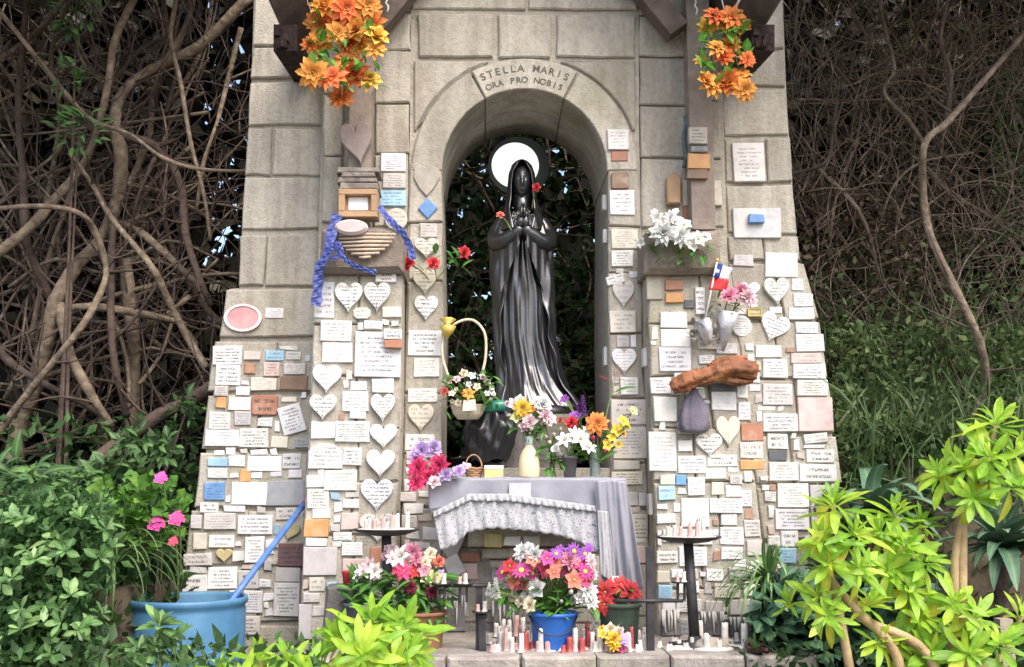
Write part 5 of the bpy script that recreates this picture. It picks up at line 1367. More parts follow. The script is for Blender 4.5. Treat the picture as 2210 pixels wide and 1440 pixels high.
# little wicker thing beside the purple flowers
wk = empty('wicker_basket', alt(1022, -.3), 'tiny brown wicker basket beside the pink bouquet', 'basket')
c = alt(1022, -.3)
M_WICKER = noisy('wicker', (.25, .12, .06), (.45, .28, .16), 30, .8, .3)
for i in range(5):
    r = .036+.003*i
    MB().add(tube([c+Vector((r*math.cos(t), r*math.sin(t), .006+.011*i+.002*math.sin(t*6+i*3))) for t in np.linspace(0, 2*math.pi, 28)], .006, 6)).part('woven_ring', M_WICKER, wk)
MB().add(tube([c+Vector((.046*math.cos(t), 0, .05+.075*math.sin(t))) for t in np.linspace(0, math.pi, 16)], .004, 6)).part('handle', M_WICKER, wk)
# flower basket hanging at the niche edge and black wrapped bundle with a green bottle
hb = empty('flower_basket', P(1005, 900, -.1), 'cane basket with a tall hoop handle, cream and orange flowers', 'basket')
M_CANE = noisy('cane', (.5, .42, .3), (.66, .58, .44), 30, .7, .2)
hp_ = catmull([P(974, 830, -.12), P(955, 770, -.12), P(960, 720, -.12), P(990, 695, -.13), P(1022, 692, -.13), P(1046, 720, -.13), P(1048, 770, -.13), P(1038, 815, -.13)], 6)
MB().add(tube(hp_, .008, 8)).part('handle', M_CANE, hb)
c = P(1010, 905, -.12)
MB().add(lathe([(.06, 0), (.085, .03), (.1, .075), (.105, .08), (.095, .075)], 26, c)).part('bowl', M_CANE, hb)
v, f = prism(pxpoly([(998, 888), (1028, 886), (1026, 862), (1000, 864)], -.235), -.238, -.234, .001); link('gift_card', mkmesh('gift_card', v, f, [noisy('cream_card', (.6, .53, .42), (.68, .6, .5), 12, .7, 0)]), hb)
# black bundle: crumpled sheet drawn over a pot
cb = P(1058, 995, .02); nu, nv = 64, 34; vs = []
hb_z = P(1058, 878, .02).z-cb.z
for j in range(nv):
    t = j/(nv-1); rr = np.interp(t, [0, .25, .6, .85, .96, 1], [.10, .13, .15, .125, .06, .0])
    for i in range(nu):
        a = 2*math.pi*i/nu
        k = 1+.10*math.sin(7*a+5*t)*t+.06*math.sin(13*a-8*t)+.05*math.sin(5*a+11*t)
        vs.append((cb.x+rr*k*math.cos(a), cb.y+rr*k*.75*math.sin(a), cb.z+hb_z*t+.01*math.sin(4*a+9*t)))
thing_mesh('wrapped_bundle', vs, grid_faces(nu, nv, True), [noisy('black_plastic', (.008, .008, .01), (.02, .02, .022), 6, .28, .15, 25, spec=.6)], 'bundle wrapped in crumpled black plastic beside the statue', 'bundle', smooth=True)
a, b_ = P(1034, 884, -.05), P(1092, 874, -.05)
d = b_-a
bt = empty('green_bottle', P(1062, 886, -.05), 'teal green bottle lying on the black bundle', 'bottle')
MB().add(tube([a+d*t for t in (.14, .17, .22, .5, .9, .97, 1)], [.008, .02, .032, .036, .036, .03, .012], 20)).part('body', noisy('teal_glass', (.02, .16, .13), (.04, .25, .2), 5, .2, 0), bt)
MB().add(tube([a, a+d*.15], [.016, .016], 14)).part('cap', noisy('pale_cap', (.5, .4, .4), (.6, .5, .5), 5, .5, 0), bt)
# ---- pots and buckets on the platform
def bucket(px, py_b, py_t, rpx, name, m, label, cat, rimr=1.06, taper=.82, handle=False):
    c = PG(px, py_b, ZP); r = M(rpx, c.y); h = P(px, py_t, c.y).z-ZP
    t = empty(name, c, label, cat)
    MB().add(lathe([(r*taper, 0), (r*.97, h*.88), (r*1.0, h*.9), (r*rimr, h*.91), (r*rimr, h*.985), (r*1.02, h), (r*.94, h), (r*.9, h*.8), (r*taper*.9, .02), (.005, .02)], 40, c, cap=False)).part('pail' if 'bucket' in name else 'pot', m, t)
    if handle:
        MB().add(tube(catmull([c+Vector((-r*1.05, -.0, h*.93)), c+Vector((-r*.6, -r*1.0, h*.55)), c+Vector((0, -r*1.15, h*.45)), c+Vector((r*.6, -r*1.0, h*.55)), c+Vector((r*1.05, 0, h*.93))], 5), .004, 6)).part('handle', M_IRON, t)
    return t, c, r, h
M_BLUEB = noisy('bucket_blue', (.02, .11, .45), (.04, .18, .58), 4, .4, 0)
bk, bkc, bkr, bkh = bucket(1194, 1400, 1320, 50, 'bucket', M_BLUEB, 'bright blue bucket of mixed flowers on the platform', 'bucket', handle=True)
M_TERR = noisy('terracotta_pot', (.2, .09, .05), (.32, .16, .1), 8, .85, .2)
pt1, c1, r1, h1 = bucket(905, 1396, 1318, 56, 'flower_pot', M_TERR, 'brown clay pot of pink and white flowers beside the upright candle stand', 'flower pot')
pt2, c2, r2, h2 = bucket(792, 1392, 1300, 50, 'flower_pot', noisy('slate_pot', (.06, .06, .08), (.1, .1, .13), 8, .7, .1), 'dark pot of pale pink flowers half hidden by the foreground shrub', 'flower pot')
M_GRNP = noisy('green_pot', (.035, .06, .045), (.07, .1, .075), 9, .8, .2)
pt3, c3_, r3, h3 = bucket(1338, 1394, 1300, 44, 'flower_pot', M_GRNP, 'dull green pot of red poinsettias beside the iron rack', 'flower pot')
rc = P(750, 1262, -.5)
v, f = lathe([(.022, 0), (.03, .06), (.034, .07), (.03, .07), (.026, .06), (.02, .01)], 22, (rc.x, rc.y, rc.z))
# red cup stands on a low dark stone
st_z = rc.z
thing_mesh('red_cup', v, f, [noisy('red_plastic', (.45, .03, .04), (.55, .06, .06), 6, .4, 0)], 'red plastic cup on a dark stone beside the clay flower pot', 'cup', smooth=True)
zt = st_z
xa, xb = P(700, 1270, -.5).x, P(778, 1270, -.5).x
v, f = prism([(xa, ZP), (xb, ZP), (xb-.02, zt-.001), (xa+.02, zt-.002)], -.58, -.4, .015)
thing_mesh('dark_stone', v, f, [M_PED], 'dark upright stone carrying the red cup', 'stone')
# sooty slabs with wax run down them, leaning at the foot of the wall
M_SOOT = noisy('sooty_slab', (.035, .033, .035), (.16, .15, .15), 9, .8, .5, 30, c3=(.34, .33, .33))
for (xa_, xb_, yt, yb_, lab_) in ((1428, 1470, 1318, 1386, 'sooty dark slab leaning behind the leaning candle stand'), (1512, 1566, 1322, 1384, 'broad sooty slab leaning at the foot of the driftwood-side column'), (1574, 1622, 1334, 1388, 'low sooty slab leaning near the brown bottle'), (952, 1006, 1288, 1386, 'tall sooty slab leaning below the stone shield'), (1062, 1120, 1300, 1380, 'sooty slab leaning behind the blue bucket')):
    Ys = YC-.1 if xa_ > 1400 else -.12
    zb0 = ZP; pa, pb_ = P(xa_, yt, Ys), P(xb_, yt, Ys)
    v, f = prism([(pa.x, zb0), (pb_.x, zb0), (pb_.x-.005, pa.z), (pa.x+.008, pa.z-.004)], Ys, Ys+.035, .005)
    v = [(a[0], a[1]+(a[2]-zb0)*.16, a[2]) for a in v]
    sl_ = thing_mesh('sooty_slab', v, f, [M_SOOT], lab_, 'slab')
    wx = MB(); rr_ = random.Random(int(xa_))
    for k in range(7):
        xx = pa.x+(pb_.x-pa.x)*(k+.5)/7+rr_.uniform(-.008, .008); hh_ = pa.z; ln = rr_.uniform(.25, .95)*(hh_-zb0)
        wx.add(tube([(xx, Ys+(hh_-zb0)*.16-.002, hh_+.003), (xx+rr_.uniform(-.004, .004), Ys+(hh_-ln*.5-zb0)*.16-.006, hh_-ln*.5), (xx, Ys+(hh_-ln-zb0)*.16-.004, hh_-ln)], [.007, .006, .004], 7))
    v0 = sl_.location; me_ = wx.mesh('wax_runs', [M_WAX]); me_.transform(Matrix.Translation(-v0)); wo = bpy.data.objects.new('wax_runs', me_); COL.objects.link(wo); wo.parent = sl_
# bottle lying at the platform's end, a pale rounded stone
a, b_ = PG(1618, 1392, ZP+.03), PG(1652, 1404, ZP+.03)
d = (b_-a).normalized()
v, f = tube([a, a+d*.02, a+d*.1, a+d*.14, a+d*.2], [.03, .034, .034, .014, .012], 16)
thing_mesh('brown_bottle', v, f, [noisy('dark_red_glass', (.035, .008, .006), (.06, .015, .012), 6, .2, 0)], 'dark brown bottle lying at the end of the platform', 'bottle', smooth=True)
c = PG(1535, 1400, ZP)
v, f = lathe([(.075, 0), (.08, .015), (.06, .04), (.03, .052), (.004, .056)], 20, (c.x, c.y, ZP), 1.1, .7); thing_mesh('round_stone', v, f, [M_STONE], 'pale flattened round stone on the platform below the leaning stand', 'stone', smooth=True)
# ================================================================ FLOWERS
def petal(L, W, cup=.2, curl=.0, tip=1.0, ruffle=0, nu=3, nv=5, r0=.06):
    """petal along +X from radius r0; cup lifts the tip, curl bends it back; returns verts/faces"""
    v = []
    for j in range(nv):
        t = j/(nv-1)
        wd = W*math.sin(math.pi*min(1, (t*.86+.1))**tip)*.5 if tip else W*.5
        if t > .999: wd *= .25
        for i in range(nu):
            s = i/(nu-1)*2-1
            z = cup*L*t-curl*L*t*t+abs(s)*wd*.35+(ruffle*math.sin(i*3.1+j*2.3)*t)
            v.append((r0+L*t, s*wd, z))
    f = [(j*nu+i, j*nu+i+1, (j+1)*nu+i+1, (j+1)*nu+i) for j in range(nv-1) for i in range(nu-1)]
    return v, f
def rotz(v, a): c, s = math.cos(a), math.sin(a); return [(x*c-y*s, x*s+y*c, z) for x, y, z in v]
def tiltp(v, a): c, s = math.cos(a), math.sin(a); return [(x*c-z*s, y, x*s+z*c) for x, y, z in v]
M_CENTRE = noisy('flower_centre', (.55, .4, .06), (.7, .55, .12), 20, .8, 0)
M_CENTRED = noisy('flower_centre_dark', (.25, .12, .03), (.4, .22, .05), 20, .8, 0)
def fl_mesh(kind):
    rnd = random.Random(hash(kind) % 1000 if False else sum(map(ord, kind)))
    mb = MB()
    if kind == 'lily':
        for k in range(6): mb.add((rotz(tiltp(petal(.95, .5, .45, .5)[0], .15), k*math.pi/3+rnd.uniform(-.1, .1)), petal(.95, .5)[1]))
        mb.add(lathe([(.05, .05), (.08, .18), (.02, .4)], 8), 1)
    elif kind == 'double':      # layered artificial bloom
        for L, W, n, tl in ((1, .5, 8, .05), (.85, .45, 8, .4), (.6, .4, 6, .8), (.4, .3, 5, 1.1)):
            o = rnd.uniform(0, 1)
            for k in range(n): mb.add((rotz(tiltp(petal(L, W, .25, .45, 1, .03)[0], tl+rnd.uniform(-.12, .12)), o+k*2*math.pi/n+rnd.uniform(-.12, .12)), petal(L, W)[1]))
        mb.add(lathe([(.06, .05), (.1, .2), (.02, .34)], 8), 1)
    elif kind == 'daisy':
        for k in range(13): mb.add((rotz(tiltp(petal(.9, .24, .12, .2)[0], rnd.uniform(.05, .25)), k*2*math.pi/13), petal(.9, .24)[1]))
        mb.add(lathe([(.26, .04), (.24, .14), (.12, .2), (.01, .21)], 12), 1)
    elif kind == 'five':
        for k in range(5): mb.add((rotz(tiltp(petal(.95, .85, .1, .15, .8)[0], .18), k*2*math.pi/5), petal(.95, .85)[1]))
        mb.add(lathe([(.1, .05), (.12, .14), (.02, .22)], 8), 1)
    elif kind == 'carnation':
        for L, W, n, tl in ((1, .55, 9, .12), (.92, .5, 9, .5), (.8, .5, 7, .85), (.66, .5, 6, 1.15), (.5, .4, 4, 1.4)):
            o = rnd.uniform(0, 1)
            for k in range(n): mb.add((rotz(tiltp(petal(L, W, .05, .1, .6, .07)[0], tl+rnd.uniform(-.15, .15)), o+k*2*math.pi/n+rnd.uniform(-.15, .15)), petal(L, W)[1]))
    elif kind == 'rose':
        for L, W, n, tl in ((.95, .95, 5, .25), (.9, .85, 5, .65), (.8, .75, 4, 1.0), (.7, .55, 4, 1.3), (.6, .4, 3, 1.5)):
            o = rnd.uniform(0, 1)
            for k in range(n): mb.add((rotz(tiltp(petal(L, W, .3, .32, .7)[0], tl), o+k*2*math.pi/n), petal(L, W)[1]))
    elif kind == 'star':        # poinsettia
        for L, W, n, tl in ((1, .42, 7, .02), (.75, .36, 6, .22), (.45, .24, 5, .5)):
            o = rnd.uniform(0, 1)
            for k in range(n): mb.add((rotz(tiltp(petal(L, W, .1, .3)[0], tl+rnd.uniform(-.12, .12)), o+k*2*math.pi/n), petal(L, W)[1]))
        mb.add(lathe([(.08, .03), (.08, .1), (.01, .14)], 7), 1)
    elif kind == 'floret':      # small clustered florets
        for q in range(14):
            a = q*2.4; rr = .75*math.sqrt(q/14); z = .5*(1-rr*rr)
            for k in range(4):
                v, f = petal(.3, .3, .1, .1, .8, 0, 3, 3, .02)
                mb.add(([(x+rr*math.cos(a), y+rr*math.sin(a), zz_+z+.1) for x, y, zz_ in rotz(v, k*math.pi/2+q)], f))
    elif kind == 'bud':
        mb.add(lathe([(.1, -.4), (.34, -.15), (.4, .1), (.3, .45), (.1, .75), (.02, .8)], 10)); mb.add(lathe([(.08, -.5), (.2, -.35), (.3, -.1), (.2, -.1)], 8), 2)
    elif kind == 'spike':       # gladiolus / delphinium spike along +Z
        for q in range(14):
            z = q/14*2.2-.8; sc = .55*(1-q/18)
            for k in range(4):
                v, f = petal(sc, sc*.8, .4, .2, .8, 0, 3, 3)
                mb.add(([(x, y, zz_+z) for x, y, zz_ in rotz(v, q*2.1+k*1.57)], f))
    elif kind == 'calla':
        n, m_ = 12, 6; v = []
        for j in range(m_):
            t = j/(m_-1)
            for i in range(n):
                a = 2*math.pi*i/n; r = .12+.5*t*t
                v.append((r*math.cos(a), r*math.sin(a)*.8, -1+1.6*t+(.55*t*max(0, math.cos(a)))))
        mb.add((v, grid_faces(n, m_, True))); mb.add(tube([(0, 0, -.6), (0, 0, .2)], .07, 6), 1)
    elif kind == 'strelitzia':
        for a, L, W in ((.9, 1.3, .22), (1.25, 1.2, .2), (1.6, 1.0, .2)): mb.add((tiltp(petal(L, W, 0, .1)[0], a), petal(L, W)[1]))
        for a, L, W in ((2.9, 1.4, .2), (.2, .8, .2)): mb.add((tiltp(petal(L, W, .05, .2)[0], a), petal(L, W)[1]))
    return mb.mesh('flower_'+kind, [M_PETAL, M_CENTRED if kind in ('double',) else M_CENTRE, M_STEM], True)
FL = {k: fl_mesh(k) for k in ('lily', 'double', 'daisy', 'five', 'carnation', 'rose', 'star', 'floret', 'bud', 'spike', 'calla', 'strelitzia')}

# single leaves, length 1 along +Y, shared by many objects
def leaf_mesh(name, shape, m, fold=.18, bend=.35, nv=7, wave=0.0, arc=0.0):
    v = []; f = []; yy = zz0 = 0.0
    for j in range(nv):
        t = j/(nv-1)
        w_ = shape(t)
        if arc:
            if j: a = arc*((j-.5)/(nv-1))**1.2; yy += math.cos(a)/(nv-1); zz0 -= math.sin(a)/(nv-1)
            y, z = yy, zz0
        else: y, z = t, -bend*t*t+.12*t+wave*math.sin(t*9)
        v += [(-w_, y, z+fold*w_), (0, y, z), (w_, y, z+fold*w_)]
    for j in range(nv-1):
        for i in range(2): f.append((j*3+i, j*3+i+1, (j+1)*3+i+1, (j+1)*3+i))
    me = mkmesh(name, v, f, [m], True)
    at = me.attributes.new('mid', 'FLOAT', 'POINT'); at.data.foreach_set('value', [float(i % 3 == 1) for i in range(len(v))])
    return me
ob_ = lambda W: (lambda t: W*(.12+.88*math.sin(math.pi*min(1, t**1.25))**.85) if t < .98 else .01)
el_ = lambda W: (lambda t: W*max(.04, math.sin(math.pi*(.04+.96*t)))**.9 if t < .98 else .008)
la_ = lambda W: (lambda t: W*(1-t)**.55*(.45+1.2*min(t*2, 1)*.6) if t < .98 else .004)
st_ = lambda W: (lambda t: W*(1-.85*t**2.2) if t < .99 else .004)

def basis(direction, normal=Vector((0, -.4, 1))):
    y = direction.normalized(); x = y.cross(normal)
    if x.length < 1e-4: x = Vector((1, 0, 0))
    x.normalize(); z = x.cross(y)
    return Matrix((x, y, z)).transposed().to_4x4()
def inst(name, me, parent, loc, rot, scale, color=None):
    o = bpy.data.objects.new(name, me); COL.objects.link(o)
    o.parent = parent; o.matrix_parent_inverse = Matrix.Translation(-parent.location)
    s = scale if hasattr(scale, '__len__') else (scale,)*3
    o.matrix_basis = Matrix.Translation(loc) @ rot @ Matrix.Diagonal((*s, 1))
    if color: o.color = (*color, 1)
    return o
def face_rot(d, spin=0): return d.to_track_quat('Z', 'Y').to_matrix().to_4x4() @ Matrix.Rotation(spin, 4, 'Z')

M_BLEAF = foliage('bouquet_leaf', (.03, .12, .02), (.06, .2, .03), (.12, .3, .05), .5, .25, True)
BL = [leaf_mesh('bouquet_leaf', el_(.2), M_BLEAF), leaf_mesh('bouquet_leaf_b', la_(.12), M_BLEAF, bend=.5)]
M_GLEAF = foliage('garland_leaf', (.06, .24, .03), (.12, .36, .05), (.25, .5, .1), .5, .3, True)
GLF = [leaf_mesh('garland_leaf', el_(.24), M_GLEAF), leaf_mesh('garland_leaf_b', el_(.3), M_GLEAF, bend=.1)]
COLR = dict(yo=(.88, .5, .05), or1=(.85, .27, .03), or2=(.88, .38, .04), or3=(.8, .17, .02), ye=(.85, .58, .03), wh=(.82, .82, .8), cr=(.78, .7, .52), pk=(.8, .33, .45), hp=(.8, .04, .2), mg=(.6, .05, .3), rd=(.6, .02, .03), pu=(.35, .09, .5), lv=(.52, .38, .66), lp=(.8, .58, .62), co=(.8, .2, .13), dm=(.22, .02, .05), yg=(.66, .72, .3))
def bouquet(root, base, fls, nleaf=12, leaf_len=.08, stems=True, seed=1, up=.35, leafbox=None, fsc=1.05, lset=None):
    """fls: (px, py, Y, radius_px, kind, colour)"""
    rnd = random.Random(seed)
    smb = MB()
    pts = []
    if base is not None and len(fls) > 6:
        ks = [k_ for k_ in ('five', 'daisy', 'carnation', 'rose', 'floret')]
        fls = list(fls)+[(x_+rnd.uniform(-16, 16), y_+rnd.uniform(-14, 14), Y_+.03, r_*rnd.uniform(.5, .75), rnd.choice(ks) if k_ not in ('bud', 'spike', 'strelitzia') else k_, c_) for (x_, y_, Y_, r_, k_, c_) in fls if k_ != 'strelitzia']
    for (px, py, Y, rp, kd, cn) in fls:
        p = P(px, py, Y); pts.append(p)
        d = Vector((rnd.uniform(-.45, .45), -1, up+rnd.uniform(-.35, .5)))
        if base is not None: d += Vector(((p.x-base.x)*3, 0, 0))
        if kd == 'spike': d = Vector((rnd.uniform(-.2, .2), -.2, 1))
        if kd == 'calla': d = Vector((rnd.uniform(-.6, .6), -.9, .5))
        if kd == 'strelitzia': d = Vector((0, -1, .05))
        rot = face_rot(d, rnd.uniform(0, 6)) if kd != 'strelitzia' else (Matrix.Rotation(math.pi/2, 4, 'X'))
        if kd == 'strelitzia': rot = Matrix.Identity(4)
        c = COLR[cn]; k = rnd.uniform(.85, 1.12)
        inst('flower', FL[kd], root, p, rot, M(rp, Y)*fsc*rnd.uniform(.9, 1.12), tuple(min(.88, a*k) for a in c))
        if stems and base is not None:
            b_ = base+Vector((rnd.uniform(-.03, .03), rnd.uniform(-.02, .02), 0))
            smb.add(tube(catmull([b_, b_.lerp(p, .5)+Vector((0, .02, .02)), p], 4), .004, 5))
    if stems and base is not None and smb.v: smb.part('stems', M_STEM, root)
    for k in range(nleaf):
        if leafbox:
            x0, y0, x1, y1, Yl = leafbox
            q = P(rnd.uniform(x0, x1), rnd.uniform(y0, y1), Yl+rnd.uniform(-.04, .05))
        else:
            a = rnd.choice(pts); q = a.lerp(base, rnd.uniform(.12, .7)) if base is not None else a
            q = q+Vector((rnd.uniform(-.04, .04), rnd.uniform(-.01, .03), rnd.uniform(-.03, .02)))
        d = Vector((rnd.uniform(-1, 1), rnd.uniform(-.9, .3), rnd.uniform(-.4, .9)))
        inst('leaf', rnd.choice(lset or BL), root, q, basis(d), leaf_len*rnd.uniform(.7, 1.3))

# hanging garlands
def garland(label, top, Y, fl, lbox, seed):
    t = P(*top, Y)
    g = empty('flower_garland', t, label, 'garland')
    b_ = min(fl, key=lambda q: -q[1])
    MB().add(tube([t+Vector((0, 0, .35)), t, P(b_[0], b_[1], Y+.02)], .004, 6)).part('string', bpy.data.materials['white_cord'], g)
    rnd = random.Random(seed)
    bouquet(g, None, [(x, y, Y-rnd.uniform(-.06, .08), r, rnd.choice(('double', 'double', 'carnation', 'rose')), rnd.choice(('or1', 'or2', 'yo', 'or3', 'or1', 'or2'))) for x, y, r in fl], 110, .07, False, seed, .1, lbox, 1.0, GLF)
garland('big hanging garland of orange and yellow artificial flowers above the stone heart', (742, -20), -.5,
        [(700, 14, 36), (745, 18, 36), (792, 12, 36), (690, 52, 34), (735, 52, 36), (805, 50, 36), (812, 82, 32), (690, 92, 32), (728, 72, 34), (772, 66, 34), (778, 98, 30), (810, 108, 30), (748, 132, 34), (676, 158, 36), (718, 168, 38), (765, 160, 38), (794, 172, 36), (738, 212, 30), (668, 98, 24), (755, 96, 30)], (668, 30, 818, 195, -.53), 5)
garland('slimmer hanging garland of orange artificial flowers above the nailed orange tile', (1558, 0), -.5,
        [(1542, 36, 32), (1580, 38, 32), (1600, 62, 30), (1526, 58, 26), (1560, 52, 30), (1548, 106, 30), (1578, 98, 28), (1612, 128, 22), (1514, 132, 22), (1562, 124, 30), (1536, 184, 34), (1572, 180, 34), (1606, 194, 32), (1522, 176, 26), (1592, 166, 30)], (1508, 40, 1616, 185, -.53), 6)
for px, py, Y in ((1545, 92, -.56), (1582, 156, -.6)):
    pass
# red roses at the left jamb
r_ = empty('rose_spray', P(940, 600, -.1), 'spray of red artificial roses tied to the rose-side niche jamb', 'flowers')
bouquet(r_, P(935, 605, -.08), [(884, 572, -.14, 20, 'rose', 'rd'), (934, 570, -.14, 17, 'rose', 'rd'), (1000, 546, -.12, 17, 'rose', 'rd')], 22, .075, True, 3, .3, (890, 535, 1000, 595, -.1))
# single rose and bud on the statue
r_ = empty('rose', P(1158, 408, .1), 'single dark red rose at the statue\'s shoulder', 'flower')
bouquet(r_, P(1150, 450, .2), [(1158, 406, .12, 13, 'rose', 'rd')], 3, .05, True, 4)
r_ = empty('rosary_flower', P(1080, 466, .1), 'small coral flower beside the statue\'s hands', 'flower')
bouquet(r_, P(1095, 500, .15), [(1080, 466, .1, 10, 'rose', 'co')], 2, .04, True, 5)
# white bunch on the right ledge
r_ = empty('white_bouquet', P(1465, 520, -.33), 'bunch of white artificial flowers on a rough ledge stone', 'bouquet')
bouquet(r_, P(1470, 560, -.3), [(1418, 468, -.38, 15, 'five', 'wh'), (1448, 470, -.38, 17, 'carnation', 'wh'), (1476, 486, -.4, 18, 'five', 'wh'), (1432, 504, -.42, 30, 'carnation', 'wh'), (1468, 510, -.43, 27, 'carnation', 'wh'), (1506, 516, -.4, 20, 'five', 'wh'), (1494, 532, -.4, 15, 'five', 'wh'), (1384, 524, -.36, 14, 'five', 'wh'), (1524, 512, -.38, 12, 'five', 'wh')], 34, .08, True, 7, .3, (1405, 490, 1535, 575, -.36))
# flag with pink flowers in a silver paper cone
fg = empty('small_flag', P(1508, 716, YC-.1), 'little blue, white and red striped flag with one star on a stick', 'flag')
fa, fb = P(1520, 700, YC-.1), P(1548, 562, YC-.12)
MB().add(tube([fa, fb], .005, 7)).part('stick', noisy('flag_stick', (.7, .68, .62), (.78, .76, .7), 9, .6, 0), fg)
MB().add(lathe([(.009, -.006), (.01, .003), (.004, .01)], 10, fb)).part('knob', M_CENTRE, fg)
def flagpart(name, corners, m, dy=0, par=None):
    nu, nv = 10, 6; vs = []
    for j in range(nv):
        for i in range(nu):
            s, t = i/(nu-1), j/(nv-1)
            a = Vector((corners[0])).lerp(Vector(corners[1]), s); b_ = Vector(corners[3]).lerp(Vector(corners[2]), s)
            c = a.lerp(b_, t); p = P(c.x, c.y, YC-.12+dy); p.y += .012*math.sin(s*6+t*2)
            vs.append(tuple(p))
    o = link(name, mkmesh(name, vs, grid_faces(nu, nv), [m], True), par or fg); md = o.modifiers.new('t', 'SOLIDIFY'); md.thickness = .0015; return o
flagpart('blue_field', [(1546, 566), (1560, 572), (1552, 602), (1538, 597)], noisy('flag_blue', (.02, .04, .22), (.03, .06, .3), 9, .7, 0))
flagpart('white_stripe', [(1560, 572), (1580, 580), (1572, 606), (1552, 602)], noisy('flag_white', (.7, .7, .72), (.8, .8, .8), 9, .7, 0))
flagpart('red_stripe', [(1538, 597), (1572, 606), (1568, 632), (1530, 624)], noisy('flag_red', (.5, .02, .03), (.62, .04, .04), 9, .7, 0))
sv = []
for i in range(10):
    a = math.pi/2+i*math.pi/5; q = 6 if i % 2 == 0 else 2.4
    p = P(1549+q*math.cos(a), 585-q*math.sin(a), YC-.136); sv.append((p.x, p.y, p.z))
link('star', mkmesh('star', sv, [tuple(range(10))], [bpy.data.materials['flag_white']]), fg)
pc = empty('wrapped_posy', P(1555, 752, YC-.1), 'posy of pink carnations wrapped in silver paper on the driftwood-side column', 'bouquet')
cone0 = P(1560, 758, YC-.08); cone1 = P(1572, 672, YC-.12)
M_SILV = noisy('silver_paper', (.35, .35, .36), (.7, .68, .72), 8, .3, .6, 14, metallic=.3)
MB().add(tube([cone0, cone0.lerp(cone1, .5), cone1], [.008, .035, .062], 22, .1)).part('paper_cone', M_SILV, pc)
bouquet(pc, cone0.lerp(cone1, .6), [(1574, 640, YC-.16, 24, 'carnation', 'pk'), (1612, 644, YC-.14, 24, 'carnation', 'lp'), (1598, 628, YC-.12, 20, 'carnation', 'pk')], 12, .07, True, 8, .3, (1545, 640, 1600, 690, YC-.11))
dp = empty('dried_posy', P(1530, 750, YC-.08), 'bunch of withered grey flowers in crumpled foil beside the pink posy', 'bouquet')
MB().add(tube([P(1530, 742, YC-.08), P(1525, 715, YC-.1), P(1518, 690, YC-.1)], [.02, .04, .05], 18, .2)).part('foil', M_SILV, dp)
M_DRY = foliage('dry_leaf', (.2, .19, .16), (.3, .28, .24), (.4, .38, .32), .8, .1, True)
DL = leaf_mesh('dry_leaf', el_(.22), M_DRY, wave=.05)
for k in range(26):
    rnd = random.Random(k+50); q = P(rnd.uniform(1492, 1545), rnd.uniform(672, 740), YC-rnd.uniform(.08, .14)); inst('leaf', DL, dp, q, basis(Vector((rnd.uniform(-1, 1), rnd.uniform(-1, .2), rnd.uniform(-.5, 1)))), rnd.uniform(.04, .075))
# hoop basket flowers
bouquet(hb, P(1010, 880, -.12), [(960, 845, -.2, 13, 'carnation', 'co'), (1012, 850, -.24, 16, 'lily', 'or2'), (985, 820, -.2, 10, 'rose', 'lp'), (1000, 806, -.18, 10, 'rose', 'cr'), (1018, 812, -.2, 10, 'five', 'wh'), (1040, 815, -.2, 10, 'rose', 'lp'), (1052, 825, -.2, 9, 'five', 'cr'), (1060, 845, -.2, 9, 'five', 'wh'), (1050, 850, -.22, 8, 'five', 'wh'), (975, 850, -.22, 8, 'five', 'cr'), (990, 870, -.22, 9, 'rose', 'cr'), (968, 822, -.18, 9, 'rose', 'cr'), (1030, 835, -.22, 9, 'five', 'cr'), (1012, 830, -.2, 8, 'five', 'wh')], 60, .07, True, 9, .2, (950, 810, 1072, 890, -.17))
MB().add(lathe([(.002, -.05), (.03, -.02), (.05, .02), (.012, .03), (.05, .06), (.03, .07)], 14, P(966, 712, -.14))).part('gold_bow', noisy('gold_foil', (.5, .36, .06), (.7, .55, .14), 15, .35, .4, 20, metallic=.3), hb)
# vase flowers
bouquet(vase, P(1142, 955, -.34), [(1128, 882, -.38, 22, 'double', 'ye'), (1116, 902, -.36, 16, 'five', 'yg'), (1110, 872, -.34, 14, 'five', 'lp'), (1144, 912, -.4, 20, 'rose', 'lp'), (1146, 926, -.4, 12, 'bud', 'cr'), (1170, 875, -.36, 22, 'rose', 'wh'), (1176, 898, -.38, 18, 'carnation', 'lp'), (1122, 862, -.33, 12, 'five', 'wh'), (1184, 920, -.37, 14, 'bud', 'cr'), (1136, 890, -.39, 14, 'daisy', 'or2'), (1190, 905, -.36, 12, 'five', 'wh')], 22, .07, True, 10)
ex = empty('rose_buds', alt(1192, -.3), 'stems of cream rosebuds leaning beside the cream vase', 'flowers')
bouquet(ex, alt(1196, -.3), [(1178, 944, -.34, 12, 'bud', 'cr'), (1195, 940, -.36, 13, 'bud', 'lp'), (1186, 955, -.36, 11, 'bud', 'cr'), (1205, 952, -.36, 12, 'bud', 'lp'), (1176, 914, -.34, 10, 'bud', 'lp'), (1210, 928, -.3, 9, 'bud', 'cr')], 16, .08, True, 11)
bouquet(gpot, P(1230, 992, -.33), [(1218, 950, -.4, 22, 'lily', 'wh'), (1252, 948, -.41, 24, 'lily', 'wh'), (1272, 968, -.4, 18, 'lily', 'wh'), (1204, 972, -.4, 18, 'calla', 'wh'), (1238, 936, -.38, 18, 'lily', 'wh'), (1264, 934, -.36, 16, 'lily', 'wh')], 30, .1, True, 12, .3, (1180, 960, 1290, 1015, -.31))
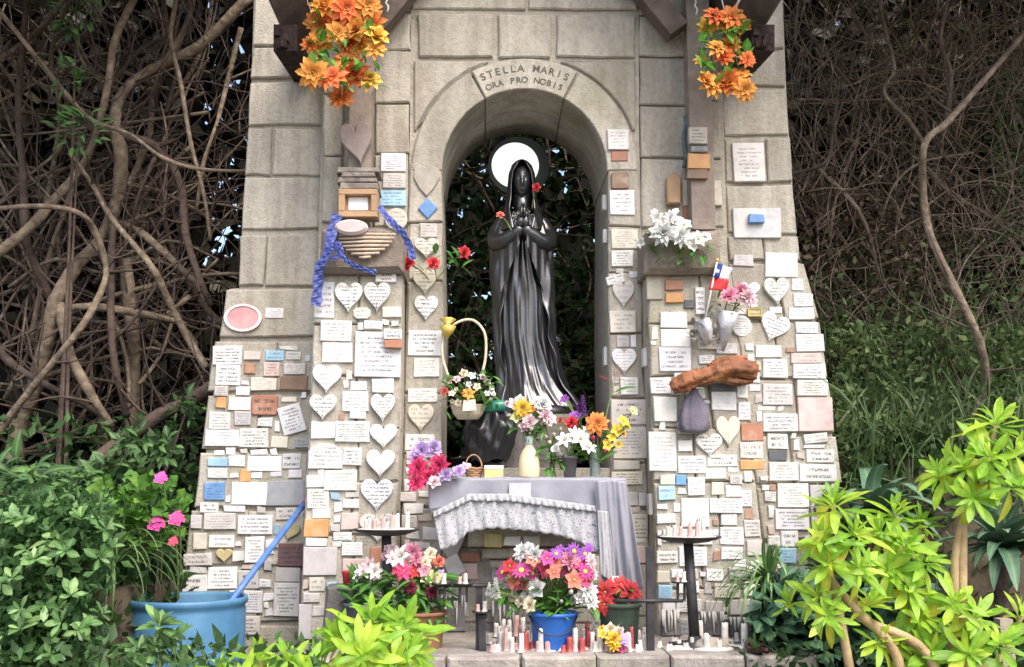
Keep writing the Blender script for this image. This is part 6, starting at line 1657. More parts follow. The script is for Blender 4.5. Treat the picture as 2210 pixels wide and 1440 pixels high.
bouquet(jar, P(1284, 1000, -.3), [(1288, 915, -.38, 28, 'double', 'or1'), (1234, 914, -.34, 18, 'rose', 'rd'), (1258, 884, -.3, 22, 'spike', 'pu'), (1245, 900, -.3, 14, 'five', 'pu'), (1326, 822, -.26, 24, 'strelitzia', 'rd'), (1320, 946, -.36, 14, 'five', 'ye'), (1332, 928, -.36, 14, 'five', 'ye'), (1345, 910, -.35, 14, 'five', 'ye'), (1312, 962, -.36, 12, 'five', 'ye'), (1366, 888, -.34, 13, 'five', 'yg'), (1306, 972, -.37, 9, 'bud', 'hp'), (1210, 908, -.3, 9, 'rose', 'co'), (1280, 945, -.38, 12, 'bud', 'hp'), (1218, 862, -.26, 12, 'five', 'pu')], 26, .09, True, 13)
inst('leaf', leaf_mesh('strelitzia_leaf', el_(.16), M_BLEAF), jar, P(1326, 848, -.28), basis(Vector((1, -.1, .45))), .14)
# pink and lilac bouquet lying on the altar corner
pb = empty('pink_bouquet', alt(930, -.42), 'bouquet of hot pink and lilac roses lying on the altar corner', 'bouquet')
bouquet(pb, P(960, 1045, -.44), [(905, 1010, -.52, 28, 'carnation', 'hp'), (950, 1004, -.52, 24, 'carnation', 'hp'), (900, 1044, -.52, 22, 'carnation', 'hp'), (925, 1028, -.5, 22, 'carnation', 'hp'), (912, 972, -.48, 24, 'rose', 'lv'), (935, 968, -.48, 20, 'rose', 'lv'), (900, 990, -.48, 18, 'rose', 'lv'), (962, 1026, -.54, 18, 'rose', 'lv'), (990, 1018, -.52, 16, 'rose', 'lv'), (938, 1042, -.55, 16, 'rose', 'lp'), (1005, 1005, -.46, 8, 'five', 'wh')], 10, .06, True, 14)
# big bucket of flowers
fls = []
rnd = random.Random(21)
for (x, y, rr, kd, cn) in ((1130, 1192, 22, 'carnation', 'wh'), (1155, 1196, 18, 'carnation', 'wh'), (1200, 1196, 18, 'daisy', 'pu'), (1238, 1190, 22, 'daisy', 'pu'), (1262, 1196, 18, 'daisy', 'pu'), (1180, 1206, 16, 'five', 'mg'), (1150, 1210, 18, 'five', 'co'), (1196, 1212, 20, 'five', 'co'), (1228, 1210, 20, 'carnation', 'pk'), (1180, 1228, 22, 'five', 'hp'), (1210, 1226, 20, 'daisy', 'mg'), (1245, 1216, 18, 'five', 'hp'), (1100, 1222, 18, 'five', 'rd'), (1085, 1236, 18, 'daisy', 'mg'), (1125, 1232, 22, 'daisy', 'mg'), (1150, 1238, 20, 'daisy', 'mg'), (1110, 1254, 22, 'five', 'co'), (1126, 1262, 20, 'five', 'hp'), (1195, 1236, 18, 'five', 'co'), (1262, 1234, 20, 'daisy', 'mg'), (1238, 1252, 20, 'five', 'co'), (1262, 1252, 18, 'five', 'hp'), (1230, 1262, 14, 'five', 'co'), (1278, 1240, 14, 'carnation', 'lp'), (1275, 1215, 14, 'carnation', 'lp'),
        (1088, 1256, 18, 'spike', 'wh'), (1070, 1275, 18, 'spike', 'wh'), (1160, 1272, 26, 'rose', 'wh'), (1140, 1284, 18, 'rose', 'wh'), (1146, 1306, 18, 'rose', 'cr'), (1125, 1298, 14, 'rose', 'cr'), (1232, 1278, 11, 'bud', 'wh'), (1268, 1276, 22, 'carnation', 'wh'), (1276, 1300, 18, 'carnation', 'wh'), (1212, 1298, 10, 'bud', 'wh'), (1250, 1290, 16, 'rose', 'wh'), (1104, 1290, 12, 'spike', 'cr')):
    fls.append((x, y, bkc.y-.06-rnd.uniform(0, .1), rr, kd, cn))
bouquet(bk, bkc+Vector((0, 0, bkh*.8)), fls, 110, .085, True, 22, .4, (1090, 1235, 1280, 1325, bkc.y-.05))
# left pots
bouquet(pt1, c1+Vector((0, 0, h1*.9)), [(866, 1200, c1.y-.05, 24, 'lily', 'wh'), (848, 1206, c1.y-.04, 18, 'lily', 'lp'), (894, 1190, c1.y-.03, 18, 'carnation', 'pk'), (900, 1205, c1.y-.05, 16, 'carnation', 'pk'), (872, 1232, c1.y-.07, 20, 'star', 'hp'), (858, 1232, c1.y-.06, 16, 'star', 'rd'), (892, 1232, c1.y-.06, 18, 'star', 'rd'), (918, 1214, c1.y-.04, 16, 'rose', 'cr'), (930, 1196, c1.y-.02, 14, 'rose', 'cr'), (946, 1212, c1.y-.02, 14, 'rose', 'co'), (916, 1232, c1.y-.06, 14, 'five', 'pk'), (936, 1250, c1.y-.06, 18, 'rose', 'yg'), (918, 1250, c1.y-.05, 14, 'five', 'yg'), (886, 1268, c1.y-.08, 14, 'carnation', 'dm'), (932, 1278, c1.y-.08, 16, 'carnation', 'dm'), (896, 1214, c1.y-.05, 12, 'five', 'dm'), (950, 1240, c1.y-.02, 14, 'five', 'lv'), (848, 1186, c1.y-.02, 14, 'five', 'lp')], 120, .1, True, 23, .3, (845, 1235, 955, 1345, c1.y-.03))
bouquet(pt2, c2+Vector((0, 0, h2*.9)), [(784, 1235, c2.y-.04, 20, 'lily', 'lp'), (808, 1232, c2.y-.05, 18, 'lily', 'wh'), (796, 1218, c2.y-.02, 16, 'lily', 'lp'), (772, 1246, c2.y-.04, 12, 'five', 'wh')], 60, .1, True, 24, .3, (755, 1245, 835, 1310, c2.y-.02))
bouquet(pt3, c3_+Vector((0, 0, h3*.9)), [(1306, 1278, c3_.y-.06, 26, 'star', 'rd'), (1304, 1304, c3_.y-.07, 22, 'star', 'rd'), (1340, 1262, c3_.y-.04, 22, 'star', 'rd'), (1362, 1276, c3_.y-.05, 24, 'star', 'rd'), (1374, 1282, c3_.y-.04, 18, 'star', 'rd'), (1322, 1268, c3_.y-.03, 18, 'star', 'rd'), (1328, 1252, c3_.y-.02, 10, 'five', 'wh')], 22, .08, True, 25)
# small yellow and lilac posy on the platform
q0 = PG(1322, 1408, ZP)
ps = empty('small_posy', q0, 'small posy of yellow and lilac flowers lying on the platform edge', 'bouquet')
bouquet(ps, q0+Vector((.05, 0, .01)), [(1324, 1380, q0.y-.03, 20, 'carnation', 'ye'), (1300, 1368, q0.y-.02, 12, 'five', 'ye'), (1346, 1384, q0.y-.02, 18, 'floret', 'lv'), (1316, 1358, q0.y, 14, 'rose', 'cr'), (1336, 1364, q0.y, 12, 'rose', 'lp'), (1342, 1400, q0.y-.02, 12, 'five', 'mg'), (1326, 1394, q0.y-.04, 14, 'carnation', 'ye')], 8, .05, True, 26)
# ================================================================ VEGETATION
F_, R_, U_, C_ = (np.array(FWD), np.array(RGT), np.array(UPV), np.array(CAM))
def Pn(px, py, Y):
    d = F_[None]+np.outer((px-1105.)/FPX, R_)+np.outer((720.-py)/FPX, U_)
    return C_[None]+d*((Y-C_[1])/d[:, 1])[:, None]
def blob(n, cx, cy, rx, ry, Y, dY, rng=RNG, shell=.55):
    """points through an uneven ellipsoid given in photo pixels, Y centre and half depth"""
    v = rng.normal(size=(n, 3)); v /= np.linalg.norm(v, axis=1)[:, None]
    r = (shell+(1-shell)*rng.random(n)**.6)
    a = np.arctan2(v[:, 2], v[:, 0])
    r = r*(1+.16*np.sin(5*a+2*v[:, 1]*3)+.1*np.sin(11*a))
    return Pn(cx+v[:, 0]*r*rx, cy+v[:, 2]*r*ry, Y+v[:, 1]*r*dY)

FG_BRIGHT = foliage('bright_leaf', (.20, .42, .03), (.36, .60, .05), (.52, .68, .07), .4, .5, True, .45)
FG_YELL = foliage('yellow_leaf', (.42, .55, .05), (.58, .62, .06), (.70, .56, .06), .42, .5, True, .4)
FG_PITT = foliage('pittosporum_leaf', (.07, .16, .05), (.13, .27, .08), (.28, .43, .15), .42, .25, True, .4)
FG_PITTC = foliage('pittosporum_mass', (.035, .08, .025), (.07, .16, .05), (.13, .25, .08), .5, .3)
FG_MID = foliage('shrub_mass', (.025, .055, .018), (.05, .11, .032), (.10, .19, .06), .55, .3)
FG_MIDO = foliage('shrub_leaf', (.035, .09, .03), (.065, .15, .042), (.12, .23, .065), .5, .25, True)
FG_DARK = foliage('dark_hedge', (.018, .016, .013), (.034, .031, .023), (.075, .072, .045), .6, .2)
FG_BANK = foliage('bank_mass', (.05, .085, .028), (.10, .16, .055), (.20, .27, .10), .6, .35)
FG_DRY = foliage('dry_mass', (.07, .05, .033), (.12, .09, .058), (.22, .17, .11), .8, .2)
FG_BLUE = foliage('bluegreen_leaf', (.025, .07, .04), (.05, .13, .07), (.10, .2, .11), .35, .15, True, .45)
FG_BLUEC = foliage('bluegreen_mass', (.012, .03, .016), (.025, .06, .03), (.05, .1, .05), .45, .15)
FG_ALOE = foliage('aloe_leaf', (.06, .13, .08), (.10, .19, .12), (.15, .25, .16), .4, .1, True, .4)
FG_GRASS = foliage('strap_leaf', (.05, .10, .03), (.09, .17, .055), (.16, .25, .09), .5, .3, True)
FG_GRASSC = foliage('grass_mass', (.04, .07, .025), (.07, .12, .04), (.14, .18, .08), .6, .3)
FG_GER = foliage('geranium_leaf', (.06, .16, .02), (.10, .23, .04), (.17, .3, .05), .6, .25, True)

LF_B = [leaf_mesh('bright_leaf_d', ob_(.11), FG_BRIGHT, nv=8, arc=1.1), leaf_mesh('bright_leaf_e', ob_(.13), FG_BRIGHT, nv=8, bend=.0, wave=.035), leaf_mesh('bright_leaf_a', ob_(.125), FG_BRIGHT, bend=.3, nv=8), leaf_mesh('bright_leaf_b', ob_(.105), FG_BRIGHT, bend=.55, nv=8, wave=.02), leaf_mesh('bright_leaf_c', ob_(.14), FG_BRIGHT, bend=.12, nv=8)]
LF_Y = [leaf_mesh('yellow_leaf_a', ob_(.15), FG_YELL, bend=.8, nv=8), leaf_mesh('yellow_leaf_b', ob_(.125), FG_YELL, bend=.5, nv=8)]
LF_P = [leaf_mesh('pittosporum_a', ob_(.2), FG_PITT, bend=.25, nv=6), leaf_mesh('pittosporum_b', ob_(.24), FG_PITT, bend=.1, nv=6)]
LF_M = [leaf_mesh('shrub_leaf_a', el_(.24), FG_MIDO, nv=6), leaf_mesh('shrub_leaf_b', el_(.19), FG_MIDO, bend=.55, nv=6)]
LF_R = [leaf_mesh('round_leaf_a', el_(.42), FG_BLUE, bend=.15, nv=6, fold=.1), leaf_mesh('round_leaf_b', el_(.36), FG_BLUE, bend=.3, nv=6)]
LF_A = [leaf_mesh('aloe_a', st_(.12), FG_ALOE, nv=10, fold=.35, arc=1.2), leaf_mesh('aloe_b', st_(.11), FG_ALOE, nv=10, fold=.35, arc=1.9)]
LF_G = [leaf_mesh('strap_a', st_(.019), FG_GRASS, nv=12, fold=.4, arc=2.3), leaf_mesh('strap_b', st_(.014), FG_GRASS, nv=12, fold=.4, arc=1.5)]
def ger_mesh():
    v = [(0, 0, 0)]; n = 18
    for i in range(n):
        a = -math.pi/2+.25+(2*math.pi-.5)*i/(n-1); r = .5*(1+.10*math.cos(i*2.1)); v.append((r*math.cos(a), .45+r*math.sin(a), .1*math.cos(i*1.05)))
    v[0] = (0, .4, -.08)
    return mkmesh('geranium_leaf', v, [(0, i, i+1) for i in range(1, n)], [FG_GER], True)
LF_GER = ger_mesh()
M_TWIG = noisy('pale_stem', (.3, .2, .1), (.45, .33, .18), 14, .7, .3)

def rosette(root, c, axis, n, L, leaves, rnd, a0=.25, a1=1.75, old=None):
    """whorl of leaves: young ones near the axis, old ones drooping below"""
    axis = axis.normalized()
    e1 = axis.orthogonal().normalized(); e2 = axis.cross(e1)
    for k in range(n):
        t = (k+.5)/n
        az = k*2.39996+rnd.uniform(-.3, .3); pol = a0+(a1-a0)*t**.8+rnd.uniform(-.28, .28)
        d = axis*math.cos(pol)+(e1*math.cos(az)+e2*math.sin(az))*math.sin(pol)
        Lk = L*(.5+.5*min(1, t*1.6))*rnd.uniform(.7, 1.2)
        pool = old if (old and t > .78 and rnd.random() < .6) else leaves
        inst('leaf', rnd.choice(pool), root, c-axis*(L*.25*t)+d*L*.05, basis(d, axis), Lk)

def stemtube(root, pts, r, m, name='branch', seg=8): return MB().add(tube(catmull(pts, 7), r, seg, .06)).part(name, m, root)

# ---------- bright foreground shrubs
def bright(label, Y, ros, stems, seed, nleaf=24, L=.155):
    rnd = random.Random(seed)
    base = P(stems[0][-1][0], stems[0][-1][1], Y); base.z = ZG
    t = empty('bright_shrub', base, label, 'shrub')
    for s in stems:
        pts = [P(x, y, Y+(q[0] if q else 0)) for x, y, *q in s]; e = pts[-1].copy()
        if e.z > ZG+.05: pts.append(Vector((e.x+(base.x-e.x)*.6, Y+.02, ZG-.02)))
        stemtube(t, pts, [.010, .014, .02, .024], M_TWIG)
    for (x, y, dY, ax, sc) in ros:
        rosette(t, P(x, y, Y+dY), Vector(ax), int(nleaf*min(1.15, .75+.3*sc)), L*sc, LF_B, rnd, old=LF_Y)
    return t
bright('bright green shrub with broad glossy rosettes in front of the platform', -2.0,
       [(800, 1345, -.1, (.0, -.45, 1), 1.05), (730, 1385, -.12, (-.5, -.5, .8), .95), (870, 1352, -.05, (.5, -.4, .8), 1.0), (780, 1415, -.25, (0, -.9, .5), 1.0), (890, 1410, -.12, (.7, -.6, .5), .85), (690, 1425, -.05, (-.6, -.5, .6), .85), (850, 1435, -.2, (.2, -.9, .4), .9)],
       [[(800, 1350), (805, 1400), (800, 1500)], [(735, 1390), (770, 1440), (795, 1520)], [(870, 1360), (840, 1430), (805, 1520)], [(890, 1412), (850, 1460), (808, 1530)], [(690, 1428), (740, 1470), (796, 1530)]], 31, 20, .17)
bright('low pale green shrub spreading before the barrel', -2.1,
       [(560, 1425, 0, (.1, -.4, 1), .85), (480, 1445, 0, (-.3, -.4, 1), .8), (620, 1425, 0, (.3, -.4, .9), .75), (660, 1450, -.1, (.3, -.6, .8), .8), (520, 1465, -.1, (0, -.6, .8), .8), (590, 1475, -.1, (0, -.6, .8), .9), (425, 1470, 0, (-.4, -.3, 1), .7)],
       [[(560, 1430), (565, 1480), (570, 1560)], [(480, 1450), (520, 1500), (568, 1570)], [(620, 1430), (600, 1490), (572, 1570)]], 32, 22, .15)
bright('yellow green shrub with slanting stem at the bottle end of the platform', -1.7,
       [(1800, 1085, -.05, (-.1, -.35, 1), 1.1), (1770, 1165, -.1, (-.4, -.7, .6), .85), (1845, 1150, -.1, (.3, -.7, .7), .95), (1790, 1215, -.1, (-.3, -.8, .4), .9), (1855, 1225, -.1, (.4, -.8, .5), .9), (1765, 1285, -.05, (-.5, -.5, .7), .8), (1880, 1300, 0, (.3, -.4, .9), .8), (1785, 1330, -.1, (-.2, -.9, .2), .7), (1700, 1300, .2, (-.6, -.4, .6), .6), (1900, 1380, .0, (.3, -.5, .8), .8)],
       [[(1800, 1090), (1788, 1180), (1795, 1250), (1850, 1320), (1945, 1450)], [(1855, 1225), (1845, 1290), (1862, 1335), (2020, 1450)], [(1765, 1285), (1800, 1270)]], 33, 19, .155)
bright('dense yellow green shrub standing behind the slanting one', -1.5,
       [(1930, 1105, 0, (-.1, -.4, 1), 1.1), (1985, 1130, 0, (.3, -.4, .9), .95), (1900, 1150, -.05, (-.5, -.5, .7), .9), (1955, 1180, -.1, (0, -.8, .5), 1.0), (2000, 1210, -.1, (.4, -.7, .5), .9), (1915, 1230, -.1, (-.4, -.8, .4), .9), (1965, 1270, -.1, (.1, -.9, .4), 1.0), (1990, 1330, -.1, (.1, -.8, .5), .95), (1940, 1390, -.1, (-.1, -.8, .5), .9), (2010, 1410, -.15, (.1, -.8, .5), 1.0)],
       [[(1935, 1115), (1950, 1220), (1965, 1330), (1970, 1480)], [(1985, 1135), (1978, 1250), (1970, 1480)]], 34, 19, .155)
bright('tall yellow green shrub with an upright pale stem beside the aloe', -1.6,
       [(2150, 910, 0, (0, -.35, 1), 1.15), (2085, 1010, -.05, (-.6, -.6, .5), 1.0), (2140, 985, -.1, (0, -.8, .5), 1.1), (2195, 970, -.05, (.4, -.6, .6), 1.0), (2190, 1050, -.1, (.4, -.8, .3), 1.0), (2100, 1075, -.1, (-.2, -.8, .2), .95), (2030, 1020, 0, (-.7, -.4, .4), .9), (2110, 1330, -.1, (.2, -.7, .6), .95), (2060, 1300, -.1, (-.2, -.8, .5), .9), (2160, 1390, -.15, (.2, -.8, .5), 1.0), (2090, 1410, -.15, (-.1, -.8, .5), 1.0), (2205, 1330, 0, (.3, -.5, .7), .8)],
       [[(2150, 920), (2120, 1010), (2080, 1110), (2062, 1200), (2060, 1320), (2055, 1480)], [(2110, 1330), (2085, 1400), (2058, 1490)], [(2205, 1330), (2160, 1420), (2062, 1500)], [(2190, 1000), (2130, 1060), (2078, 1130)]], 35, 19, .155)

# ---------- rounded leaf shoots in front of the barrel
rnd = random.Random(40)
t = empty('leafy_shoots', P(340, 1440, -1.6)*1, 'young green shoots with rounded leaves in front of the blue barrel', 'plant'); t.location.z = ZG
for (x, y) in ((345, 1345), (300, 1400), (375, 1385), (335, 1395), (290, 1440), (395, 1430)):
    q = P(x, y, -1.6); stemtube(t, [q, q+Vector((.01, 0, -.2)), Vector((t.location.x+rnd.uniform(-.1, .1), -1.6, ZG))], [.005, .007, .009], M_STEM, 'stem', 6)
    rosette(t, q, Vector((rnd.uniform(-.3, .3), -.4, 1)), 11, .1, LF_M+LF_P, rnd, .4, 1.6)

# ---------- generic leafy shrub: outer leaves are objects, the inner mass is one part
def shrub(name, label, cat, blobs, Y, leaves, mass_mat, nobj, nmass, L, seed, mass_size, whorl=0, bark=M_BARKD, stem_px=None, kind='leaf'):
    rnd = random.Random(seed); rng = np.random.default_rng(seed)
    cx = sum(b[0] for b in blobs)/len(blobs); cy = max(b[1]+b[3] for b in blobs)
    base = P(cx, cy, Y); base.z = hill(base.x, Y)
    t = empty(name, base, label, cat)
    area = [b[2]*b[3] for b in blobs]; tot = sum(area)
    if nmass:
        pos = np.concatenate([blob(max(3, int(nmass*a/tot)), b[0], b[1], b[2], b[3], Y+(b[4] if len(b) > 4 else 0)+.08, .22, rng, .2) for b, a in zip(blobs, area)])
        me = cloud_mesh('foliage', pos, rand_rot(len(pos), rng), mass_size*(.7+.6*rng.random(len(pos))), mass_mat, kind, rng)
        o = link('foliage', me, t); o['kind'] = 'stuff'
    nn = 0
    while nn < nobj:
        b = rnd.choices(blobs, area)[0]
        a = rnd.uniform(0, 2*math.pi); q = math.sqrt(rnd.random())
        px, py = b[0]+math.cos(a)*q*b[2], b[1]+math.sin(a)*q*b[3]
        dep = math.sqrt(max(0, 1-q*q))
        p = P(px, py, Y+(b[4] if len(b) > 4 else 0)+.08-.3*dep)
        out = Vector((math.cos(a)*q, -dep*.9-.1, -math.sin(a)*q+.45)).normalized()
        if whorl:
            rosette(t, p, out+Vector((rnd.uniform(-.4, .4), 0, rnd.uniform(-.2, .4))), whorl, L, leaves, rnd, .5, 1.5); nn += whorl
        else:
            d = (out+Vector((rnd.uniform(-.9, .9), rnd.uniform(-.5, .3), rnd.uniform(-.9, .5)))).normalized()
            inst('leaf', rnd.choice(leaves), t, p, basis(d, Vector((0, -.7, .7))), L*rnd.uniform(.7, 1.25)); nn += 1
    for (b) in blobs[:6]:
        p = P(b[0], b[1], Y+(b[4] if len(b) > 4 else 0)+.1)
        stemtube(t, [p, p.lerp(base, .5)+Vector((.03, 0, 0)), Vector((base.x+rnd.uniform(-.08, .08), Y+.1, base.z-.03))], [.006, .011, .016], bark, 'stem', 7)
    return t
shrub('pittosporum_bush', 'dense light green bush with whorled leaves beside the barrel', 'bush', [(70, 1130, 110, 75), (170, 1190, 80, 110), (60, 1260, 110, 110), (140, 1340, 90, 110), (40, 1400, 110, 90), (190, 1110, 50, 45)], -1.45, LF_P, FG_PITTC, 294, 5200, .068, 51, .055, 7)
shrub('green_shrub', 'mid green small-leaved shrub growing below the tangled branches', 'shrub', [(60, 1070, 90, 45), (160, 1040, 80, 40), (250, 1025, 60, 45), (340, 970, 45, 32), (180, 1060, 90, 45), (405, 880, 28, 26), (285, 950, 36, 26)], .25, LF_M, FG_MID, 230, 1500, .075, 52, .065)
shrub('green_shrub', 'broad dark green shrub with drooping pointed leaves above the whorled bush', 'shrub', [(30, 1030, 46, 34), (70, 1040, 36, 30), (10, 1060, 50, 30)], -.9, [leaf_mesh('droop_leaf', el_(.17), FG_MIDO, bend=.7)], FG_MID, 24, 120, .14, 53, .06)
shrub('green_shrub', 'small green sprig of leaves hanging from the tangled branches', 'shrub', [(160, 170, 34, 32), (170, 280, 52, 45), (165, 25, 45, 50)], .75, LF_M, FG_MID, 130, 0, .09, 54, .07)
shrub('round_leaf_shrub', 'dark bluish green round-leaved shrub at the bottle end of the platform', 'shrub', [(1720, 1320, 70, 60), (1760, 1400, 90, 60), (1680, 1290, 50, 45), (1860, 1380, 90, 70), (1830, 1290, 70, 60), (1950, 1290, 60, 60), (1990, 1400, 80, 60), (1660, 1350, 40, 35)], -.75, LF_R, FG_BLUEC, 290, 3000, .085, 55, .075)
# ---------- geranium
g_ = shrub('geranium', 'geranium with round leaves and pink flower heads beside the barrel-side buttress', 'geranium', [(320, 1070, 50, 50), (280, 1110, 60, 40), (350, 1110, 50, 50), (310, 1165, 50, 40), (240, 1090, 40, 40)], -.55, [LF_GER], FG_MID, 150, 200, .07, 56, .06)
for (x, y, r, c) in ((349, 1034, 17, (.72, .1, .45)), (340, 1133, 21, (.75, .05, .33)), (382, 1122, 20, (.75, .06, .3)), (376, 1170, 13, (.65, .08, .16))):
    p = P(x, y, -.8); inst('flower', FL['floret'], g_, p, face_rot(Vector((random.uniform(-.2, .2), -1, .4))), M(r, -.8), c)
    stemtube(g_, [p+Vector((0, .02, 0)), p+Vector((0, .08, -.12)), p+Vector((-.03, .2, -.3))], [.003, .004, .005], M_STEM, 'stem', 5)
# ---------- strap-leaved clumps
def clump(name, label, cat, px, py, Y, n, L, leaves, seed, lean=(0, -.2), spread=1.0, tilt0=.15, tilt1=1.35, zoff=None):
    rnd = random.Random(seed); c = P(px, py, Y)
    t = empty(name, c, label, cat)
    for k in range(n):
        az = k*2.39996+rnd.uniform(-.3, .3); pol = tilt0+(tilt1-tilt0)*((k+.5)/n)*spread
        d = Vector((math.cos(az)*math.sin(pol)+lean[0], math.sin(az)*math.sin(pol)+lean[1], math.cos(pol)))
        inst('leaf', rnd.choice(leaves), t, c+d*.02, basis(d, Vector((0, 0, 1)) if d.normalized().z < .95 else Vector((0, 1, 0))), L*rnd.uniform(.75, 1.2))
    return t
MOUND = []
def earth_mound(c, r, label):
    z0 = hill(c.x, c.y)
    prof = [(r*1.9, z0-c.z-.05), (r*1.45, (z0-c.z)*.6), (r*.9, -.08), (r*.35, -.02), (.01, .0)]
    v, f = lathe(prof, 20, c, cap=False); o = link('mound', mkmesh('mound', v, f, [M_SOIL], True)); setp(o, kind='structure')
    rng = np.random.default_rng(int(abs(c.x)*1000)); n = 1000
    t = rng.random(n)**.7; a = rng.uniform(0, 2*np.pi, n); rr = r*(.1+1.75*t); zz2 = np.interp(rr, [q[0] for q in prof[::-1]], [q[1] for q in prof[::-1]])
    MOUND.append(np.stack([c.x+rr*np.cos(a), c.y+rr*np.sin(a), c.z+zz2+.02], 1))
clump('spider_plant', 'arching strap-leaved plant beside the barrel', 'plant', 245, 1215, -.8, 60, .42, LF_G, 61, (0, -.25), 1, .3, 1.5)
earth_mound(P(225, 1230, -.72), .2, '')
clump('spider_plant', 'thin strap-leaved plant between the geranium and the buttress', 'plant', 330, 1200, -.38, 46, .36, LF_G, 62, (0, -.2), 1, .3, 1.5)
earth_mound(P(315, 1215, -.3), .2, '')
clump('arching_fern', 'arching bright green strap leaves at the bottle end of the platform', 'plant', 1665, 1268, -.6, 70, .36, [leaf_mesh('fern_strap', st_(.03), FG_PITT, nv=12, fold=.4, arc=1.9)], 63, (-.35, -.15), 1, .2, 1.3)
earth_mound(P(1690, 1290, -.5), .15, '')
al = clump('aloe', 'large grey green aloe rosette beside the tall bright shrub', 'aloe', 2165, 1185, -.9, 34, .36, LF_A, 64, (0, -.35), 1, .2, 1.7)
stemtube(al, [P(2165, 1190, -.9), P(2162, 1300, -.88), Vector((P(2162, 1300, -.88).x, -.88, ZG-.05))], [.03, .035, .04], M_BARKD, 'stem')
clump('aloe', 'smaller aloe half hidden behind the yellow green shrubs', 'aloe', 1890, 1110, -.4, 20, .42, LF_A, 65, (.1, -.2), 1, .2, 1.5)
earth_mound(P(1890, 1125, -.38), .2, '')
for i, (x, y, Y, n, L, lab) in enumerate(((1990, 960, .3, 60, .55, 'long arching grass tuft behind the bright shrubs'), (1880, 950, .5, 50, .5, 'dark grass tuft beside the shrub-side buttress'), (2080, 1000, .1, 44, .6, 'pale long-bladed grass tuft behind the tall bright shrub'), (1850, 1040, .2, 40, .45, 'grass tuft at the foot of the shrub-side buttress'), (2170, 960, .6, 40, .5, 'grass tuft under the curved bare trunk'))):
    clump('grass_tuft', lab, 'grass tuft', x, y, Y, int(n*.4), L*.7, LF_G, 70+i, (0, -.2), 1, .15, 1.5)
    earth_mound(P(x, y+10, Y+.02), .3, '')
# black drip pipe standing in the left bed
v, f = tube([P(222, 1300, -1.0), P(218, 1440, -1.0), Vector((P(216, 1500, -1.0).x, -1.0, ZG-.03))], .014, 8); thing_mesh('standpipe', v, f, [M_IRON], 'thin dark upright pipe beside the whorled bush', 'pipe', smooth=True)
v, f = bar(P(2165, 1335, -1.2), Vector((P(2165, 1335, -1.2).x, -1.2, ZG-.05)), .06, .06); thing_mesh('wooden_stake', v, f, [noisy('grey_stake', (.3, .25, .2), (.4, .34, .28), 12, .9, .3)], 'short grey wooden stake among the bright shrubs', 'stake')

pos = np.concatenate(MOUND)
_r = np.random.default_rng(5); bx = _r.uniform(-4.5, -2.05, 1500); by = _r.uniform(-1.4, .6, 1500); rx = _r.uniform(1.95, 4.6, 7000); ry = _r.uniform(-1.6, 1.2, 7000)
pos = np.concatenate([pos, np.array([(x, y, hill(x, y)+_r.uniform(0, .08)) for x, y in zip(np.concatenate([bx, rx]), np.concatenate([by, ry]))])])
ob = link('bed_plants', cloud_mesh('bed_plants', pos, dir_rot(np.tile(np.array([[0, -.6, .7]]), (len(pos), 1)), _r, .8), .085*(.6+.8*_r.random(len(pos))), FG_MID, 'leaf', _r)); setp(ob, 'low leafy plants covering the raised beds beside the shrine', 'plants', kind='stuff')

# ---------- tangled trees: traced limbs are parts
def tangle(name, label, limbs, Ybase, seed, barks):
    rnd = random.Random(seed)
    t = empty(name, (P(limbs[0][1][0][0], limbs[0][1][0][1], Ybase).x, Ybase, ZG), label, 'tree')
    tw = MB()
    for k, (r, pts, *dy) in enumerate(limbs):
        Y = Ybase+(dy[0] if dy else rnd.uniform(-.25, .7))
        n = len(pts)
        r *= 1.18
        w = [P(x, y, Y+.12*math.sin(k+i*1.3)) for i, (x, y) in enumerate(pts)]
        MB().add(tube(catmull(w, 6), [M(r*1.1, Y)]+[M(r*rnd.uniform(.8, 1.1)*(1-.35*q_/8), Y) for q_ in range(8)], 9, .09, rnd)).part('trunk' if r >= 13 else 'branch', barks[k % len(barks)], t)
        cw = catmull(w, 6)
        for q in range(3+len(cw)//6):
            i = rnd.randrange(1, len(cw)-1); p = cw[i]; d = (cw[i+1]-cw[i-1]).normalized(); sd_ = Vector((rnd.uniform(-1, 1), rnd.uniform(-.6, .6), rnd.uniform(-.6, 1))).normalized()
            d2 = (d*.7+sd_).normalized(); L = rnd.uniform(.15, .5); rr = min(.012, M(r, Y)*.35)
            tw.add(tube(catmull([p, p+d2*L*.5+sd_*.03, p+d2*L+Vector((0, 0, rnd.uniform(-.08, .12)))], 4), [rr, rr*.6, rr*.25], 5))
    o_ = tw.part('twigs', barks[-1], t); o_['kind'] = 'stuff'
    if True:
        pass
    return t
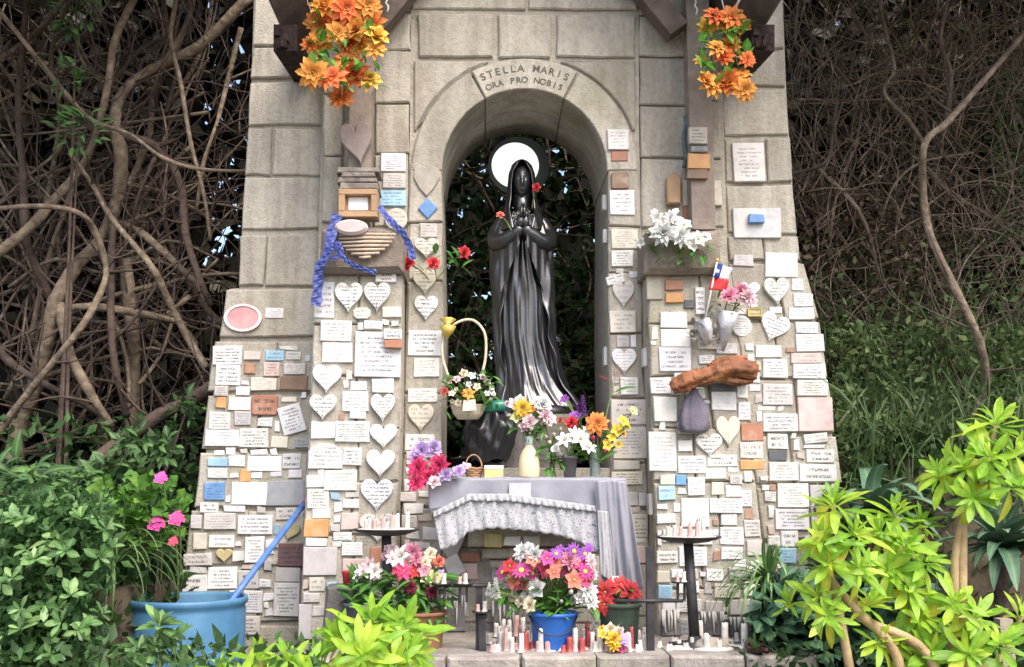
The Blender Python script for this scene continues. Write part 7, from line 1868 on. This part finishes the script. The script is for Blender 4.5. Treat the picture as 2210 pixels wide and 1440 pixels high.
LL = [(15, [(30, 1000), (40, 920), (70, 850), (105, 720), (120, 650), (160, 580), (215, 520), (250, 440), (262, 340), (248, 270), (262, 205), (320, 155), (430, 100), (540, -10)], .15), (8, [(-20, 960), (20, 900), (100, 800), (180, 700), (222, 620), (228, 570), (205, 500), (170, 460), (90, 445), (-20, 452)], -.1), (8, [(118, 660), (75, 570), (55, 500), (50, 380), (40, 250), (45, 150), (60, -20)], .2), (8, [(118, 672), (200, 662), (330, 682), (400, 700)], .1),
      (10, [(-30, 565), (60, 495), (110, 440), (170, 370), (200, 310), (230, 200), (250, 80), (300, -20)], 0), (17, [(190, 1020), (230, 980), (330, 905), (420, 860), (480, 820)], -.25), (15, [(270, 1060), (282, 950), (290, 800), (285, 700), (270, 560)], .3), (7, [(445, 795), (400, 720), (360, 640), (330, 580), (290, 530), (240, 470), (200, 400), (150, 330)], -.15), (8, [(245, 470), (240, 560), (240, 700), (250, 800), (275, 900)], .05), (11, [(130, 660), (150, 760), (190, 840), (240, 920)], 0),
      (5, [(-20, 0), (60, 100), (140, 200), (200, 260), (280, 290), (350, 340), (430, 365), (545, 370)], -.2), (9, [(190, 270), (270, 295), (340, 320), (390, 400), (400, 500), (430, 600), (455, 660)], .1), (5, [(385, -20), (368, 80), (390, 180), (410, 300), (440, 420), (455, 520)], 0), (5, [(520, 60), (490, 180), (470, 260), (440, 350), (425, 450)], .2), (8, [(-20, 730), (20, 780), (80, 820), (160, 860), (230, 905)], .1), (8, [(250, 480), (300, 500), (370, 560), (440, 630)], .3),
      (5, [(410, 640), (340, 690), (250, 720), (150, 765)], .2), (4, [(335, 340), (300, 420), (280, 500), (262, 560)], .1), (6, [(0, 130), (90, 60), (150, -20)], .4), (7, [(330, 180), (400, 60), (420, -20)], .3), (4, [(150, 900), (200, 780), (280, 700), (350, 600)], .0), (5, [(60, 760), (110, 540), (150, 430), (180, 300)], .4), (4, [(20, 620), (120, 560), (240, 590), (360, 520), (470, 560)], .4), (6, [(480, 700), (440, 660), (380, 560), (350, 440), (350, 300), (380, 160)], .5), (4, [(300, 830), (350, 760), (390, 650), (470, 560)], .3), (6, [(100, 440), (130, 250), (110, 120), (150, 0)], .6), (5, [(210, 520), (190, 380), (215, 240), (290, 120), (380, 70)], .55), (4, [(10, 860), (90, 690), (60, 560), (0, 470)], .5), (3.5, [(460, 480), (400, 440), (300, 400), (190, 420)], .5), (3.5, [(440, 200), (360, 240), (270, 230), (150, 250), (30, 240)], .5), (7, [(260, 440), (320, 300), (330, 200), (360, 90), (350, -20)], .6)]
tl = tangle('tangled_tree', 'tangle of bare twisting brown trunks and branches on the barrel side of the shrine', LL, 1.0, 81, [M_BARK, M_BARK, M_BARKD])
RL = [(8.5, [(2075, 960), (2100, 890), (2127, 830), (2115, 740), (2080, 660), (2030, 560), (2002, 490), (1992, 400), (1996, 310), (2040, 268), (2090, 212), (2230, 50)], -.55), (5.5, [(2042, 266), (2052, 160), (2030, 90), (2050, -20)], -.5), (4.5, [(1994, 312), (1960, 260), (1908, 200), (1930, 150), (1910, 60), (1893, -20)], 0), (3.5, [(1700, 376), (1780, 352), (1800, 280), (1830, 180), (1850, 90)], .1), (4.5, [(1755, 355), (1850, 450), (1890, 560), (1900, 640)], .2), (3.5, [(1895, 10), (1960, 120), (2020, 200), (2080, 330)], .3), (3, [(1860, 170), (1960, 90), (2060, 0)], .3), (4, [(2000, 310), (1985, 200), (1920, 150), (1800, 160)], .3), (3, [(1920, 150), (1870, 80), (1830, 0)], .3), (3, [(1740, 620), (1850, 690), (1900, 740)], .1), (3.5, [(1790, 520), (1810, 400), (1850, 300), (1870, 150)], .3), (3, [(2080, 180), (2150, 140), (2230, 110)], .2), (2.5, [(1720, 215), (1900, 215), (2130, 200)], .4), (3, [(2210, 470), (2140, 400), (2040, 340), (1990, 240)], .2), (4, [(2210, 560), (2150, 480), (2060, 420), (2000, 360)], .4), (3, [(1735, 60), (1790, 130), (1840, 190), (1870, 260)], .2), (3, [(1900, 480), (1930, 400), (1990, 350), (2100, 330)], .2), (2.5, [(1780, 700), (1840, 640), (1960, 610), (2050, 640)], .2)]
tr = tangle('bare_shrub_tree', 'thin curved bare trunk forking upward on the grassy bank beside the shrine', RL, .95, 82, [M_BARK, M_BARKD])
# fine twig thickets (nobody could count them)
def thicket(name, label, x0, y0, x1, y1, Ya, Yb, n, seed, rr, m, maxlen=420):
    rnd = random.Random(seed); mb = MB()
    for k in range(n):
        x, y, Y = rnd.uniform(x0, x1), rnd.uniform(y0, y1), rnd.uniform(Ya, Yb)
        a = rnd.gauss(math.pi/2, .9); L = rnd.uniform(.3, 1)*maxlen; pts = []
        for i in range(5):
            pts.append(P(x, y, Y)); a += rnd.uniform(-.45, .45); x += math.cos(a)*L/5; y -= math.sin(a)*L/5; Y += rnd.uniform(-.12, .12)
        mb.add(tube(catmull(pts, 3), [rr*rnd.uniform(.6, 1.5), rr*.5], 4))
    o = link(name, mb.mesh(name, [m], True)); setp(o, label, 'twigs', kind='stuff')
thicket('twig_thicket', 'dense thicket of thin bare twigs behind the thick twisting branches', -60, 60, 520, 1000, 1.1, 2.4, 520, 91, .006, M_BARKD)
thicket('branch_thicket', 'pale winding branches crossing behind the thick trunks', -80, 150, 500, 1000, 1.2, 2.0, 85, 95, .015, M_BARK, 760)
thicket('twig_thicket', 'dense brown thicket of thin dry twigs covering the grassy bank', 1690, 30, 2280, 980, .9, 2.0, 1500, 92, .0042, M_BARK, 340)
thicket('twig_thicket', 'sparse bare twigs seen through the niche behind the statue', 930, 250, 1330, 1000, 1.1, 2.0, 110, 93, .009, M_BARK)
def scatter(name, label, regions, m, kind, size, seed, cat='foliage'):
    rng = np.random.default_rng(seed); P_ = []
    for (x0, y0, x1, y1, Ya, Yb, n) in regions:
        P_.append(Pn(rng.uniform(x0, x1, n), rng.uniform(y0, y1, n), rng.uniform(Ya, Yb, n)))
    pos = np.concatenate(P_); n = len(pos)
    rot = rand_rot(n, rng) if kind != 'blade' else dir_rot(np.tile(np.array([[0, -.2, 1.]]), (n, 1)), rng, .9)
    me = cloud_mesh(name, pos, rot, size*(.6+.8*rng.random(n)), m, kind, rng)
    o = link(name, me); setp(o, label, cat, kind='stuff'); return o
# dark hedge behind everything; sky glints through its thinner places
scatter('hedge', 'dark evergreen hedge behind the shrine and the tangled trees', [(-500, -350, 430, 1300, 2.6, 3.8, 26000), (400, -350, 560, 1300, 2.8, 3.6, 1900), (540, -350, 960, 1300, 2.8, 3.6, 8000), (940, 180, 1330, 1100, 2.8, 3.6, 3000), (1310, -350, 1750, 1300, 2.8, 3.8, 15000), (1700, -350, 2700, 900, 2.4, 3.6, 26000)], FG_DARK, 'quad', .17, 101)
scatter('bank_plants', 'dark green creeping plants covering the lower grassy bank', [(1740, 500, 2300, 720, .9, 1.7, 500), (1740, 600, 2300, 820, .9, 1.6, 1300), (1790, 700, 2300, 1000, .5, 1.2, 4200), (1790, 820, 2300, 1020, .4, 1.0, 3000), (1800, 900, 2300, 1100, .1, .7, 2600), (2140, 150, 2300, 520, 1.2, 1.8, 900), (1880, 40, 2200, 330, 1.6, 2.2, 500)], FG_BANK, 'leaf', .06, 102)
scatter('dry_leaves', 'withered brown leaves caught in the twigs of the grassy bank', [(1720, 380, 2060, 720, 1.0, 1.8, 2600), (1890, 440, 2010, 640, .9, 1.2, 260), (1700, 100, 2250, 560, 1.3, 2.1, 2600)], FG_DRY, 'leaf', .055, 103)
scatter('bank_grass', 'fine grass growing on the lower grassy bank', [(1800, 880, 2300, 1150, -.1, .8, 900), (1780, 700, 2200, 860, .7, 1.3, 200)], FG_GRASSC, 'blade', .3, 104, 'grass')
scatter('low_plants', 'low leafy undergrowth below the tangled trees', [(-60, 1010, 470, 1120, .3, 1.3, 1200), (-60, 900, 470, 1020, .6, 1.3, 420), (200, 1080, 380, 1280, -.2, .2, 700), (-80, 1100, 200, 1500, -1.2, -.9, 900)], FG_MID, 'leaf', .08, 105)
scatter('niche_leaves', 'leaves of the shrubs seen through the niche', [(940, 540, 1080, 960, 1.0, 1.8, 700), (1190, 560, 1300, 900, 1.0, 1.6, 500), (950, 280, 1310, 560, 1.2, 2.0, 800)], FG_MID, 'leaf', .075, 106)
scatter('ground_cover', 'low ground cover plants around the platform', [(1600, 1380, 2300, 1700, -1.6, -.6, 1500), (100, 1380, 700, 1700, -2.4, -.7, 1500)], FG_MID, 'leaf', .06, 107)
# unseen leaf crowns, added above both tangled trees to shade the thickets
def shade_canopy(root, boxes, seed):
    rng = np.random.default_rng(seed); P_ = []
    for (xa, xb, ya, yb, za, zb, n) in boxes:
        q = np.stack([rng.uniform(xa, xb, n), rng.uniform(ya, yb, n), rng.uniform(za, zb, n)], 1); P_.append(q)
    pos = np.concatenate(P_)
    me = cloud_mesh('shade_crown', pos, rand_rot(len(pos), rng), .2*(.6+.8*rng.random(len(pos))), FG_DARK, 'quad', rng)
    o = link('shade_crown', me, root); o['kind'] = 'stuff'
shade_canopy(tl, [(-7, -1.75, -1.3, 1.3, 4.6, 6.0, 5500), (-2.2, .2, 1.0, 3.5, 5.6, 6.5, 2500)], 111)
shade_canopy(tr, [(2.0, 7.5, -1.3, 1.3, 4.6, 6.0, 5500), (.2, 2.4, 1.0, 3.5, 5.6, 6.5, 2500)], 112)
